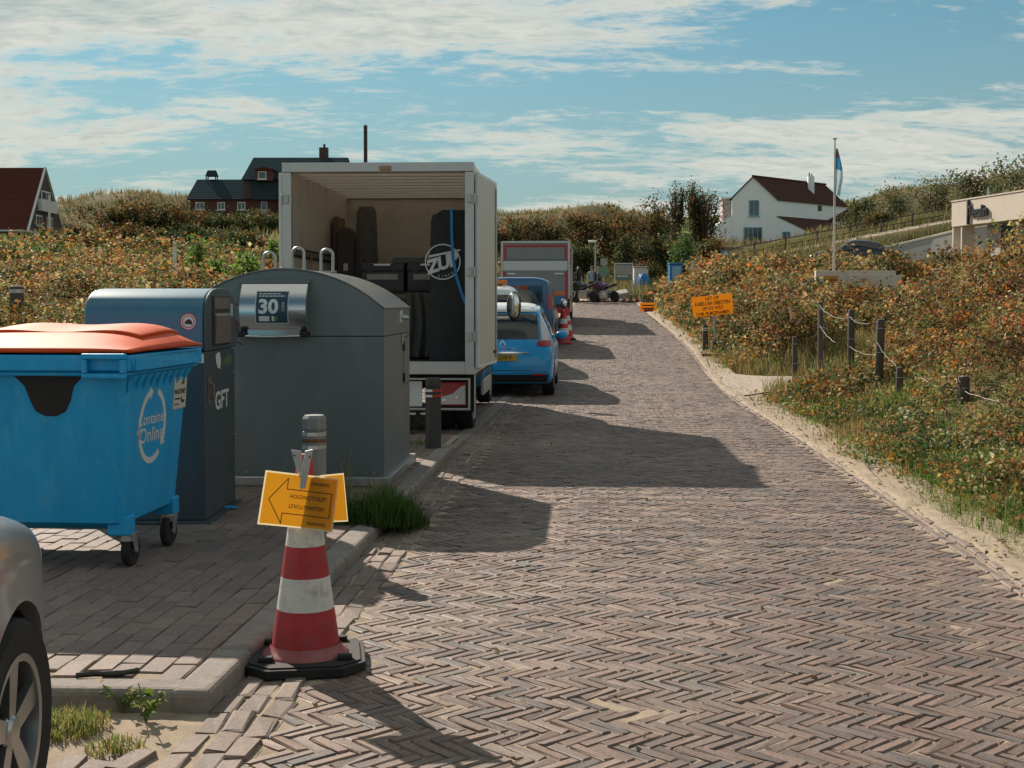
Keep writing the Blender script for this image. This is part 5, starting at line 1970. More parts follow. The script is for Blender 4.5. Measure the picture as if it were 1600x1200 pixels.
# ---- white car with an amber light bar, then a blue van, then the grey lorry
def white_car():
    D = 27.4
    p = AT(765, 560, D)
    t = thing('parked_car', 'white car with an orange light bar on its roof ahead of the people carrier', 'car', (p.x - .15, D, float(roadz(28.5))), -math.atan(.065))
    t.scale = (1, 1, 1.06)
    mp = paint('white_paint', (.62, .64, .62))
    st = [(0, .78, .38, .75, .6, .80), (.1, .86, .26, .9, .66, 1.02), (.42, .89, .22, 1.02, .64, 1.55), (.8, .90, .20, 1.02, .64, 1.70), (1.7, .90, .20, 1.0, .64, 1.72),
          (2.6, .90, .20, .98, .62, 1.55), (3.3, .88, .20, .95, .6, 1.06), (3.9, .82, .22, .8, .5, .88), (4.15, .55, .3, .6, .3, .65)]
    arches = [(.75, .33, .36), (3.25, .33, .36)]
    body, bvh = car_body('body', st, arches, mp, t, ns=4, nr=4)
    wells(t, arches, .88)
    for y in (.75, 3.25):
        for s_ in (-1, 1):
            wheel(t, s_ * .77, y, .315, .2, s_, M_ALU, 5)
    patch(bvh, [(-.66, 0, 1.06), (.66, 0, 1.06), (.56, 0, 1.52), (-.56, 0, 1.52)], '-y', M_GLASS, 'rear_window', t, off=.008)
    for s_ in (-1, 1):
        patch(bvh, [(s_ * .64, 0, .85), (s_ * .82, 0, .85), (s_ * .78, 0, 1.05), (s_ * .68, 0, 1.05)], '-y', M_TAILRED, 'tail_lamp', t, off=.012)
        patch(bvh, [(s_ * .9, .62, 1.06), (s_ * .9, 2.9, 1.04), (s_ * .9, 2.45, 1.45), (s_ * .9, .75, 1.55)], '+x' if s_ > 0 else '-x', M_GLASS, 'side_window', t)
    lb = MB().box(-.45, .45, .95, 1.15, 1.735, 1.83).build('light_bar', M_ORANGELAMP, t, bev=.02)
    MB().box(-.35, .35, 1.0, 1.1, 1.68, 1.734).build('light_bar_mount', M_DARKPLASTIC, lb)
    pl = MB().box(-.26, .26, -.03, -.005, .62, .73).build('number_plate', M_PLATE, t)


white_car()


def blue_van():
    D = 33.0
    r_ = AT(866, 520, D)
    hw = .95
    t = thing('parked_van', 'dark blue delivery van between the people carrier and the grey lorry', 'van', (r_.x - hw, D, float(roadz(35))), -math.atan(.065))
    t.scale = (1, 1, .93)
    mp = paint('van_blue', (.008, .075, .19))
    st = [(0, .88, .40, 1.0, .74, 1.86), (.06, .93, .30, 1.05, .79, 1.93), (.5, .95, .26, 1.05, .80, 1.96), (2.8, .95, .24, 1.05, .80, 1.96), (3.4, .95, .24, 1.03, .78, 1.88),
          (4.1, .94, .24, 1.0, .7, 1.28), (4.6, .88, .26, .85, .6, 1.0), (4.85, .65, .34, .65, .4, .72)]
    arches = [(.95, .34, .37), (3.95, .34, .37)]
    body, bvh = car_body('body', st, arches, mp, t, ns=4, nr=4)
    wells(t, arches, .93)
    for y in (.95, 3.95):
        for s_ in (-1, 1):
            wheel(t, s_ * .83, y, .33, .21, s_, M_ALU, 5)
    for s_ in (-1, 1):
        patch(bvh, [(s_ * .80, 0, 1.05), (s_ * .90, 0, 1.05), (s_ * .86, 0, 1.50), (s_ * .77, 0, 1.50)], '-y', M_TAILRED, 'tail_lamp', t, off=.012)
        ax = '+x' if s_ > 0 else '-x'
        patch(bvh, [(s_ * .9, 2.7, 1.12), (s_ * .9, 3.85, 1.10), (s_ * .9, 3.5, 1.65), (s_ * .9, 2.7, 1.75)], ax, M_GLASS, 'side_window', t)
        mr = MB().ellipsoid((s_ * 1.12, 3.5, 1.22), (.11, .06, .16)).build('mirror', M_DARKPLASTIC, t, smooth=60)
        MB().ellipsoid((s_ * 1.12, 3.45, 1.23), (.085, .02, .125)).build('mirror_glass', M_CHROME, mr, smooth=60)
    for x0, x1 in ((-.68, -.03), (.03, .68)):
        patch(bvh, [(x0, 0, 1.2), (x1, 0, 1.2), (x1 * .93, 0, 1.72), (x0 * .93, 0, 1.72)], '-y', M_GLASS, 'rear_window', t, off=.008)
    patch(bvh, [(-.82, 0, .36), (.82, 0, .36), (.84, 0, .55), (-.84, 0, .55)], '-y', M_DARKPLASTIC, 'bumper', t, off=.02)
    patch(bvh, [(-.26, 0, .62), (.26, 0, .62), (.26, 0, .73), (-.26, 0, .73)], '-y', M_PLATE, 'number_plate', t, off=.02)


blue_van()


def grey_lorry():
    D = 43.0
    l, r_ = AT(783, 480, D), AT(890, 480, D)
    gz = float(roadz(D + 1.5))
    hw = (r_.x - l.x) / 2; cx = (l.x + r_.x) / 2
    zt = AT(800, 377, D).z - gz
    t = thing('lorry', 'grey lorry with a folded tail lift edged in red at the end of the row', 'truck', (cx, D, gz), -math.atan(.065))
    M_GB = mat('lorry_grey', (.30, .31, .31), rough=.5, var=.08, scale=3)
    M_GP = mat('lift_grey', (.22, .235, .24), rough=.45, metal=.3, var=.1, scale=4)
    M_RS = mat('red_marking', (.42, .03, .035), rough=.5, var=.1)
    M_SB = mat('blue_marking', (.02, .16, .36), rough=.45)
    zf = 1.0
    MB().box(-hw, hw, .06, 6.2, zf, zt).build('box', M_GB, t, bev=.02)
    fr = MB()
    fr.box(-hw - .01, -hw + .06, 0, .058, zf - .1, zt); fr.box(hw - .06, hw + .01, 0, .058, zf - .1, zt); fr.box(-hw + .061, hw - .061, 0, .058, zt - .06, zt + .01)
    fr.build('rear_frame', M_ALU, t, bev=.006)
    MB().box(-hw + .065, hw - .065, .02, .055, zt - .62, zt - .07).build('rear_panel', M_GP, t)
    for a in ((-hw + .10, hw - .10, zt - .19, zt - .12), (-hw + .10, -hw + .17, zt - .60, zt - .20), (hw - .17, hw - .10, zt - .60, zt - .20)):
        MB().box(a[0], a[1], .008, .018, a[2], a[3]).build('marking', M_RS, t)
    lift = MB().box(-hw + .07, hw - .07, -.10, .0, .72, zt - .66).build('tail_lift', M_GP, t, bev=.01)
    MB().box(-hw + .07, hw - .07, -.112, -.101, zt - .98, zt - .66).build('lift_edge', M_ALU, lift)
    MB().box(hw - .15, hw - .075, -.113, -.101, .62, zt - 1.0).build('marking', M_RS, lift)
    MB().box(-hw + .075, -hw + .15, -.113, -.101, .62, zt - 1.0).build('marking', M_RS, lift)
    MB().box(hw - .62, hw - .16, -.113, -.101, 1.02, 1.14).build('marking', M_ORANGELAMP, lift)
    MB().box(hw - .8, hw - .16, -.113, -.101, .76, 1.0).build('marking', M_SB, lift)
    for s_ in (-1, 1):
        MB().box(s_ * (hw - .35) - .14, s_ * (hw - .35) + .14, -.14, -.102, 1.72, 1.76).build('lift_hook', M_WHITEREF, lift)
    MB().box(-hw + .1, hw - .1, -.06, .1, .42, .6).build('bumper', M_REDREF, t, bev=.01)
    for s_ in (-1, 1):
        MB().box(s_ * (hw - .22) - .15, s_ * (hw - .22) + .15, -.075, -.061, .44, .58).build('tail_lamp', M_TAILRED, t)
        for y in (1.3, 6.9):
            wheel(t, s_ * (hw - .16), y, .45, .26, s_, M_ALU, 6)
        MB().box(s_ * (hw - .05) - .02, s_ * (hw - .05) + .02, 2.2, 5.2, .45, .85).build('side_guard', M_ALU, t)
    for s_ in (-1, 1):
        for y in (.4, 1.2):
            MB().box(s_ * (hw + .012) - .006, s_ * (hw + .012) + .006, y, y + .3, zt - .75, zt - .2).build('marking', M_RS, t)
    MB().box(-.5, .5, .1, 7.5, .62, .98).build('chassis', M_CHASSIS, t)
    st = [(6.35, 1.0, .5, 1.5, .95, 2.55), (6.4, 1.08, .4, 1.5, .98, 2.6), (7.4, 1.1, .4, 1.5, .98, 2.6), (7.9, 1.1, .4, 1.4, .95, 2.3), (8.1, 1.05, .45, 1.3, .9, 1.6), (8.15, .9, .5, 1.2, .8, 1.3)]
    cab, bvh = car_body('cab', st, [(6.9, .45, .5)], M_GB, t, ns=3, nr=3)
    patch(bvh, [(-.85, 8, 1.55), (.85, 8, 1.55), (.8, 8, 2.3), (-.8, 8, 2.3)], '+y', M_GLASS, 'windscreen', t)
    for s_ in (-1, 1):
        patch(bvh, [(s_, 6.7, 1.6), (s_, 7.7, 1.6), (s_, 7.5, 2.3), (s_, 6.7, 2.3)], '+x' if s_ > 0 else '-x', M_GLASS, 'side_window', t)
        MB().ellipsoid((s_ * 1.36, 7.7, 1.9), (.1, .07, .28)).build('mirror', M_DARKPLASTIC, t, smooth=60)


grey_lorry()

# two stacked cones beyond the people carrier
for k, (px, py, lab) in enumerate(((880, 537, 'bright red and white cone at the road edge, the nearer of two'), (885, 531, 'bright red and white cone half hidden behind the nearer one'))):
    p = G(px, py)
    t = thing('traffic_cone', lab, 'traffic cone', p, R(20 * k), 'cones in front of the grey lorry')
    mr = mat('cone_fresh_red', (.55, .03, .025), rough=.45, var=.08)
    mw = mat('cone_fresh_white', (.65, .66, .66), rough=.4, var=.05)
    cone_shape(t, h=.95, base=.24, r0=.20, r1=.05, bands=[(0, mr), (.22, mw), (.38, mr), (.50, mw), (.64, mr), (.86, mr)], m_base=mr if k == 0 else None)
# front car far right
def dark_saloon():
    D = 47.0 * DS
    a, b = AT(1330, 410, D), AT(1403, 410, D)
    L = (b.x - a.x)
    gz = float(terr(np.array([(a.x + b.x) / 2]), np.array([D]))[0])
    gz = AT(1365, 421, D).z
    t = thing('parked_car', 'dark saloon car parked below the sloping concrete wall', 'car', (b.x, D, gz), R(82))
    mp = paint('black_blue_paint', (.012, .016, .024))
    st = [(0, .68, .42, .80, .5, .86), (.12, .80, .28, .90, .58, .96), (.55, .86, .22, .95, .60, 1.02), (1.0, .88, .20, .96, .58, 1.30), (1.5, .88, .20, .95, .58, 1.42),
          (2.3, .88, .20, .94, .58, 1.42), (3.0, .87, .20, .92, .56, 1.0), (3.7, .84, .20, .82, .52, .88), (4.2, .7, .24, .7, .4, .72), (4.3, .45, .3, .58, .3, .6)]
    arches = [(.85, .32, .36), (3.45, .32, .36)]
    body, bvh = car_body('body', st, arches, mp, t, ns=4, nr=4)
    wells(t, arches, .86)
    for y in (.85, 3.45):
        for s_ in (-1, 1):
            wheel(t, s_ * .76, y, .31, .2, s_, M_ALU, 5)
    for s_ in (-1, 1):
        ax = '+x' if s_ > 0 else '-x'
        patch(bvh, [(s_ * .8, 1.0, 1.0), (s_ * .8, 1.8, 1.0), (s_ * .8, 1.8, 1.34), (s_ * .8, 1.3, 1.32)], ax, M_GLASS, 'side_window', t)
        patch(bvh, [(s_ * .8, 1.86, 1.0), (s_ * .8, 2.8, .99), (s_ * .8, 2.4, 1.27), (s_ * .8, 1.86, 1.34)], ax, M_GLASS, 'side_window', t)
        patch(bvh, [(s_ * .5, 0, .78), (s_ * .76, 0, .78), (s_ * .74, 0, .90), (s_ * .5, 0, .90)], '-y', M_TAILRED, 'tail_lamp', t, off=.01)
    patch(bvh, [(-.55, 0, 1.03), (.55, 0, 1.03), (.5, 0, 1.34), (-.5, 0, 1.34)], '-y', M_GLASS, 'rear_window', t, off=.008)
    patch(bvh, [(-.6, 4, 1.03), (.6, 4, 1.03), (.5, 4, 1.34), (-.5, 4, 1.34)], '+y', M_GLASS, 'windscreen', t, off=.008)


dark_saloon()
# ------------------------------------------------------------------ vegetation
M_LEAF = mat_leaf('rose_foliage', trans=.42, rough=.55, spec=.16)
M_GRASS = mat_leaf('grass_foliage', trans=.40, rough=.6, spec=.2)
ROSE = [(20, .40, .20, .07), (20, .44, .30, .11), (12, .28, .125, .05), (12, .16, .085, .045), (26, .20, .20, .07), (14, .085, .11, .045), (9, .46, .39, .21), (3, .46, .15, .04)]
ROSE_G = [(10, .36, .15, .03), (10, .36, .22, .05), (8, .2, .08, .025), (30, .10, .14, .04), (20, .06, .10, .035), (8, .20, .22, .08), (6, .3, .28, .14)]
SHRUB = [(14, .20, .10, .035), (12, .13, .075, .03), (20, .075, .075, .028), (16, .05, .062, .022), (12, .26, .15, .05), (8, .10, .11, .04)]
SHRUB_T = [(10, .05, .07, .028), (12, .12, .085, .04), (10, .16, .095, .045), (6, .08, .09, .035)]
SHRUB_G = [(20, .05, .075, .028), (14, .08, .10, .035), (8, .12, .11, .045), (5, .2, .12, .04)]
STRAW = [(20, .40, .29, .13), (14, .30, .22, .09), (12, .20, .19, .065), (12, .12, .15, .04), (6, .34, .20, .10)]
GREEN = [(20, .10, .20, .03), (20, .15, .24, .045), (10, .25, .27, .08), (10, .36, .30, .13), (8, .06, .12, .025)]


SIGN_AT = G(1117, 546, .05)


def thicket(name, mask, hfun, area, dens, leaf0, pal_mix, label_kind, m=M_LEAF, per=8, size_k=.0042, bright=1.0, seed=1, pal=ROSE, pal2=ROSE_G):
    """low rose scrub: shoots with a handful of leaves each, through the top layer of the canopy"""
    x0, x1, y0, y1 = area
    y0, y1 = y0 * DS, y1 * DS
    A = (x1 - x0) * (y1 - y0)
    n = int(A * dens)
    x = rng.uniform(x0, x1, n); y = rng.uniform(y0, y1, n)
    d = np.hypot(x, y) / DS
    # fewer and larger shoots farther away
    keep = rng.random(n) < np.clip((7.0 / np.maximum(d, 4)) ** 1.25, .03, 1)
    x, y, d = x[keep], y[keep], d[keep]
    mk = mask(x, y)
    k = rng.random(len(x)) < mk
    x, y, d, mk = x[k], y[k], d[k], mk[k]
    g = terr(x, y)
    top = hfun(x, y) * (.35 + .65 * mk)
    vis = inframe(x, y, g + top, 260)
    x, y, d, g, top = x[vis], y[vis], d[vis], g[vis], top[vis]
    dep = np.abs(rng.normal(0, .42, len(x)))
    zc = g + np.maximum(.03, top * (1 - dep) + rng.normal(0, .05, len(x)))
    n = len(x)
    f = pal_mix(x, y)
    c1, c2 = pick(pal, n), pick(pal2, n)
    sel = rng.random(n) < f
    bush = vnoise(x / .75 + 40, y / 1.0, 301)[:, None]; bush2 = vnoise(x / .9 + 11, y / 1.2, 302)[:, None]
    col = np.where(sel[:, None], c2, c1) * bright * (.62 + .76 * bush) * (1 + (bush2 - .5) * np.array([[.35, -.05, -.3]]))
    # leaves of a shoot
    ls = np.maximum(leaf0, size_k * d) * rng.uniform(.8, 1.25, n)
    P = np.stack([x, y, zc], 1)
    P = np.repeat(P, per, 0); LS = np.repeat(ls, per) * rng.uniform(.7, 1.25, n * per)
    P = P + rng.normal(0, 1, P.shape) * (LS * 1.15)[:, None] * np.array([1, 1, .75])
    C = np.repeat(col, per, 0) * rng.uniform(.72, 1.28, (n * per, 1))
    Nrm = rng.normal(0, .75, P.shape) + np.array([0, 0, .85])
    Nrm /= np.linalg.norm(Nrm, axis=1, keepdims=True)
    V, F = leaf_arrays(P, LS, Nrm, aspect=.66)
    CC = np.repeat(C, LV, 0)
    # bare stems between
    ns = n // 2
    i = rng.choice(n, ns, replace=False)
    SP = np.stack([x[i], y[i], g[i] + (zc[i] - g[i]) * .6], 1)
    SL = np.maximum(.15, (zc[i] - g[i]) * .8)
    SN = rng.normal(0, 1, (ns, 3)); SN[:, 2] *= .25
    SN /= np.linalg.norm(SN, axis=1, keepdims=True)
    V2, F2 = leaf_arrays(SP, SL, SN, aspect=np.clip(.012 * d[i] / SL * .25, .02, .07), fold=.0)
    C2 = np.repeat(pick([(1, .16, .10, .06), (1, .24, .16, .10), (1, .1, .06, .04)], ns), LV, 0)
    o = fast_mesh(name, np.concatenate([V, V2]), np.concatenate([F, F2 + len(V)]), m, colours=np.concatenate([CC, C2]))
    return tag(o, label_kind[0], label_kind[1], kind='stuff')


def lumps(x, y, s, seed):
    v = fbm(x / s, y / s, seed, 3)
    return np.clip((v - .28) / .44, 0, 1)


POST_XY = [AT(px, 500, D * DS) for px, D in ((1508, 11.2), (1405, 13.0), (1373, 14.4), (1330, 16.3), (1283, 18.6))]


def right_mask(x, y):
    t, s = tro(x, y)
    e = 2.75 + 1.2 * (fbm(s * .35, s * 0 + 2., 51, 3) - .4) + .75 * sstep(8, 5, s)
    m = sstep(e - .25, e + .75, t)
    endp = 16.6 + .10 * np.maximum(t - 5, 0) * 0 + .75 * sstep(4, 9, t) + .12 * np.maximum(t - 7, 0)
    m = m * (1 - sstep(endp - .5, endp + .4, s))
    for q in POST_XY:
        m = m * (.08 + .92 * sstep(.22, .75, np.hypot((x - q.x) * 1.15, (y - q.y + .7) * .75)))
    return m * (.55 + .45 * lumps(x, y, .9, 53))


def sight(x, y):
    # the scrub is trodden low on the road side of the posts
    f = 1.0
    for q in POST_XY[:3]:
        l = math.hypot(q.x, q.y); ux, uy = q.x / l, q.y / l
        a = (q.x - x) * ux + (q.y - y) * uy; b = (x - q.x) * uy - (y - q.y) * ux
        f = f * (1 - .72 * sstep(-.1, .3, a) * (1 - sstep(2.2, 4.0, a)) * (1 - sstep(.25, .6, np.abs(b))))
    return f


def right_h(x, y):
    t, s = tro(x, y)
    return (.40 + .90 * sstep(3.9, 6.6, t)) * (.42 + 1.15 * lumps(x, y, 1.15, 54)) * sight(x, y)


thicket('rose_thicket', right_mask, right_h, (1.5, 24, .5, 30), 430, .046,
        lambda x, y: np.clip(.10 + .52 * sstep(4.8, 3.3, tro(x, y)[0]) + .7 * (fbm(x / 1.7, y / 1.7, 57) - .47), .03, .9),
        ('low wild rose scrub in autumn orange and green up the right-hand slope', 'scrub'))


def mid_mask(x, y):
    t, s = tro(x, y)
    st = 21.1 + .95 * sstep(2.5, 7, t) + .12 * np.maximum(t - 5, 0)
    m = sstep(st - .3, st + .6, s) * sstep(2.75, 3.5, t) * (1 - sstep(50, 53, s))
    gap = sstep(31.5, 32.5, s) * (1 - sstep(35, 36, s)) * sstep(7.5, 8.5, t)        # planter wall and its forecourt
    lot = sstep(40, 41.5, s) * sstep(11, 13, t)
    near_sign = (1 - sstep(.5, 1.1, np.hypot(x - SIGN_AT[0], y - SIGN_AT[1])))
    return m * (1 - gap) * (1 - lot) * (1 - near_sign) * (.5 + .5 * lumps(x, y, 1.0, 63))


def mid_h(x, y):
    t, s = tro(x, y)
    return (.75 + .45 * sstep(3, 5.5, t)) * (1 - .45 * sstep(6.5, 8, t) * (1 - sstep(33, 36, s))) * (.5 + .95 * lumps(x, y, 1.3, 64))


thicket('rose_thicket', mid_mask, mid_h, (3, 32, 21, 58), 420, .05,
        lambda x, y: np.clip(.08 + .65 * (fbm(x / 2, y / 2, 67) - .47) + .3 * sstep(4.6, 3.2, tro(x, y)[0]), .02, .9),
        ('rose scrub hedge behind the yellow sign beyond the side path', 'scrub'))


def left_mask(x, y):
    t, s = tro(x, y)
    lim = np.interp(y / DS, [0, 22, 30, 60], [-4.7, -4.7, -2.9, -3.2])
    m = (1 - sstep(lim - .9, lim, t)) * (1 - sstep(75, 80, y)) * sstep(8, 10.5, y + .15 * (-x - 6))
    return m * (.55 + .45 * lumps(x, y, 1.1, 73))


thicket('rose_thicket', left_mask, lambda x, y: (.62 + .35 * lumps(x, y, 3, 75)) * (.45 + 1.1 * lumps(x, y, 1.3, 74)), (-46, 0, 4, 60), 380, .05,
        lambda x, y: np.clip(.12 + .9 * (fbm(x / 3.2, y / 3.2, 77) - .45) + .5 * sstep(34, 60, y), .03, .9),
        ('rose scrub field stretching behind the bins and truck on the left', 'scrub'))


# ------------------------------------------------------------------ grasses
def grass(name, x, y, h, w, pal, label, zoff=0.0, lean=.4, z=None, kind='stuff', parent=None):
    g = terr(x, y) if z is None else z
    P = np.stack([x, y, g + zoff], 1)
    V, F = blade_arrays(P, h, w, lean)
    C = np.repeat(pick(pal, len(x)), 6, 0)
    o = fast_mesh(name, V, F, M_GRASS, colours=C, parent=parent)
    if parent is None:
        tag(o, label[0], label[1], kind=kind)
    return o


def verge_grass():
    n = 420000
    t = rng.uniform(2.42, 5.2, n); s = rng.uniform(1.5, 66, n)
    k = rng.random(n) < np.clip((8.7 / np.maximum(s, 4)) ** 1.0, .08, 1)
    t, s = t[k], s[k]
    edge_ = 2.54 + .4 * (fbm(s * .8, s * 0 + 1., 81, 3) - .5) - .12 * sstep(10, 5, s)
    prob = sstep(edge_ - .08, edge_ + .4, t) * (1 - .85 * sstep(3.5, 4.4, t)) * np.clip(.15 + 1.7 * (fbm(t * 1.6, s * 1.2, 83) - .32), .05, 1)
    prob = prob * (1 - sstep(22.4, 23.1, s) * (1 - sstep(27.7, 28.5, s)))
    k = rng.random(len(t)) < prob
    t, s = t[k], s[k]
    x, y = rc(t, s)
    v = inframe(x, y, roadz(y), 200)
    x, y, t, s = x[v], y[v], t[v], s[v]
    d = np.hypot(x, y)
    near_green = fbm(x * .6, y * .6, 85) + .30 * sstep(15, 8, s) - .02
    green = near_green > .48
    zz = np.maximum(terr(x, y), roadz(y) - .01)
    h = rng.uniform(.06, .26, len(x)) * (.5 + .8 * sstep(2.7, 3.4, t)) * (.6 + .8 * fbm(x * 1.3, y * 1.3, 86))
    w = np.maximum(.0045, .0006 * d) * rng.uniform(.7, 1.3, len(x))
    grass('verge_grass', x[green], y[green], h[green], w[green], GREEN, ('green grass along the right-hand sand verge', 'grass'), z=zz[green] - .01, lean=.5)
    b = ~green
    grass('dry_grass', x[b], y[b], h[b] * 1.1, w[b], STRAW, ('dry straw-coloured grass along the right-hand verge', 'grass'), z=zz[b] - .01, lean=.5)


verge_grass()


def path_grass():
    n = 26000
    t = rng.uniform(3.0, 9.0, n); s = np.where(rng.random(n) < .5, rng.uniform(21.6, 24.4, n), rng.uniform(27.2, 30.4, n))
    c = (18.7 + .9 * sstep(0, 6, t - ROAD_R) + .12 * np.maximum(t - 5, 0)) * DS
    k = (np.abs(s - c) > 1.5) & (rng.random(n) < np.clip(fbm(t * 1.2, s * 1.2, 88) * 2 - .35, .1, 1))
    t, s = t[k], s[k]
    x, y = rc(t, s)
    grass('dry_grass', x, y, rng.uniform(.15, .5, len(x)), rng.uniform(.008, .018, len(x)), STRAW + [(14, .12, .16, .05)], ('long dry grass on both sides of the side path', 'grass'), lean=.45)


path_grass()


def litter():
    n = 1500
    t = rng.normal(2.62, .22, n); s = 3 + 30 * rng.random(n) ** 1.5
    k = rng.random(n) < .8
    t2 = np.where(k, t, rng.uniform(-1.45, 2.2, n))
    x, y = rc(t2, s)
    z = roadz(y) + np.where(k, .03, .006) + rng.uniform(0, .012, n)
    Nn = rng.normal(0, .25, (n, 3)) + [0, 0, 1]; Nn /= np.linalg.norm(Nn, axis=1, keepdims=True)
    V, F = leaf_arrays(np.stack([x, y, z], 1), rng.uniform(.018, .05, n), Nn, .55)
    o = fast_mesh('fallen_leaves', V, F, M_LEAF, colours=np.repeat(pick([(10, .22, .13, .06), (8, .13, .08, .04), (6, .36, .24, .10), (4, .08, .06, .04)], n), LV, 0))
    tag(o, 'small dead leaves and crumbs scattered along the road edges', 'litter', kind='stuff')


litter()


def tufts(name, spots, pal, label):
    X, Y, Z, Hh, W = [], [], [], [], []
    for (x, y, z, r, h, n) in spots:
        a = rng.uniform(0, 2 * np.pi, n); rr = r * np.sqrt(rng.random(n))
        X.append(x + rr * np.cos(a)); Y.append(y + rr * np.sin(a)); Z.append(np.full(n, z))
        Hh.append(rng.uniform(.4, 1.0, n) * h * (1 - .5 * rr / r)); W.append(rng.uniform(.7, 1.3, n) * .007)
    X, Y, Z, Hh, W = map(np.concatenate, (X, Y, Z, Hh, W))
    return grass(name, X, Y, Hh, W, pal, label, z=Z, lean=.45, kind=None)


def plant(name, label, spots, pal):
    o = tufts(name, spots, pal, (label, 'plant'))
    return o


p = G(600, 815, PAV)
zz_ = float(zpav(p.x, p.y))
plant('grass_tuft', 'dense dark green grass clump growing over the kerb behind the cone', [(p.x, p.y, zz_ - .01, .22, .40, 1200), (p.x - .24, p.y - .05, zz_ - .01, .12, .30, 400), (p.x + .12, p.y + .15, zz_ - .06, .18, .28, 500)],
      [(20, .05, .11, .02), (14, .09, .17, .03), (5, .2, .22, .07)])
p = G(540, 770, PAV)
plant('grass_tuft', 'tall thin seeding grass stalks beside the pale bollard', [(p.x, p.y, zz_ - .01, .05, .62, 30)], [(5, .22, .24, .08), (5, .36, .30, .13)])
plant('grass_tuft', 'thin grass stalks between the tall stalks and the dense clump', [(p.x + .25, p.y - .1, zz_ - .01, .06, .38, 30)], [(5, .22, .24, .08), (5, .36, .30, .13)])
p = G(655, 706, .03)
plant('grass_tuft', 'short green grass growing round the foot of the dark bollard', [(p.x, p.y + .25, p.z - .02, .22, .20, 600)], GREEN)
p = G(105, 1140)
p2 = G(180, 1172)
plant('grass_tuft', 'sparse short grass in the sand nearest the bottom edge', [(p2.x, p2.y, 0, .10, .07, 160)], [(8, .16, .22, .05), (10, .36, .30, .12)])
plant('grass_tuft', 'straw and green grass tuft in the sand by the silver car', [(p.x, p.y, 0, .15, .11, 520)], [(8, .16, .22, .05), (10, .36, .30, .12)])


def weed(px, py, label, n=26, sc=1.0):
    p = G(px, py)
    t = thing('weed', label, 'plant', (p.x, p.y, 0.0))
    st = MB(); P = []
    for k in range(6):
        a = rng.uniform(0, 6.28); l = rng.uniform(.06, .13) * sc
        e = (math.cos(a) * l * .7, math.sin(a) * l * .7, l)
        st.tube([(0, 0, -.01), (e[0] * .4, e[1] * .4, e[2] * .6), e], .0025, 4)
        for q in range(5):
            f = rng.uniform(.4, 1.05)
            P.append((e[0] * f, e[1] * f, e[2] * f))
    st.build('stem', mat('weed_stem', (.10, .15, .04), rough=.7), t)
    P = np.array(P) + rng.normal(0, .008, (len(P), 3))
    Nn = rng.normal(0, .5, P.shape) + [0, 0, 1]; Nn /= np.linalg.norm(Nn, axis=1, keepdims=True)
    V, F = leaf_arrays(P, rng.uniform(.03, .055, len(P)) * sc, Nn, .6)
    for k in range(len(P)):
        fast_mesh('leaf', V[LV * k:LV * k + LV], np.array([[0, 1, 2, 3, 4, 5]]), M_LEAF, parent=t, colours=np.repeat(pick(GREEN, 1), LV, 0))


weed(228, 1128, 'small leafy green weed in the sand at the kerb corner')
weed(190, 1112, 'small bluish weed at the foot of the front kerb', sc=.8)


# far dune grass
def dune_grass():
    n = 150000
    x = rng.uniform(-75, 75, n); y = rng.uniform(68, 170, n)
    g = terr(x, y)
    v = inframe(x, y, g, 60)
    x, y, g = x[v], y[v], g[v]
    cl = fbm(x / 4, y / 5, 91, 3)
    k = rng.random(len(x)) < np.clip((cl - .38) * 4, .08, 1)
    x, y, g = x[k], y[k], g[k]
    d = np.hypot(x, y)
    h = rng.uniform(.35, .95, len(x)); w = .00066 * d * rng.uniform(.6, 1.4, len(x))
    grass('dune_grass', x, y, h, w, [(18, .30, .24, .12), (14, .22, .19, .08), (14, .14, .15, .05), (8, .30, .19, .10), (8, .10, .12, .04)],
          ('pale marram grass covering the far dunes', 'grass'), z=g - .03, lean=.35)
    # closer bank below the white house and by the footpath
    n = 60000
    x = rng.uniform(4, 34, n); y = rng.uniform(67, 89, n)
    g = terr(x, y); v = inframe(x, y, g, 60)
    x, y, g = x[v], y[v], g[v]
    k = (y > path_y(x) + .9) | (y < path_y(x) - 2.6)
    k &= ~((x > 13) & (x < 30) & (y < 70))
    x, y, g = x[k], y[k], g[k]
    h = rng.uniform(.3, .9, len(x)); w = .05 * rng.uniform(.6, 1.4, len(x))
    grass('bank_grass', x, y, h, w, [(18, .26, .21, .10), (14, .13, .15, .05), (14, .09, .13, .035), (8, .32, .25, .13)],
          ('tall mixed grass on the bank along the rising footpath', 'grass'), z=g - .03, lean=.3)


def path_y(x):
    return 81 + 0 * np.asarray(x)


dune_grass()


# ------------------------------------------------------------------ shrubs and trees
M_BARK = mat('bark', (.085, .06, .042), rough=.9, var=.3, scale=12, bump=.5, bscale=30)


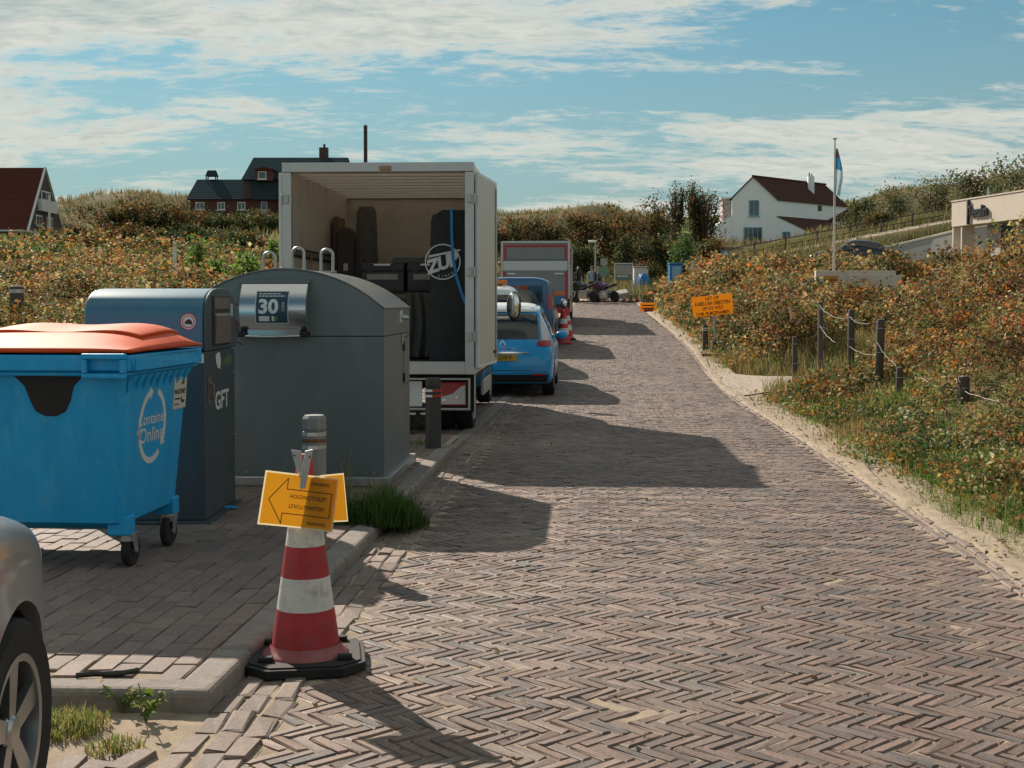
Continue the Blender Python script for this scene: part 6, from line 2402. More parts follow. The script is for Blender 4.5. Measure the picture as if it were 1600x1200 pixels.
def shrub(label, x, y, w, h, pal, n, leaf, group, upright=False, dep=None, z=None, name='shrub'):
    gz = float(terr(np.array([x]), np.array([y]))[0]) if z is None else z
    t = thing(name, label, 'shrub' if name == 'shrub' else 'tree', (x, y, gz - .05), 0, group)
    # stems
    st = MB()
    tips = []
    ns = 9 if not upright else 14
    for k in range(ns):
        a = rng.uniform(0, 6.28); r = w * (rng.uniform(.15, .8) if not upright else rng.uniform(.1, .6))
        e = Vector((math.cos(a) * r, math.sin(a) * r, h * rng.uniform(.6, 1.0 if not upright else 1.08)))
        b0 = Vector((math.cos(a) * w * .12, math.sin(a) * w * .12, 0))
        m1 = b0 * .5 + e * .4 + Vector((0, 0, h * .08)); m2 = b0 * .2 + e * .75 + Vector(rng.normal(0, .05 * w, 3))
        r0 = .028 * h
        st.tube([b0, m1, m2, e], [r0, r0 * .65, r0 * .4, r0 * .15], 5)
        tips += [m1, m2, e, (m2 + e) / 2]
        for q in range(2):
            f = m1.lerp(e, rng.uniform(.2, .9)); e2 = f + Vector((rng.normal(0, .28 * w), rng.normal(0, .28 * w), abs(rng.normal(.12 * h, .08 * h))))
            st.tube([f, e2], [r0 * .3, r0 * .1], 4); tips.append(e2)
    st.build('trunk', M_BARK, t, smooth=60)
    # leaf clumps round the tips and through a lumpy shell
    tips = np.array([tuple(v) for v in tips])
    nc = max(36, n // 90)
    u = rng.normal(size=(nc, 3)); u /= np.linalg.norm(u, axis=1, keepdims=True)
    u[:, 2] = np.abs(u[:, 2]) * 1.0 - .12
    rad = .70 + .35 * rng.random(nc)
    sh = u * rad[:, None] * np.array([w, w * .8, h * .95]) * (.82 + .36 * rng.random((nc, 1)))
    cen = np.concatenate([tips, sh])
    cen[:, 2] = np.clip(cen[:, 2], .05 * h, h * 1.12)
    ccol = pick(pal, len(cen))
    i = rng.choice(len(cen), n)
    sp = (.13 * (w + h) * .5) * (.5 if upright else 1)
    P = cen[i] + rng.normal(0, 1, (n, 3)) * sp * np.array([.8, .8, .7 if not upright else 1.3])
    P[:, 2] = np.maximum(P[:, 2], .02)
    C = ccol[i] * rng.uniform(.65, 1.35, (n, 1))
    Nn = rng.normal(0, .8, P.shape) + [0, 0, .6]; Nn /= np.linalg.norm(Nn, axis=1, keepdims=True)
    S = leaf * rng.uniform(.6, 1.4, n)
    V, F = leaf_arrays(P, S, Nn, .62)
    fast_mesh('crown', V, F, M_LEAF, parent=t, colours=np.repeat(C, LV, 0))
    return t


def shrub_px(label, px, py_top, D, wpx, pal, n, leaf, group, **k):
    D = D * DS
    s = D / FPX
    q = AT(px, py_top, D)
    gz = float(terr(np.array([q.x]), np.array([D]))[0])
    h = max(.6, q.z - gz)
    return shrub(label, q.x, D, wpx / 2 * s, h, pal, n, leaf, group, **k)


# belt of scrub in the middle distance, left to right
G1 = 'scrub belt behind the lorry'
for px, py, D, w, pal, n, lf, lab in (
        (795, 345, 66, 90, SHRUB, 2600, .20, 'brown and green shrub just right of the truck on the skyline'),
        (850, 338, 68, 100, SHRUB, 2800, .20, 'reddish brown shrub above the grey lorry'),
        (905, 330, 70, 100, SHRUB, 2800, .20, 'rust coloured shrub above the lamp post'),
        (960, 334, 68, 100, SHRUB, 2800, .20, 'dull brown shrub above the information board'),
        (1010, 328, 70, 90, SHRUB, 2600, .20, 'mixed brown shrub left of the dark upright trees'),
        (905, 378, 60, 60, SHRUB_G, 2200, .17, 'dark shaded shrub behind the people'),
        (985, 372, 60, 90, SHRUB_G, 2600, .17, 'dark green shrub behind the information board'),
        (1045, 368, 60, 80, SHRUB_G, 2400, .17, 'dark low shrub left of the round green bush'),
        (850, 385, 60, 80, SHRUB_G, 2000, .17, 'dark shrub hidden behind the top of the grey lorry')):
    shrub_px(lab, px, py, D, w, pal, n, lf, G1)
G2 = 'upright trees left of the white house'
for px, py, D, w, lab in ((1030, 312, 74, 40, 'slender dark tree, leftmost of the group left of the white house'), (1058, 298, 75, 46, 'tall dark green tree second from left beside the white house'),
                          (1084, 294, 76, 38, 'tall bare-twigged tree in the middle of the group by the white house'), (1102, 296, 76, 34, 'tall upright tree fourth in the group by the white house'),
                          (1098, 306, 77, 24, 'upright tree touching the gable of the white house')):
    shrub_px(lab, px, py, D, w * (1.0 if px in (1084, 1058) else 1.9), SHRUB_T, 1700, .16, G2, upright=px in (1084, 1058), name='tree')
shrub_px('orange brown shrub in front of the white house gable', 1112, 374, 58, 62, SHRUB, 2600, .15, None)
shrub_px('round bright green bush left of the white house', 1068, 372, 57, 50, [(10, .08, .15, .04), (10, .12, .2, .06), (4, .2, .26, .1)], 2200, .15, None)
shrub_px('pale reddish shrub above the low beige wall piece', 998, 408, 55, 34, [(5, .22, .10, .06), (5, .15, .12, .06)], 1000, .12, None)
# left hill
G3 = 'dark scrub on the left hill'
for px, py, D, w, pal, lab in ((165, 322, 72, 100, SHRUB, 'brown shrub on the hill beside the steep-roofed house'), (225, 312, 72, 110, SHRUB, 'tallest brown shrub on the left hill'),
                               (285, 326, 72, 110, SHRUB, 'brown green shrub right of the hilltop'), (335, 332, 74, 100, SHRUB_G, 'dark green shrub below the brick house windows'),
                               (385, 330, 74, 100, SHRUB_G, 'dark shrub below the slate roof dormer'), (430, 338, 74, 90, SHRUB_G, 'dark shrub at the left edge of the truck'),
                               (125, 352, 66, 60, SHRUB, 'low brown shrub at the foot of the left hill'), (200, 352, 64, 110, SHRUB, 'spreading brown shrub low on the left hill'),
                               (290, 356, 64, 120, SHRUB_G, 'wide dark shrub low on the left hill'), (380, 362, 62, 120, SHRUB_G, 'wide dark shrub left of the open truck'), (500, 350, 70, 120, SHRUB_G, 'shrub behind the truck box')):
    shrub_px(lab, px, py, D, w, pal, 2800, .20, G3)
BRIGHT = [(10, .12, .24, .04), (10, .18, .30, .06), (4, .07, .14, .03)]
for px, py, D, w, lab in ((305, 372, 34, 34, 'bright green sapling between the rose scrub and the dark hill'), (335, 396, 28, 34, 'bright green bush right of the white marker post'),
                          (385, 398, 24, 60, 'bright green bush at the left of the lifting loops'), (428, 366, 40, 22, 'small yellow green bush beside the truck')):
    shrub_px(lab, px, py, D, w, BRIGHT, 900, .10, 'bright green bushes in the left scrub')
# right dune
G4 = 'grey green scrub on the right dune'
PALE = [(12, .12, .15, .06), (12, .20, .20, .11), (10, .26, .24, .16), (8, .09, .11, .04), (6, .25, .17, .09)]
for px, py, D, w, pal, lab in ((1590, 246, 66, 110, PALE, 'tall silvery shrub in the top right corner of the slope'), (1530, 268, 70, 110, PALE, 'silvery shrub above the beige building'),
                               (1465, 282, 76, 110, PALE, 'pale shrub left of the beige building roof'), (1400, 296, 80, 110, PALE, 'pale green shrub in the middle of the right dune'),
                               (1345, 312, 84, 80, SHRUB_G, 'dark green shrub right of the flagpole'), (1375, 332, 72, 90, SHRUB_G, 'dark shrub above the footpath fence'),
                               (1640, 270, 60, 120, PALE, 'silvery shrub at the right edge of the dune'), (1580, 290, 60, 90, PALE, 'grey shrub just above the beige building')):
    shrub_px(lab, px, py, D, w, pal, 2400, .19, G4)
# ------------------------------------------------------------------ houses
M_SLATE = mat('slate_roof', (.036, .054, .064), rough=1.0, var=.2, scale=5, spec=.0)
M_TILE_BR = mat('brown_roof_tile', (.095, .030, .022), rough=.9, var=.25, scale=6, spec=.1)
M_TILE_DK = mat('dark_roof_tile', (.085, .045, .035), rough=.9, var=.25, scale=6, spec=.1)
M_WALLWHITE = mat('white_render', (.84, .88, .90), rough=.85, var=.05, scale=1.2, bump=.2, bscale=6, stain=(.72, .76, .77), stain_amt=.4, stain_scale=.7)
M_BRICKWALL = mat('dark_red_brick', (.11, .045, .035), rough=.85, var=.25, scale=7)
M_BRICKDK = mat('dark_brick', (.075, .055, .045), rough=.85, var=.25, scale=7)
M_WINFRAME = mat('white_window_frame', (.60, .62, .61), rough=.5, var=.05)
M_WINGLASS = mat('window_glass', (.045, .065, .075), rough=.08, var=.05, spec=.9)
M_BLUEFRAME = mat('blue_window_frame', (.16, .42, .58), rough=.5, var=.05)


def tiled_slope(parent, a, b, c, d, m, name='roof_tile_course', rows=14, thick=.03):
    """a roof slope as overlapping courses; a,b along the eave, d,c along the ridge"""
    a, b, c, d = map(Vector, (a, b, c, d))
    n = (b - a).cross(d - a).normalized()
    if n.z < 0:
        n = -n
    for k in range(rows):
        v0, v1 = k / rows, (k + 1.12) / rows
        v1 = min(v1, 1.0)
        p0, p1 = a.lerp(d, v0), b.lerp(c, v0); p2, p3 = b.lerp(c, v1), a.lerp(d, v1)
        lo, hi = n * thick, n * (.012)
        vs = [p0, p1, p2, p3, p0 + lo, p1 + lo, p2 + hi, p3 + hi]
        MB().add(vs, [(0, 3, 2, 1), (4, 5, 6, 7), (0, 1, 5, 4), (1, 2, 6, 5), (2, 3, 7, 6), (3, 0, 4, 7)]).build(name, m, parent)


def window(parent, x0, x1, z0, z1, y, panes=2, m_f=None, side='y', sill=True, depth=.06):
    """frame with panes; faces -y, or +x when side is x"""
    m_f = m_f or M_WINFRAME
    fw = min(.09, (x1 - x0) * .12)

    def bx(a0, a1, c0, c1, d0, d1):
        return MB().box(a0, a1, y - d1, y - d0, c0, c1) if side == 'y' else MB().box(y + d0, y + d1, a0, a1, c0, c1)
    f = MB()
    parts_ = [(x0, x1, z1 - fw, z1), (x0, x1, z0, z0 + fw), (x0, x0 + fw, z0 + fw, z1 - fw), (x1 - fw, x1, z0 + fw, z1 - fw)]
    for k in range(1, panes):
        xm = x0 + (x1 - x0) * k / panes
        parts_.append((xm - fw * .4, xm + fw * .4, z0 + fw, z1 - fw))
    for a0, a1, c0, c1 in parts_:
        q = bx(a0, a1, c0, c1, .004, depth); f.add(q.v, q.f)
    fr = f.build('window', m_f, parent)
    for k in range(panes):
        a0 = x0 + (x1 - x0) * k / panes + fw * .5; a1 = x0 + (x1 - x0) * (k + 1) / panes - fw * .5
        bx(a0, a1, z0 + fw * .9, z1 - fw * .9, .002, .02).build('pane', M_WINGLASS, fr)
    if sill:
        bx(x0 - .06, x1 + .06, z0 - .08, z0 - .005, .004, .12).build('sill', m_f, fr)
    return fr


def white_house():
    D = 100.0 * DS
    c = AT(1177, 388, D)
    gz = c.z
    s = D / FPX
    t = thing('white_house', 'white rendered house with a brown tiled roof on the slope', 'house', (c.x, D, gz - .6), -R(0))
    z0 = .6
    # picture offsets to metres (gable faces the road)
    def X(px, y=0.0): return (px - 800) / FPX * (D + y) - c.x
    def Z(py, y=0.0): return (388 - py) * s * (1 + y / D) + z0
    gl, gr = X(1143), X(1213)
    zr, ze = Z(277), Z(311)
    dep = 9.2
    SHR = 1.05                  # the long side turns away to the right

    # block: gable wall in plane y=0, long side running back and to the right
    def P(x, y, z): return (x + y * SHR, y, z)
    wall = MB()
    g = [P(gl, 0, 0), P(gr, 0, 0), P(gr, 0, ze), P(0, 0, zr), P(gl, 0, ze)]
    bk = [P(gl, dep, 0), P(gr, dep, 0), P(gr, dep, ze), P(0, dep, zr), P(gl, dep, ze)]
    wall.add(g + bk, [(0, 1, 2, 3, 4), (9, 8, 7, 6, 5), (0, 5, 6, 1), (1, 6, 7, 2), (2, 7, 8, 3), (3, 8, 9, 4), (4, 9, 5, 0)])
    w = wall.build('wall', M_WALLWHITE, t)
    rf = MB().box(0, .1, 0, .1, 0, .01).build('ridge', M_TILE_DK, t)
    rf.data.clear_geometry()
    rd = MB().tube([P(0, -.15, zr + .10), P(0, dep + .1, zr + .10)], .10, 8)
    me = rd.build('ridge_tile', M_TILE_DK, t)
    bpy.data.objects.remove(rf)
    tiled_slope(t, P(gr + .22, -.15, ze - .18), P(gr + .22, dep, ze - .18), P(0, dep, zr + .02), P(0, -.15, zr + .02), M_TILE_DK, rows=10)
    tiled_slope(t, P(gl - .22, -.15, ze - .18), P(gl - .22, dep, ze - .18), P(0, dep, zr + .02), P(0, -.15, zr + .02), M_TILE_DK, rows=10)
    # lean-to with its own roof on the right, flush with the gable
    lr = X(1262); zl0 = Z(339); zl1 = Z(362)
    dl = 7.0
    ln = MB()
    g = [P(gr + .003, -.02, 0), P(lr, -.02, 0), P(lr, -.02, zl1), P(gr + .003, -.02, zl0)]
    bk = [P(gr + .003, dl, 0), P(lr, dl, 0), P(lr, dl, zl1), P(gr + .003, dl, zl0)]
    ln.add(g + bk, [(0, 1, 2, 3), (7, 6, 5, 4), (0, 4, 5, 1), (1, 5, 6, 2), (2, 6, 7, 3), (3, 7, 4, 0)])
    lnw = ln.build('lean_to', M_WALLWHITE, t)
    tiled_slope(lnw, P(lr + .2, -.1, zl1 - .05), P(lr + .2, dl, zl1 - .05), P(gr + .006, dl, zl0 + .08), P(gr + .006, -.1, zl0 + .08), M_TILE_DK, rows=8)
    # left wing: chimney breast and sloping wall
    MB().prism([(X(1113), 0), (gl - .003, 0), (gl - .003, Z(338)), (X(1128), Z(346)), (X(1113), Z(356))], 'y', .05, 5.0).build('side_wing', M_WALLWHITE, t)
    MB().box(X(1129), gl - .004, .4, 2.2, Z(345), Z(311)).build('chimney_breast', mat('pinkish_render', (.58, .50, .48), rough=.85, var=.06), t)
    MB().box(X(1126), gl - .004, .3, 2.3, Z(311) + .002, Z(308)).build('coping', M_WALLWHITE, t)
    # far annex on the right
    y2 = 6.6
    ax0, ax1 = X(1272, y2) - y2 * SHR, X(1322, y2) - y2 * SHR
    an = MB().prism([(ax0, 0), (ax1, 0), (ax1, Z(342)), (ax0, Z(338))], 'y', y2, y2 + 3)
    an.v = [(x + y * SHR, y, z) for x, y, z in an.v]
    anw = an.build('annex', M_WALLWHITE, t)
    tiled_slope(anw, P(ax0 - .2, y2 - .2, Z(338)), P(ax1 + .2, y2 - .2, Z(340)), P(ax1 - .2, y2 + 2.6, Z(318)), P(ax0 + 1.3, y2 + 2.6, Z(318)), M_TILE_DK, rows=6)
    # windows
    window(t, X(1169), X(1185), Z(338), Z(313), 0, 2, M_BLUEFRAME)
    window(t, X(1161), X(1190), Z(384), Z(355), 0, 4, M_BLUEFRAME)
    window(t, X(1221), X(1234), Z(376), Z(362), -.021, 2, M_BLUEFRAME)
    # small window and drainpipe in the long wall
    yy = 5.2
    MB().add([P(gr + .02, yy, Z(324)), P(gr + .02, yy + .5, Z(324)), P(gr + .02, yy + .5, Z(315)), P(gr + .02, yy, Z(315))], [(0, 1, 2, 3)]).build('window', M_WINGLASS, w, solid=.03)
    MB().cyl(P(gr + .06, 7.4, Z(336)), P(gr + .06, 7.4, ze - .1), .06, n=8).build('drainpipe', M_BLUEFRAME, w)
    # chimney on the ridge side
    cy_ = 6.3
    cxx = X(1265, cy_) - cy_ * SHR
    ch = MB().box(cxx - .33, cxx + .33, cy_ - .35, cy_ + .35, Z(306), Z(267))
    ch.v = [(x + cy_ * SHR, y, z) for x, y, z in ch.v]
    cho = ch.build('chimney', M_WALLWHITE, t, bev=.02)
    for k in (-.15, .12):
        MB().cyl((cxx + cy_ * SHR + k, cy_, Z(267)), (cxx + cy_ * SHR + k, cy_, Z(263 if k > 0 else 261)), .07, n=8).build('chimney_pot', M_TILE_DK, cho)


white_house()


def brick_house():
    D = 95.0 * DS
    c = AT(345, 345, D); s = D / FPX
    t = thing('brick_house', 'dark red brick house with slate roofs behind the truck', 'house', (c.x, D, c.z - 1.2))
    z0 = 1.2
    d = 8.0
    def X(px, y=0.0): return (px - 800) / FPX * (D + y) - c.x
    def Z(py, y=0.0): return (345 - py) * s * (1 + y / D) + z0
    MB().box(X(299), X(437), 0, d, 0, Z(311)).build('wall', M_BRICKWALL, t)
    MB().box(X(437) + .003, X(530), -.6, d, 0, Z(300)).build('wall', M_BRICKDK, t)
    # low roof
    tiled_slope(t, (X(294), -.35, Z(312)), (X(436), -.35, Z(312)), (X(400, 4), d / 2, Z(277, 4)), (X(310, 4), d / 2, Z(277, 4)), M_SLATE, rows=9)
    tiled_slope(t, (X(436), d + .3, Z(312)), (X(294), d + .3, Z(312)), (X(310, 4), d / 2, Z(277, 4)), (X(400, 4), d / 2, Z(277, 4)), M_SLATE, rows=9)
    MB().add([(X(294), -.35, Z(312)), (X(310, 4), d / 2, Z(277, 4)), (X(294), d + .3, Z(312))], [(0, 1, 2)]).build('gable_end', M_BRICKDK, t, solid=.05)
    # high roof
    tiled_slope(t, (X(381), -.7, Z(282)), (X(545), -.7, Z(282)), (X(545, 4), d / 2, Z(243, 4)), (X(398, 4), d / 2, Z(243, 4)), M_SLATE, rows=10)
    tiled_slope(t, (X(545), d + .7, Z(282)), (X(381), d + .7, Z(282)), (X(398, 4), d / 2, Z(243, 4)), (X(545, 4), d / 2, Z(243, 4)), M_SLATE, rows=10)
    MB().add([(X(381), -.7, Z(282)), (X(398, 4), d / 2, Z(243, 4)), (X(381), d + .7, Z(282))], [(0, 1, 2)]).build('gable_end', M_BRICKDK, t, solid=.05)
    MB().box(X(383), X(540), -.3, d, Z(311) + .003, Z(283)).build('upper_wall', M_BRICKDK, t)
    tiled_slope(t, (X(400), -.75, Z(313)), (X(436), -.75, Z(313)), (X(436), -.32, Z(283)), (X(392), -.32, Z(283)), M_SLATE, rows=7)
    # dormer
    dm = MB().box(X(404), X(430), -1.1, .8, Z(284), Z(268)).build('dormer', M_BRICKWALL, t)
    MB().prism([(X(401), Z(268) + .003), (X(433), Z(268) + .003), (X(417), Z(263))], 'y', -1.3, .9).build('dormer_roof', M_TILE_BR, dm)
    window(t, X(408), X(421), Z(282), Z(270), -1.1, 1)
    # windows and bell cote
    for a, b, n in ((307, 321, 2), (341, 353, 2), (372, 385, 2)):
        window(t, X(a), X(b), Z(328), Z(316), 0, n)
    window(t, X(409), X(419), Z(329), Z(315), -.02, 1); window(t, X(409), X(419), Z(342), Z(331), -.02, 1)
    ct = MB()
    for dx in (-.5, .45):
        for dy in (-.4, .4):
            ct.box(X(333, 4) + dx - .05, X(333, 4) + dx + .05, d / 2 + dy - .05, d / 2 + dy + .05, Z(279, 4), Z(272, 4))
    ct.build('cote_post', M_BRICKDK, t)
    MB().add([(X(325, 4), d / 2 - .7, Z(272, 4)), (X(341, 4), d / 2 - .7, Z(272, 4)), (X(341, 4), d / 2 + .7, Z(272, 4)), (X(325, 4), d / 2 + .7, Z(272, 4)),
              (X(327, 4), d / 2 - .25, Z(263, 4)), (X(339, 4), d / 2 - .25, Z(263, 4)), (X(339, 4), d / 2 + .25, Z(263, 4)), (X(327, 4), d / 2 + .25, Z(263, 4))],
             [(0, 3, 2, 1), (4, 5, 6, 7), (0, 1, 5, 4), (1, 2, 6, 5), (2, 3, 7, 6), (3, 0, 4, 7)]).build('cote_roof', M_SLATE, t)
    chm = MB().box(X(501, 4), X(514, 4), d / 2 - .5, d / 2 + .3, Z(252, 4), Z(228, 4)).build('chimney', M_BRICKDK, t)
    MB().cyl((X(508, 4), d / 2, Z(228, 4)), (X(508, 4), d / 2, Z(222, 4)), .12, n=8).build('chimney_pot', M_BRICKDK, chm)


brick_house()


def steep_house():
    D = 75.0 * DS
    c = AT(40, 378, D); s = D / FPX
    t = thing('steep_roofed_house', 'house with a steep dark brown tiled roof and white gable balcony at the far left', 'house', (c.x, D, c.z - .8))
    z0 = .8
    def X(px, y=0.0): return (px - 800) / FPX * (D + y) - c.x
    def Z(py, y=0.0): return (378 - py) * s * (1 + y / D) + z0
    # roof slope faces the road, gable at right turned away
    ridge_l, ridge_r = X(-60), X(73)
    d = 4.2
    gx0, gx1 = X(47), X(98, 2 * 4.2)
    a0 = (gx0, 0); a1 = (gx1, 2 * d)
    apex = (X(73, d), d)
    zr, ze = Z(259, d), Z(363)
    # walls under the roof
    MB().add([(a0[0], a0[1], 0), (a1[0], a1[1], 0), (a1[0], a1[1], Z(352)), (apex[0], apex[1], zr - .15), (a0[0], a0[1], ze),
              (X(-60), 0, 0), (X(-60), 2 * d, 0), (X(-60), 2 * d, ze), (X(-60), d, zr - .15), (X(-60), 0, ze)],
             [(0, 1, 2, 3, 4), (5, 9, 8, 7, 6), (0, 4, 9, 5), (1, 6, 7, 2), (2, 7, 8, 3), (3, 8, 9, 4)]).build('wall', M_BRICKDK, t)
    tiled_slope(t, (X(-60), -.3, ze), (a0[0] - .0, -.3, ze), (apex[0], d, zr), (X(-60), d, zr), M_TILE_BR, rows=22)
    tiled_slope(t, (a1[0], 2 * d + .3, Z(352)), (X(-60), 2 * d + .3, ze), (X(-60), d, zr), (apex[0], d, zr), M_TILE_BR, rows=16)
    # barge boards
    for p0 in ((a0[0], -.3, ze), (a1[0] + .05, 2 * d + .3, Z(352))):
        p0 = Vector(p0); p1 = Vector((apex[0] + .03, d, zr + .02))
        MB().tube([p0, p1], .11, 4).build('barge_board', M_WINFRAME, t)
    # gable windows and balcony: along the gable line
    def GP(f, z, off=0.0):
        x = a0[0] + (a1[0] - a0[0]) * f; y = a0[1] + (a1[1] - a0[1]) * f
        nx_, ny_ = (a1[1] - a0[1]), -(a1[0] - a0[0]); l_ = math.hypot(nx_, ny_)
        return (x + nx_ / l_ * off, y + ny_ / l_ * off, z)
    def gw(f0, f1, z0_, z1_, m, name, par, off=.05):
        return MB().add([GP(f0, z0_, off), GP(f1, z0_, off), GP(f1, z1_, off), GP(f0, z1_, off), GP(f0, z0_, 0), GP(f1, z0_, 0), GP(f1, z1_, 0), GP(f0, z1_, 0)],
                        [(0, 1, 2, 3), (7, 6, 5, 4), (0, 4, 5, 1), (1, 5, 6, 2), (2, 6, 7, 3), (3, 7, 4, 0)]).build(name, m, par)
    for f0, f1, za, zb in ((.20, .38, Z(351), Z(333)), (.52, .70, Z(351), Z(333)), (.36, .64, Z(322), Z(292))):
        w = gw(f0, f1, za, zb, M_WINFRAME, 'window', t)
        k = (f1 - f0)
        for j in range(2):
            gw(f0 + k * (.08 + .46 * j), f0 + k * (.46 + .46 * j), za + .12, zb - .12, M_WINGLASS, 'pane', w, .07)
    bl = gw(.26, .74, Z(326), Z(307), M_WINFRAME, 'balcony', t, .35)
    # flat extension in front with a glazed veranda
    ext = MB().box(X(-60), X(66), -4.0, -.35, Z(366), Z(363.5)).build('veranda_roof', M_WINFRAME, t)
    MB().box(X(-60), X(62), -3.4, -.4, 0, Z(366) - .003).build('veranda_wall', M_BRICKDK, t)
    for k in range(7):
        px = -40 + k * 13
        if px < 36:
            window(t, X(px), X(px + 11), Z(385), Z(371), -3.4, 1, sill=False)


steep_house()


# ------------------------------------------------------------------ beige building with its canopy
M_BEIGE = mat('beige_render', (.62, .54, .46), rough=.85, var=.05, scale=1.5, stain=(.38, .33, .28), stain_amt=.3, stain_scale=1)
M_BEIGE_D = mat('grey_render', (.42, .40, .38), rough=.9, var=.08, scale=1.5)


def beige_building():
    a, b = AT(1487, 316, 42.0 * DS), AT(1640, 300, 36.6 * DS)
    z1 = a.z; z0 = AT(1487, 355, 42.0 * DS).z
    ang = math.atan2(b.y - a.y, b.x - a.x)
    L = math.hypot(b.x - a.x, b.y - a.y)
    gz = 3.3
    t = thing('beige_building', 'beige flat-roofed building with dark letters on its fascia', 'building', (a.x, a.y, gz), ang)
    zt, zb = z1 - gz, z0 - gz
    MB().box(0, L + 4, 0, .35, zb, zt).build('fascia', M_BEIGE, t, bev=.02)
    MB().box(.02, L + 4, .351, 6, zt - .35, zt - .1).build('roof', M_BEIGE_D, t)
    MB().box(-.02, L + 4.02, -.03, .38, zt + .002, zt + .06).build('coping', M_BEIGE, t)
    for x in (.0, .72):
        MB().box(x, x + .12, .04, .62, -1.6, zb - .002).build('pillar', M_BEIGE, t, bev=.01)
    MB().box(1.9, L + 4, .6, 5.5, -1.6, zb - .002).build('wall', M_BEIGE_D, t)
    MB().box(3.0, 4.2, .57, .599, -.4, zb - .1).build('window', M_WINGLASS, t)
    MB().cyl((2.1, .5, zt + .06), (2.1, .5, zt + .45), .03, n=6).build('vent_pipe', M_ALU, t)
    M_LET = mat('dark_letters', (.03, .035, .038), rough=.45, var=.1)
    # lettering stands off the fascia: a tall first letter and a run of lower case
    mid = (zt + zb) / 2
    text('h', .92, M_LET, t, (1.62, -.06, mid + .12), FRONT, name='letter', extrude=.05, bold=.01, xs=.7)
    MB().box(1.44, 1.52, -.11, -.01, mid - .52, mid + .52).build('letter', M_LET, t, bev=.01)
    text('eealin', .66, M_LET, t, (2.42, -.06, mid - .02), FRONT, name='letter', extrude=.05, bold=.008, xs=.80)


beige_building()


# sloping retaining wall by the ramp
def ramp_wall():
    pts = [(1322, 401, 50.0, 422), (1400, 384, 48.0, 424), (1455, 371, 46.5, 424), (1500, 360, 45.2, 424), (1560, 352, 43.8, 424)]
    tops = [AT(a, b, d * DS) for a, b, d, e in pts]
    o = Vector((tops[0].x, tops[0].y, 2.6))
    t = thing('retaining_wall', 'sloping grey retaining wall behind the dark saloon', 'wall', o)
    vs = []; th = .3
    for q in tops:
        for dy in (0, th):
            vs += [(q.x - o.x, q.y - o.y + dy, -1.0), (q.x - o.x, q.y - o.y + dy, q.z - o.z)]
    fs = []
    n = len(tops)
    for k in range(n - 1):
        i, j = 4 * k, 4 * (k + 1)
        fs += [(i, j, j + 1, i + 1), (i + 2, i + 3, j + 3, j + 2), (i + 1, j + 1, j + 3, i + 3)]
    fs += [(0, 1, 3, 2), (4 * n - 4, 4 * n - 2, 4 * n - 1, 4 * n - 3)]
    MB().add(vs, fs).build('wall', M_BEIGE_D, t)
    cp = MB()
    for k in range(n - 1):
        a, b = tops[k] - o, tops[k + 1] - o
        cp.add([(a.x, a.y - .05, a.z + .003), (b.x, b.y - .05, b.z + .003), (b.x, b.y + th + .05, b.z + .003), (a.x, a.y + th + .05, a.z + .003),
                (a.x, a.y - .05, a.z + .09), (b.x, b.y - .05, b.z + .09), (b.x, b.y + th + .05, b.z + .09), (a.x, a.y + th + .05, a.z + .09)],
               [(0, 3, 2, 1), (4, 5, 6, 7), (0, 1, 5, 4), (1, 2, 6, 5), (2, 3, 7, 6), (3, 0, 4, 7)])
    cp.build('coping', M_BEIGE, t)


ramp_wall()


def planter_wall():
    D = 34.0 * DS
    a, b = AT(1275, 423, D), AT(1400, 424, D)
    t = thing('planter_wall', 'low beige wall with a small orange sign at the foot of the flagpole', 'wall', (a.x, D, a.z - 1.1))
    L = b.x - a.x
    MB().box(0, L, 0, .25, -.3, 1.1).build('wall', M_BEIGE, t, bev=.015)
    MB().box(L * .4, L * .4 + 1.9, -.04, -.001, .35, .95).build('wall_panel', M_BEIGE, t, bev=.01)
    sg = MB().box(.28, .78, -.03, -.002, .62, .92).build('sign_board', mat('orange_sign', (.55, .24, .03), rough=.5), t)
    MB().box(.34, .72, -.033, -.0305, .74, .80).build('print_line', mat('dark_print', (.2, .06, .02)), sg)
    MB().box(.40, .66, -.033, -.0305, .66, .70).build('print_line', MATS['dark_print'], sg)


planter_wall()


def flagpole():
    D = 36.0 * DS
    b = AT(1303, 424, D); top = AT(1306, 216, D)
    t = thing('flagpole', 'tall pale flagpole rising from the rose scrub', 'flagpole', (b.x, D, b.z - 1.2))
    h = top.z - b.z + 1.2
    MB().cyl((0, 0, 0), (0, 0, h - .05), .055, .028, n=12).build('pole', mat('pale_pole', (.62, .58, .52), rough=.45), t, smooth=40)
    MB().lathe([(.02, h - .05), (.09, h - .03), (.09, h), (.02, h + .02)], 14).build('finial', M_ALU, t)
    z1 = AT(1306, 232, D).z - b.z + 1.2; z0 = AT(1306, 302, D).z - b.z + 1.2
    f = thing('flag', 'limp flag in dark red, blue and pale stripes hanging on the pole', 'flag', (b.x, D, b.z - 1.2))
    def F(u, v, lo, hi):
        z = z1 + (z0 - z1) * (lo + (hi - lo) * v)
        k = (lo + (hi - lo) * v)
        wid = .06 + .20 * math.sin(min(1, k * 1.25) * math.pi * .62)
        x = .045 + (u * wid * (1 - .35 * max(0, k - .62) / .38)) - .08 * k * (1 - u)
        return (x, .05 * math.sin(u * 9 + k * 3) * (.4 + k), z - .12 * u * k)
    for lo, hi, c, nm in ((0, .20, (.10, .06, .075), 'red_stripe'), (.20, .46, (.05, .22, .40), 'blue_stripe'), (.46, 1.0, (.45, .60, .66), 'pale_stripe')):
        MB().grid(lambda u, v: F(u, v, lo, hi), 14, 10).build(nm, mat('flag_' + nm, c, rough=.8, trans=.35, var=.05), f, smooth=60, recalc=False)


flagpole()


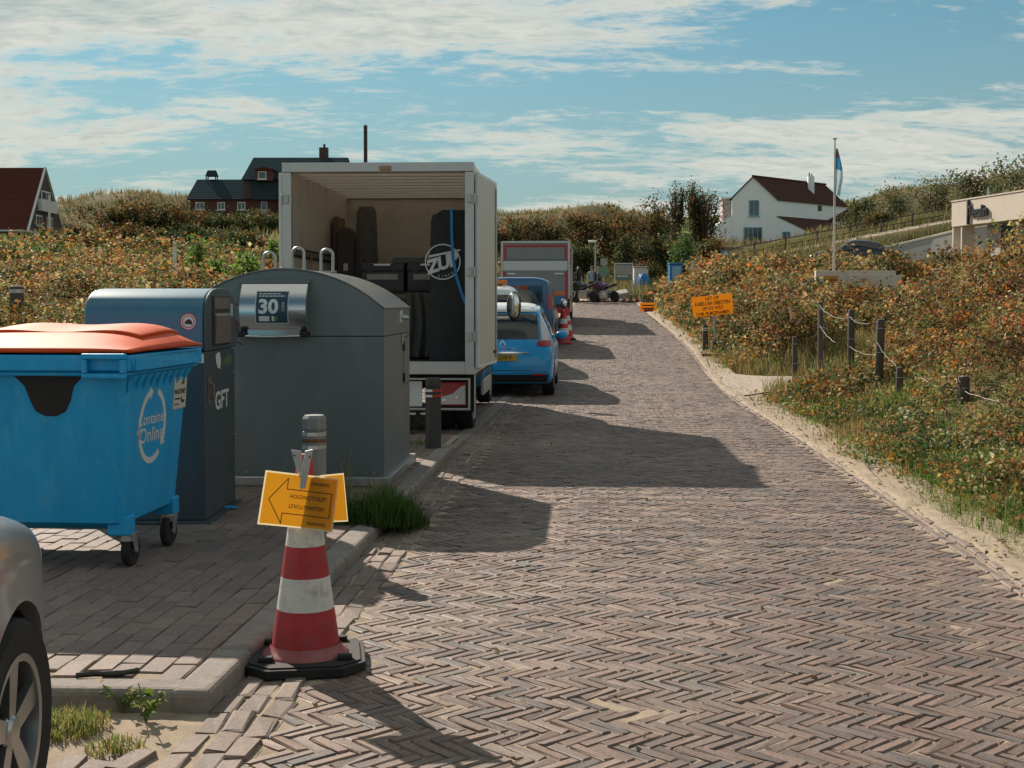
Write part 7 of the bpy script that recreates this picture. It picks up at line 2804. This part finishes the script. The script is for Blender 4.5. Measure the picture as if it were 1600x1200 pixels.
# footpath rising to the right with post-and-rail fence
def _fp(U, V):
    x = 10.0 + U * 20.5
    y = path_y(x) + (V * 2 - 1) * 1.5
    return x, y, footpath_z(x) + .20 - .30 * (1 - V)


sheet('footpath', _fp, 60, 2, M_CONC)
M_POSTW = mat('weathered_wood', (.085, .072, .06), rough=.85, var=.25, scale=4, bump=.5, bscale=30, stretch=(8, 8, .6))


def fence_rail():
    xs = np.array([11.5, 13.5, 15.5, 17.5, 19.5, 21.6, 23.6, 25.6, 27.6])
    ys = path_y(xs) + 1.0
    zs = terr(xs, ys)
    t = thing('rail_fence', 'post and rail fence along the far footpath', 'fence', (xs[0], ys[0], zs[0]))
    o = Vector((xs[0], ys[0], zs[0]))
    for x, y, z in zip(xs, ys, zs):
        MB().cyl((x - o.x, y - o.y, z - o.z - .2), (x - o.x, y - o.y, z - o.z + 1.05), .06, n=8).build('post', M_POSTW, t)
    for k in range(len(xs) - 1):
        for h in (.9, .5):
            MB().cyl((xs[k] - o.x, ys[k] - o.y - .06, zs[k] - o.z + h), (xs[k + 1] - o.x, ys[k + 1] - o.y - .06, zs[k + 1] - o.z + h), .035, n=6).build('rail', M_POSTW, t)


fence_rail()


# ------------------------------------------------------------------ fence posts in the roses on the right
POSTS = [(1508, 588, 11.2, .80, .135, 'thick fence post nearest the camera on the right slope'), (1405, 574, 13.0, .5, .10, 'short sunken fence post between two taller ones on the right slope'),
         (1373, 499, 14.4, .85, .13, 'leaning fence post third from the right in the roses'), (1330, 484, 16.3, 1.1, .12, 'tall fence post second from the left in the roses'),
         (1283, 472, 18.6, 1.0, .11, 'fence post nearest the side path with wire wound on it'), (1243, 526, 17.6, .4, .10, 'low fence stump in the dry grass beside the side path')]
PT = []
for px, py, D, hv, w, lab in POSTS:
    D = D * DS
    q = AT(px, py, D)
    gz = float(terr(np.array([q.x]), np.array([D]))[0])
    bz = min(gz - .15, q.z - hv)
    t = thing('fence_post', lab, 'fence post', (q.x, D, bz), R(rng.uniform(0, 60)), 'wooden posts of the wire fence')
    h = q.z - bz
    tx = rng.normal(0, .02)
    MB().lathe([(w / 2, 0), (w / 2 * 1.02, h * .5), (w / 2 * .97, h - .02), (w / 2 * .8, h)], 10).build('post', M_POSTW, t, smooth=40)
    MB().lathe([(w / 2 * .78, h + .0005), (w / 2 * .5, h + .006)], 10).build('end_grain', mat('end_grain', (.17, .15, .125), rough=.9, var=.3, scale=30), t)
    for k in range(2):
        zz = h - .14 - k * .36
        if zz > .1:
            MB().lathe([(w / 2 + .006, zz), (w / 2 + .006, zz + .012)], 10, cap=False).build('wire_loop', M_STEEL, t)
    t.rotation_euler = (tx, rng.normal(0, .02), t.rotation_euler.z)
    PT.append((q.x, D, q.z))
wire = thing('fence_wire', 'slack pale wire strung between the fence posts in the roses', 'wire', PT[0])
o = Vector(PT[0])
M_WIRE = mat('pale_wire', (.30, .28, .26), rough=.6, var=.1)


def strand(pts, r=.0045):
    P = []
    for a, b in zip(pts, pts[1:]):
        a, b = Vector(a), Vector(b)
        for k in range(10):
            f = k / 10
            q = a.lerp(b, f); q.z -= .10 * 4 * f * (1 - f) * (b - a).length * .35
            q += Vector(rng.normal(0, .006, 3))
            P.append(q - o)
    P.append(Vector(pts[-1]) - o)
    MB().tube(P, r, 5).build('strand', M_WIRE, wire, smooth=60)


def up(i, dz): return (PT[i][0] - .05, PT[i][1] - .07, PT[i][2] + dz)


ext = AT(1640, 628, 9.6 * DS)
strand([tuple(ext), up(0, -.15), (lambda v: tuple(v))(AT(1440, 590, 12.3 * DS))])
strand([up(2, -.05), up(2, -.32), tuple(AT(1400, 572, 13.6 * DS))])
strand([up(4, -.06), up(3, -.13), tuple(AT(1360, 505, 15.2 * DS))])
strand([up(4, -.10), up(4, -.45), tuple(AT(1305, 535, 17.8 * DS))])
strand([up(3, -.62), tuple(AT(1368, 553, 15.0 * DS))])


# posts on the left
def lone_post(px, py0, py1, D, w, m, label, name='marker_post'):
    D = D * DS
    q = AT(px, py0, D); b = AT(px, py1, D)
    gz = float(terr(np.array([q.x]), np.array([D]))[0])
    h = q.z - min(gz - .1, b.z)
    t = thing(name, label, 'post', (q.x, D, q.z - h))
    MB().lathe([(w / 2, 0), (w / 2, h - .02), (w / 2 * .7, h)], 10).build('post', m, t, smooth=40)
    MB().lathe([(w / 2 * 1.06, h - .12), (w / 2 * 1.06, h - .06)], 10, cap=False).build('band', M_STEEL, t)


M_PWHITE = mat('white_post', (.60, .60, .57), rough=.5)
lone_post(273, 378, 425, 26, .09, M_PWHITE, 'slim white marker post standing in the left rose scrub')
lone_post(77, 305, 378, 60, .14, M_PWHITE, 'tall white pole in front of the steep-roofed house')
lone_post(26, 446, 480, 15, .22, M_POSTW, 'weathered wooden post in the roses above the orange lid')
lone_post(571, 195, 255, 88, .35, mat('dark_pole', (.05, .035, .03), rough=.7), 'dark mast rising behind the roof of the box truck')
# ------------------------------------------------------------------ things at the end of the road
M_SIGNY = mat('road_sign_yellow', (.86, .46, .02), rough=.45, var=.04, trans=.5)


def film_sign():
    p = G(1117, 546, .05)
    D = p.y
    t = thing('road_sign', 'large yellow sign reading LET OP KABELS EN OBJECTEN OP DE WEG', 'sign', p)
    s = D / FPX
    def q(px, py): return ((px - 1117) * s, (546 - py) * s)
    c = [q(1080, 465), q(1144, 458.5), q(1145, 490), q(1083, 496.5)]
    z = [Vector((a, 0, b)) for a, b in c]
    th = Vector((0, .02, 0))
    MB().add(z + [v + th for v in z], [(0, 1, 2, 3), (7, 6, 5, 4), (0, 4, 5, 1), (1, 5, 6, 2), (2, 6, 7, 3), (3, 7, 4, 0)]).build('board', M_SIGNY, t, bev=.004)
    def F(u, v): return z[3] * (1 - u) * (1 - v) + z[2] * u * (1 - v) + z[1] * u * v + z[0] * (1 - u) * v
    W = (z[1] - z[0]).length; Hh = (z[0] - z[3]).length
    for k, (line, sz, xs, sp) in enumerate((('LET OP', .12, .85, 1.1), ('KABELS EN OBJECTEN', .125, .74, 1.0), ('OP DE WEG', .12, .8, 1.1), ('I.V.M. FILMOPNAMEN', .12, .78, 1.0))):
        me = text_mesh(line, sz, bold=.003, extrude=0, xs=xs, spacing=sp).copy()
        for v in me.vertices:
            w_ = F(.5 + v.co.x / W, .86 - k * .245 + v.co.y / Hh)
            v.co = (w_.x, -.003, w_.z)
        me.materials.clear(); me.materials.append(mat('sign_brown', (.10, .035, .01), rough=.6)); link_mesh('lettering', me, t)
    MB().cyl((.03, .045, .0), (-.03, .045, 55 * s), .03, n=10).build('pole', M_ALU, t, smooth=40)
    MB().box(-.09, .16, -.12, .20, -.06, .22).build('foot', M_BLACK, t, bev=.03)
    # bollard behind and the slab in front
    b = AT(1102, 508, D + .5)
    bb = thing('bollard', 'small black bollard with two white bands beside the yellow sign', 'bollard', (b.x, D + .5, p.z - .05))
    h = b.z - p.z + .05
    MB().lathe([(.075, -.1), (.075, h - .04), (.06, h)], 12).build('post', M_DKB, bb, smooth=40)
    for zz in (h - .14, h - .09):
        MB().lathe([(.077, zz), (.077, zz + .02)], 12, cap=False).build('band', M_WHITEREF, bb)
    sl = G(1117, 556)
    sb = MB().box(-.35, .35, -.12, .10, -.02, .05).build('stone_slab', mat('brown_slab', (.16, .11, .07), rough=.9, var=.25), bev=.02)
    sb.location = (sl.x, sl.y, sl.z + .01); tag(sb, 'flat brown slab lying before the yellow sign', 'slab')


film_sign()


def small_sign():
    D = 42.0 * DS
    p = AT(1013, 492, D)
    gz = float(roadz(D))
    t = thing('road_sign', 'small orange sign board low at the bend of the road', 'sign', (p.x, D, gz))
    zt = AT(1013, 473, D).z - gz; zb = AT(1013, 486, D).z - gz
    b = MB().box(-.37, .37, -.01, .01, zb, zt).build('board', M_SIGNY, t, bev=.004)
    for k in range(2):
        MB().box(-.28, .28, -.013, -.0105, zb + (zt - zb) * (.25 + .35 * k), zb + (zt - zb) * (.40 + .35 * k)).build('print_line', MATS['sign_brown'], b)
    MB().cyl((0, .02, .1), (0, .02, zb), .03, n=8).build('pole', M_ALU, t)
    MB().box(-.18, .18, -.12, .12, -.05, .14).build('foot', mat('red_plastic', (.40, .04, .04), rough=.5), t, bev=.03)


small_sign()

# cross kerb and pale turning place where the road ends
M_PALE = mat('pale_paving', (.42, .36, .31), rough=.9, var=.12, scale=3)


def _end(U, V):
    s = 66.6 + V * 4.2
    t = -3.0 + U * 9.5
    x, y = rc(t, s)
    return x, y, roadz(y) + .02 + 0 * U


sheet('pavement_crossing', _end, 30, 8, M_PALE)
k = bpy.data.objects.new('kerb', None); COL.objects.link(k); tag(k, kind='structure')
for i in range(9):
    x, y = rc(-2.6 + i * 1.0, 66.2 + .05 * i)
    o = MB().box(-.49, .49, -.09, .09, -.2, .09).build('kerb_stone', M_KERB, k, bev=.02)
    o.location = (x, y, float(roadz(y))); o.rotation_euler = (0, 0, -math.atan(TH) + .02)


def gz_at(x, y):
    return max(float(terr(np.array([x]), np.array([y]))[0]), float(roadz(y)))


def lamp_post():
    D = 50.0 * DS
    b = AT(930, 476, D); top = AT(930, 379, D)
    z = gz_at(b.x, D)
    t = thing('street_lamp', 'dark street lamp with a pale curved head at the end of the road', 'street lamp', (b.x, D, z))
    h = top.z - z
    MB().cyl((0, 0, 0), (0, 0, h * .5), .08, .07, n=10).build('post', M_CHASSIS, t)
    MB().cyl((0, 0, h * .5), (0, 0, h - .1), .045, .04, n=10).build('upper_post', M_STEEL, t)
    MB().tube([(0, 0, h - .12), (.0, 0, h + .02), (-.10, 0, h + .08), (-.22, 0, h + .04)], .03, 6).build('arm', M_STEEL, t)
    MB().ellipsoid((-.14, 0, h + .06), (.24, .12, .07)).build('lamp_head', M_WHITEREF, t, smooth=60)


lamp_post()


def board(px0, px1, py0, py1, D, name, label, cat, build):
    D = D * DS
    a, b = AT(px0, py0, D), AT(px1, py1, D)
    cx = (a.x + b.x) / 2
    z = gz_at(cx, D)
    t = thing(name, label, cat, (cx, D, z))
    build(t, (b.x - a.x) / 2, b.z - z, a.z - z)
    return t


def info(t, hw, z0, z1):
    fr = MB()
    for x in (-hw, hw - .05):
        fr.box(x, x + .05, -.03, .03, 0, z1)
    fr.box(-hw + .051, hw - .051, -.03, .03, z1 - .06, z1)
    fr.build('frame', M_ALU, t)
    MB().box(-hw + .08, hw - .08, -.015, .015, z0, z1 - .10).build('panel', mat('board_pale', (.34, .30, .24), rough=.5, var=.2, scale=6), t)
    MB().box(-hw + .08, hw - .08, -.02, -.0155, z0, z0 + (z1 - z0) * .34).build('print_band', mat('board_green', (.12, .20, .15), rough=.5), t)
    MB().box(-hw + .08, hw - .08, -.02, -.0155, z1 - .22, z1 - .10).build('print_band', mat('board_grey', (.28, .31, .32), rough=.5), t)
    MB().add([(-.2, -.021, z0 + .5), (.05, -.021, z0 + .58), (.2, -.021, z0 + .45), (.0, -.021, z0 + .42)], [(0, 1, 2, 3)]).build('print_shape', MATS['board_grey'], t)
    for k in range(6):
        MB().box(-.35 + k * .1, -.28 + k * .1, -.024, -.0205, z0 + .18, z0 + .26).build('print_letter', M_WHITEPRINT, t)


board(960, 989, 411, 438, 51, 'information_board', 'framed information board beside the road end', 'sign', info)


def two_signs(t, hw, z0, z1):
    MB().cyl((0, 0, 0), (0, 0, z1), .035, n=8).build('pole', M_STEEL, t)
    MB().box(-.18, .18, -.05, -.036, z1 - .34, z1).build('square_plate', mat('sign_grey', (.30, .34, .28), rough=.4), t)
    MB().cyl((0, -.055, z1 - .68), (0, -.04, z1 - .68), .28, n=24).build('round_plate', mat('sign_green', (.13, .24, .17), rough=.4), t)


board(938, 949, 404, 440, 50.5, 'road_sign', 'square plate over a round green plate on a pole near the people', 'sign', two_signs)


def stone_box(t, hw, z0, z1):
    MB().prism([(-hw, -.2), (hw, -.2), (hw, z1 - .12), (hw * .6, z1), (-hw, z1 - .03)], 'y', -.3, .5).build('block', M_BEIGE, t, bev=.02)
    MB().box(-hw - .03, hw + .03, -.34, .54, z1 + .003, z1 + .06).build('cap', M_BEIGE, t)


board(990, 1012, 418, 440, 54.5, 'wall_pier', 'beige masonry pier beside the information board', 'pier', stone_box)


def tarp(t, hw, z0, z1):
    def f(u, v):
        a = 2 * math.pi * u; k = math.sin(v * math.pi / 2)
        r = math.cos(v * math.pi / 2) ** .6
        return (hw * r * math.cos(a) * (1 + .12 * math.sin(3 * a)), hw * .8 * r * math.sin(a), z1 * k * (1 + .05 * math.sin(5 * a)))
    MB().grid(f, 30, 12).build('cover', mat('blue_tarp', (.015, .16, .42), rough=.4, var=.15), t, smooth=60)
    MB().tube([(-hw, -hw * .5, .1), (-hw - .2, -hw * .6, .02)], .03, 5).build('cord', M_BLACK, t)


board(995, 1017, 428, 450, 53.5, 'covered_heap', 'heap under a bright blue tarpaulin at the bend', 'tarpaulin', tarp)


def cabin(t, hw, z0, z1):
    MB().box(-hw, hw, -.4, .4, 0, z1 - .08).build('cabin', mat('toilet_blue', (.02, .17, .38), rough=.45, var=.05), t, bev=.03)
    MB().box(-hw + .12, hw - .08, -.42, -.401, .1, z1 - .18).build('door', mat('toilet_pale', (.22, .42, .55), rough=.45), t, bev=.01)
    MB().box(-hw - .03, hw + .03, -.44, .44, z1 - .078, z1).build('roof', MATS['toilet_blue'], t, bev=.02)
    MB().box(hw - .2, hw - .14, -.45, -.421, z1 * .5, z1 * .58).build('handle', M_DARKPLASTIC, t)


board(1045, 1065, 411, 436, 48, 'portable_cabin', 'small blue cabin rising behind the rose hedge', 'cabin', cabin)


def seat_lift(t, hw, z0, z1):
    m = mat('pale_frame', (.45, .47, .48), rough=.4, metal=.3)
    MB().box(-hw, -hw + .12, -.06, .06, .1, z1).build('upright', m, t, bev=.01)
    MB().box(-hw + .14, hw, -.25, .25, z0 + .05, z0 + .35).build('deck', m, t, bev=.03)
    for x in (-hw + .2, hw - .12):
        MB().cyl((x, -.26, z0 + .02), (x, .26, z0 + .02), .12, n=14).build('wheel', M_TYRE, t)
    MB().box(-hw + .3, hw - .25, -.255, -.251, z0 + .12, z0 + .25).build('slot', M_DARKPLASTIC, t)
    MB().tube([(-hw + .06, 0, z1 - .1), (-hw + .3, 0, z1 - .25), (hw - .2, 0, z0 + .35)], .025, 6).build('brace', m, t)


board(1081, 1103, 408, 432, 47, 'hand_trolley', 'pale metal trolley frame standing behind the rose hedge', 'trolley', seat_lift)


def blue_plate(t, hw, z0, z1):
    MB().cyl((0, 0, 0), (0, 0, z1 - .3), .05, n=8).build('pole', M_CHASSIS, t)
    MB().box(-hw, hw, -.04, .04, z1 - .32, z1).build('plate', mat('plate_blue', (.02, .22, .50), rough=.4), t, bev=.02)
    MB().box(-hw * .6, hw * .6, -.045, -.041, z1 - .2, z1 - .12).build('print_line', M_WHITEPRINT, t)


board(1128, 1140, 392, 424, 50, 'sign_post', 'little blue sign plate on a dark pole below the white house', 'sign', blue_plate)
board(1111, 1115, 394, 424, 49, 'marker_pole', 'thin green pole standing left of the little blue sign', 'post',
      lambda t, hw, z0, z1: (MB().cyl((0, 0, 0), (0, 0, z1), .045, n=8).build('pole', mat('green_pole', (.04, .25, .09), rough=.5), t), MB().lathe([(.05, z1 + .001), (.03, z1 + .05)], 8).build('cap', MATS['green_pole'], t)))


def slab_board():
    D = 50.0 * DS
    p = AT(965, 455, D); z = gz_at(p.x, D)
    t = thing('stone_bench', 'long pale slanting slab beside the motorcycles', 'bench', (p.x, D, z), R(8))
    MB().add([(-.5, -.3, .30), (.55, -.1, .50), (.55, .5, .68), (-.5, .4, .45), (-.5, -.3, .2), (.55, -.1, .40), (.55, .5, .58), (-.5, .4, .35)],
             [(0, 1, 2, 3), (7, 6, 5, 4), (0, 4, 5, 1), (1, 5, 6, 2), (2, 6, 7, 3), (3, 7, 4, 0)]).build('slab', mat('pale_slab', (.36, .35, .33), rough=.8, var=.15), t)
    MB().box(-.4, .45, -.05, .3, -.1, .33).build('plinth', M_BEIGE_D, t)


slab_board()
w = thing('low_wall', 'low dark edging wall behind the motorcycles', 'wall', (*rc(.0, 68.5), float(roadz(68.5)) - .05), -.1)
MB().box(0, 4.2, 0, .25, 0, .30).build('wall', mat('edging_dark', (.10, .105, .10), rough=.9, var=.2), w, bev=.02)
MB().box(-.03, 4.23, -.04, .29, .303, .36).build('coping', M_BEIGE, w)


def motorcycle(px, py, D, rz, label, mcol, sc=1.0):
    D = D * DS
    p = AT(px, py, D)
    z = float(roadz(D)) + .02
    t = thing('motorcycle', label, 'motorcycle', (p.x, D, z), rz, 'motorcycles parked at the road end')
    mp = paint('bike_' + label.split()[0], mcol)
    for y in (-.70, .70):
        w_ = MB().lathe([(.20, -.04), (.27, -.055), (.30, -.03), (.30, .03), (.27, .055), (.20, .04)], 24, (0, y, .30), 'x', cap=False).build('wheel', M_TYRE, t, smooth=40)
        sp = MB()
        for k in range(5):
            a = 2 * math.pi * k / 5
            sp.cyl((0, y, .30), (0, y + .21 * math.cos(a), .30 + .21 * math.sin(a)), .018, n=5)
        sp.cyl((-.06, y, .3), (.06, y, .3), .05, n=10)
        sp.cyl((-.012, y, .3), (.012, y, .3), .205, n=20)
        sp.build('rim', M_CHASSIS, w_)
    MB().tube([(0, -.70, .30), (0, -.25, .48), (0, .25, .80), (0, .30, .88)], .035, 6).build('frame', M_CHASSIS, t)
    MB().box(-.17, .17, -.34, .32, .22, .66).build('engine', M_STEEL, t, bev=.04)
    for x in (-.09, .09):
        MB().cyl((x, .70, .30), (x * 1.1, .36, 1.0), .025, n=8).build('fork', M_ALU, t)
    MB().ellipsoid((0, .10, .84), (.19, .40, .20)).build('tank', mp, t, smooth=60)
    MB().prism([(-.85, .86), (-.20, .74), (-.12, .78), (-.30, .86), (-.80, .98)], 'x', -.11, .11).build('seat', M_BLACK, t, bev=.03)
    MB().prism([(.20, .55), (.70, .62), (.66, 1.0), (.42, 1.16), (.24, 1.0)], 'x', -.21, .21).build('fairing', mp, t, bev=.05)
    MB().tube([(-.34, .26, 1.06), (-.15, .36, 1.02), (.15, .36, 1.02), (.34, .26, 1.06)], .016, 6).build('handlebar', M_CHASSIS, t)
    MB().prism([(.36, 1.0), (.50, 1.02), (.38, 1.24)], 'x', -.12, .12).build('windscreen', M_GLASS, t)
    MB().cyl((.16, -.1, .32), (.18, -.80, .42), .045, .06, n=10).build('exhaust', M_STEEL, t)
    MB().cyl((0, .70, .80), (0, .74, .80), .07, n=14).build('head_lamp', M_WHITEREF, t)
    MB().box(-.05, .05, -.92, -.86, .84, .92).build('tail_lamp', M_TAILRED, t)
    for s_ in (-1, 1):
        MB().ellipsoid((s_ * .36, .30, 1.22), (.06, .02, .04), 10, 6).build('mirror', M_CHASSIS, t)
    MB().cyl((-.05, -.05, .3), (-.22, -.1, .02), .012, n=6).build('stand', M_CHASSIS, t)
    t.rotation_euler = (0, R(-6), rz)


motorcycle(914, 472, 49.0, R(38), 'black motorcycle parked left of the lamp post', (.012, .012, .014))
motorcycle(947, 472, 49.0, R(36), 'purple motorcycle parked right of the lamp post', (.07, .03, .08))


# ------------------------------------------------------------------ people
def hand(parent, c, d, m):
    """palm with four fingers and a thumb"""
    b = MB()
    c = Vector(c); d = Vector(d).normalized()
    s = d.orthogonal().normalized(); n = d.cross(s)
    b.ellipsoid(c, (.035, .035, .045), 8, 6)
    for k, l in enumerate((.065, .075, .07, .055)):
        a = c + s * (-.027 + .018 * k) + d * .03
        b.tube([a, a + d * l * .6 + n * .006, a + d * l * .9 + n * .025], [.009, .008, .006], 5)
    a = c + s * -.03
    b.tube([a, a - s * .025 + d * .02, a - s * .03 + d * .05 + n * .01], [.010, .009, .007], 5)
    b.build('hand', m, parent, smooth=60)


def person(px, D, label, top, trousers, hair_c, rz, h=1.76, bag=None):
    D = D * DS
    p = AT(px, 440, D)
    z = gz_at(p.x, D)
    t = thing('person', label, 'person', (p.x, D, z), rz, 'people standing by the motorcycles')
    k = h / 1.76
    J = {'pel': (0, 0, .95), 'wai': (0, .0, 1.10), 'che': (0, .01, 1.32), 'nec': (0, 0, 1.48), 'hb': (0, .01, 1.56), 'ht': (0, .015, 1.70),
         'shl': (-.19, 0, 1.42), 'ell': (-.25, .03, 1.14), 'wrl': (-.22, .12, .92), 'shr': (.19, 0, 1.42), 'elr': (.24, .03, 1.14), 'wrr': (.18, .15, .96),
         'hil': (-.10, 0, .90), 'knl': (-.11, .02, .50), 'anl': (-.12, 0, .09), 'tol': (-.13, .14, .03), 'hir': (.10, 0, .90), 'knr': (.12, .03, .50), 'anr': (.15, -.02, .09), 'tor': (.17, .12, .03)}
    E = [('pel', 'wai'), ('wai', 'che'), ('che', 'nec'), ('nec', 'hb'), ('hb', 'ht'), ('che', 'shl'), ('shl', 'ell'), ('ell', 'wrl'), ('che', 'shr'), ('shr', 'elr'), ('elr', 'wrr'),
         ('pel', 'hil'), ('hil', 'knl'), ('knl', 'anl'), ('anl', 'tol'), ('pel', 'hir'), ('hir', 'knr'), ('knr', 'anr'), ('anr', 'tor')]
    Rr = {'pel': .15, 'wai': .14, 'che': .155, 'nec': .06, 'hb': .085, 'ht': .085, 'shl': .075, 'ell': .055, 'wrl': .04, 'shr': .075, 'elr': .055, 'wrr': .04,
          'hil': .105, 'knl': .075, 'anl': .055, 'tol': .04, 'hir': .105, 'knr': .075, 'anr': .055, 'tor': .04}
    names = list(J)
    me = bpy.data.meshes.new('body')
    me.from_pydata([Vector(J[n]) * k for n in names], [(names.index(a), names.index(b)) for a, b in E], [])
    tmp = bpy.data.objects.new('body_tmp', me); COL.objects.link(tmp)
    sk = tmp.modifiers.new('skin', 'SKIN')
    for i, n in enumerate(names):
        sv = me.skin_vertices[0].data[i]
        sv.radius = (Rr[n] * k, Rr[n] * k * (.72 if n in ('pel', 'wai', 'che') else 1)); sv.use_root = (n == 'pel')
    sb = tmp.modifiers.new('sub', 'SUBSURF'); sb.levels = 2; sb.render_levels = 2
    dg = bpy.context.evaluated_depsgraph_get()
    bme = bpy.data.meshes.new_from_object(tmp.evaluated_get(dg))
    bpy.data.objects.remove(tmp)
    skin = mat('skin', (.42, .25, .18), rough=.55, var=.05)
    mt = mat('cloth_' + label.split()[3], top, rough=.85, var=.15); ml = mat('trousers_' + label.split()[3], trousers, rough=.85, var=.15)
    ms = mat('shoes', (.03, .028, .026), rough=.6)
    bme.materials.clear()
    for m_ in (skin, mt, ml, ms):
        bme.materials.append(m_)
    for f in bme.polygons:
        c = f.center / k
        f.material_index = 0 if c.z > 1.49 else (1 if c.z > .93 or abs(c.x) > .2 and c.z > .8 else (2 if c.z > .10 else 3))
        f.use_smooth = True
    body = link_mesh('body', bme, t)
    for s_, w_ in ((-1, 'wrl'), (1, 'wrr')):
        c = Vector(J[w_]) * k
        hand(t, c + Vector((0, .03, -.05)), (0, .35, -1), skin)
    # hair and the features of the face
    hr = MB().ellipsoid((0, -.015 * k, 1.655 * k), (.088 * k, .10 * k, .098 * k), 16, 10)
    hr.v = [(x, y if z_ > 1.62 * k else min(y, .02), z_) for x, y, z_ in hr.v]
    hr.build('hair', mat('hair_' + label.split()[3], hair_c, rough=.6), t, smooth=60)
    fc = MB().ellipsoid((0, .105 * k, 1.60 * k), (.012, .018, .022), 8, 6)
    fc.ellipsoid((-.085 * k, 0, 1.61 * k), (.01, .02, .03), 8, 6); fc.ellipsoid((.085 * k, 0, 1.61 * k), (.01, .02, .03), 8, 6)
    fc.build('face', skin, t, smooth=60)
    ey = MB()
    for s_ in (-1, 1):
        ey.ellipsoid((s_ * .032 * k, .088 * k, 1.63 * k), (.011, .008, .007), 8, 6)
    ey.box(-.022, .022, .088 * k, .096 * k, 1.556 * k, 1.562 * k)
    ey.build('eye', ms, t)
    if bag:
        MB().ellipsoid((0, -.17, 1.25 * k), (.15, .10, .22)).build('backpack', mat('backpack', bag, rough=.8), t, smooth=60)


person(904, 52.5, 'person in a black jacket and dark trousers at the lorry side', (.02, .022, .025), (.025, .03, .045), (.05, .035, .025), R(200))
person(925, 53.0, 'person in a pale grey-blue jacket with dark hair, middle of three', (.26, .32, .40), (.03, .03, .035), (.02, .018, .016), R(150), 1.75)
person(936, 52.5, 'person in a navy jacket beside the lamp post', (.03, .04, .08), (.02, .025, .035), (.12, .06, .03), R(110), 1.76)
# lean red and white barrier foot at the bend
p = AT(985, 474, 66.0)
t = thing('barrier_foot', 'red and white barrier piece lying at the bend', 'barrier', (p.x, 66.0, float(roadz(66)) + .02), R(12))
MB().box(-.55, .55, -.06, .06, .06, .16).build('beam', M_WHITEREF, t, bev=.01)
for x in (-.35, .0, .35):
    MB().box(x - .09, x + .09, -.063, .063, .057, .163).build('stripe', M_REDREF, t)
for x in (-.4, .4):
    MB().box(x - .05, x + .05, -.16, .16, 0, .055).build('foot', M_BLACK, t)
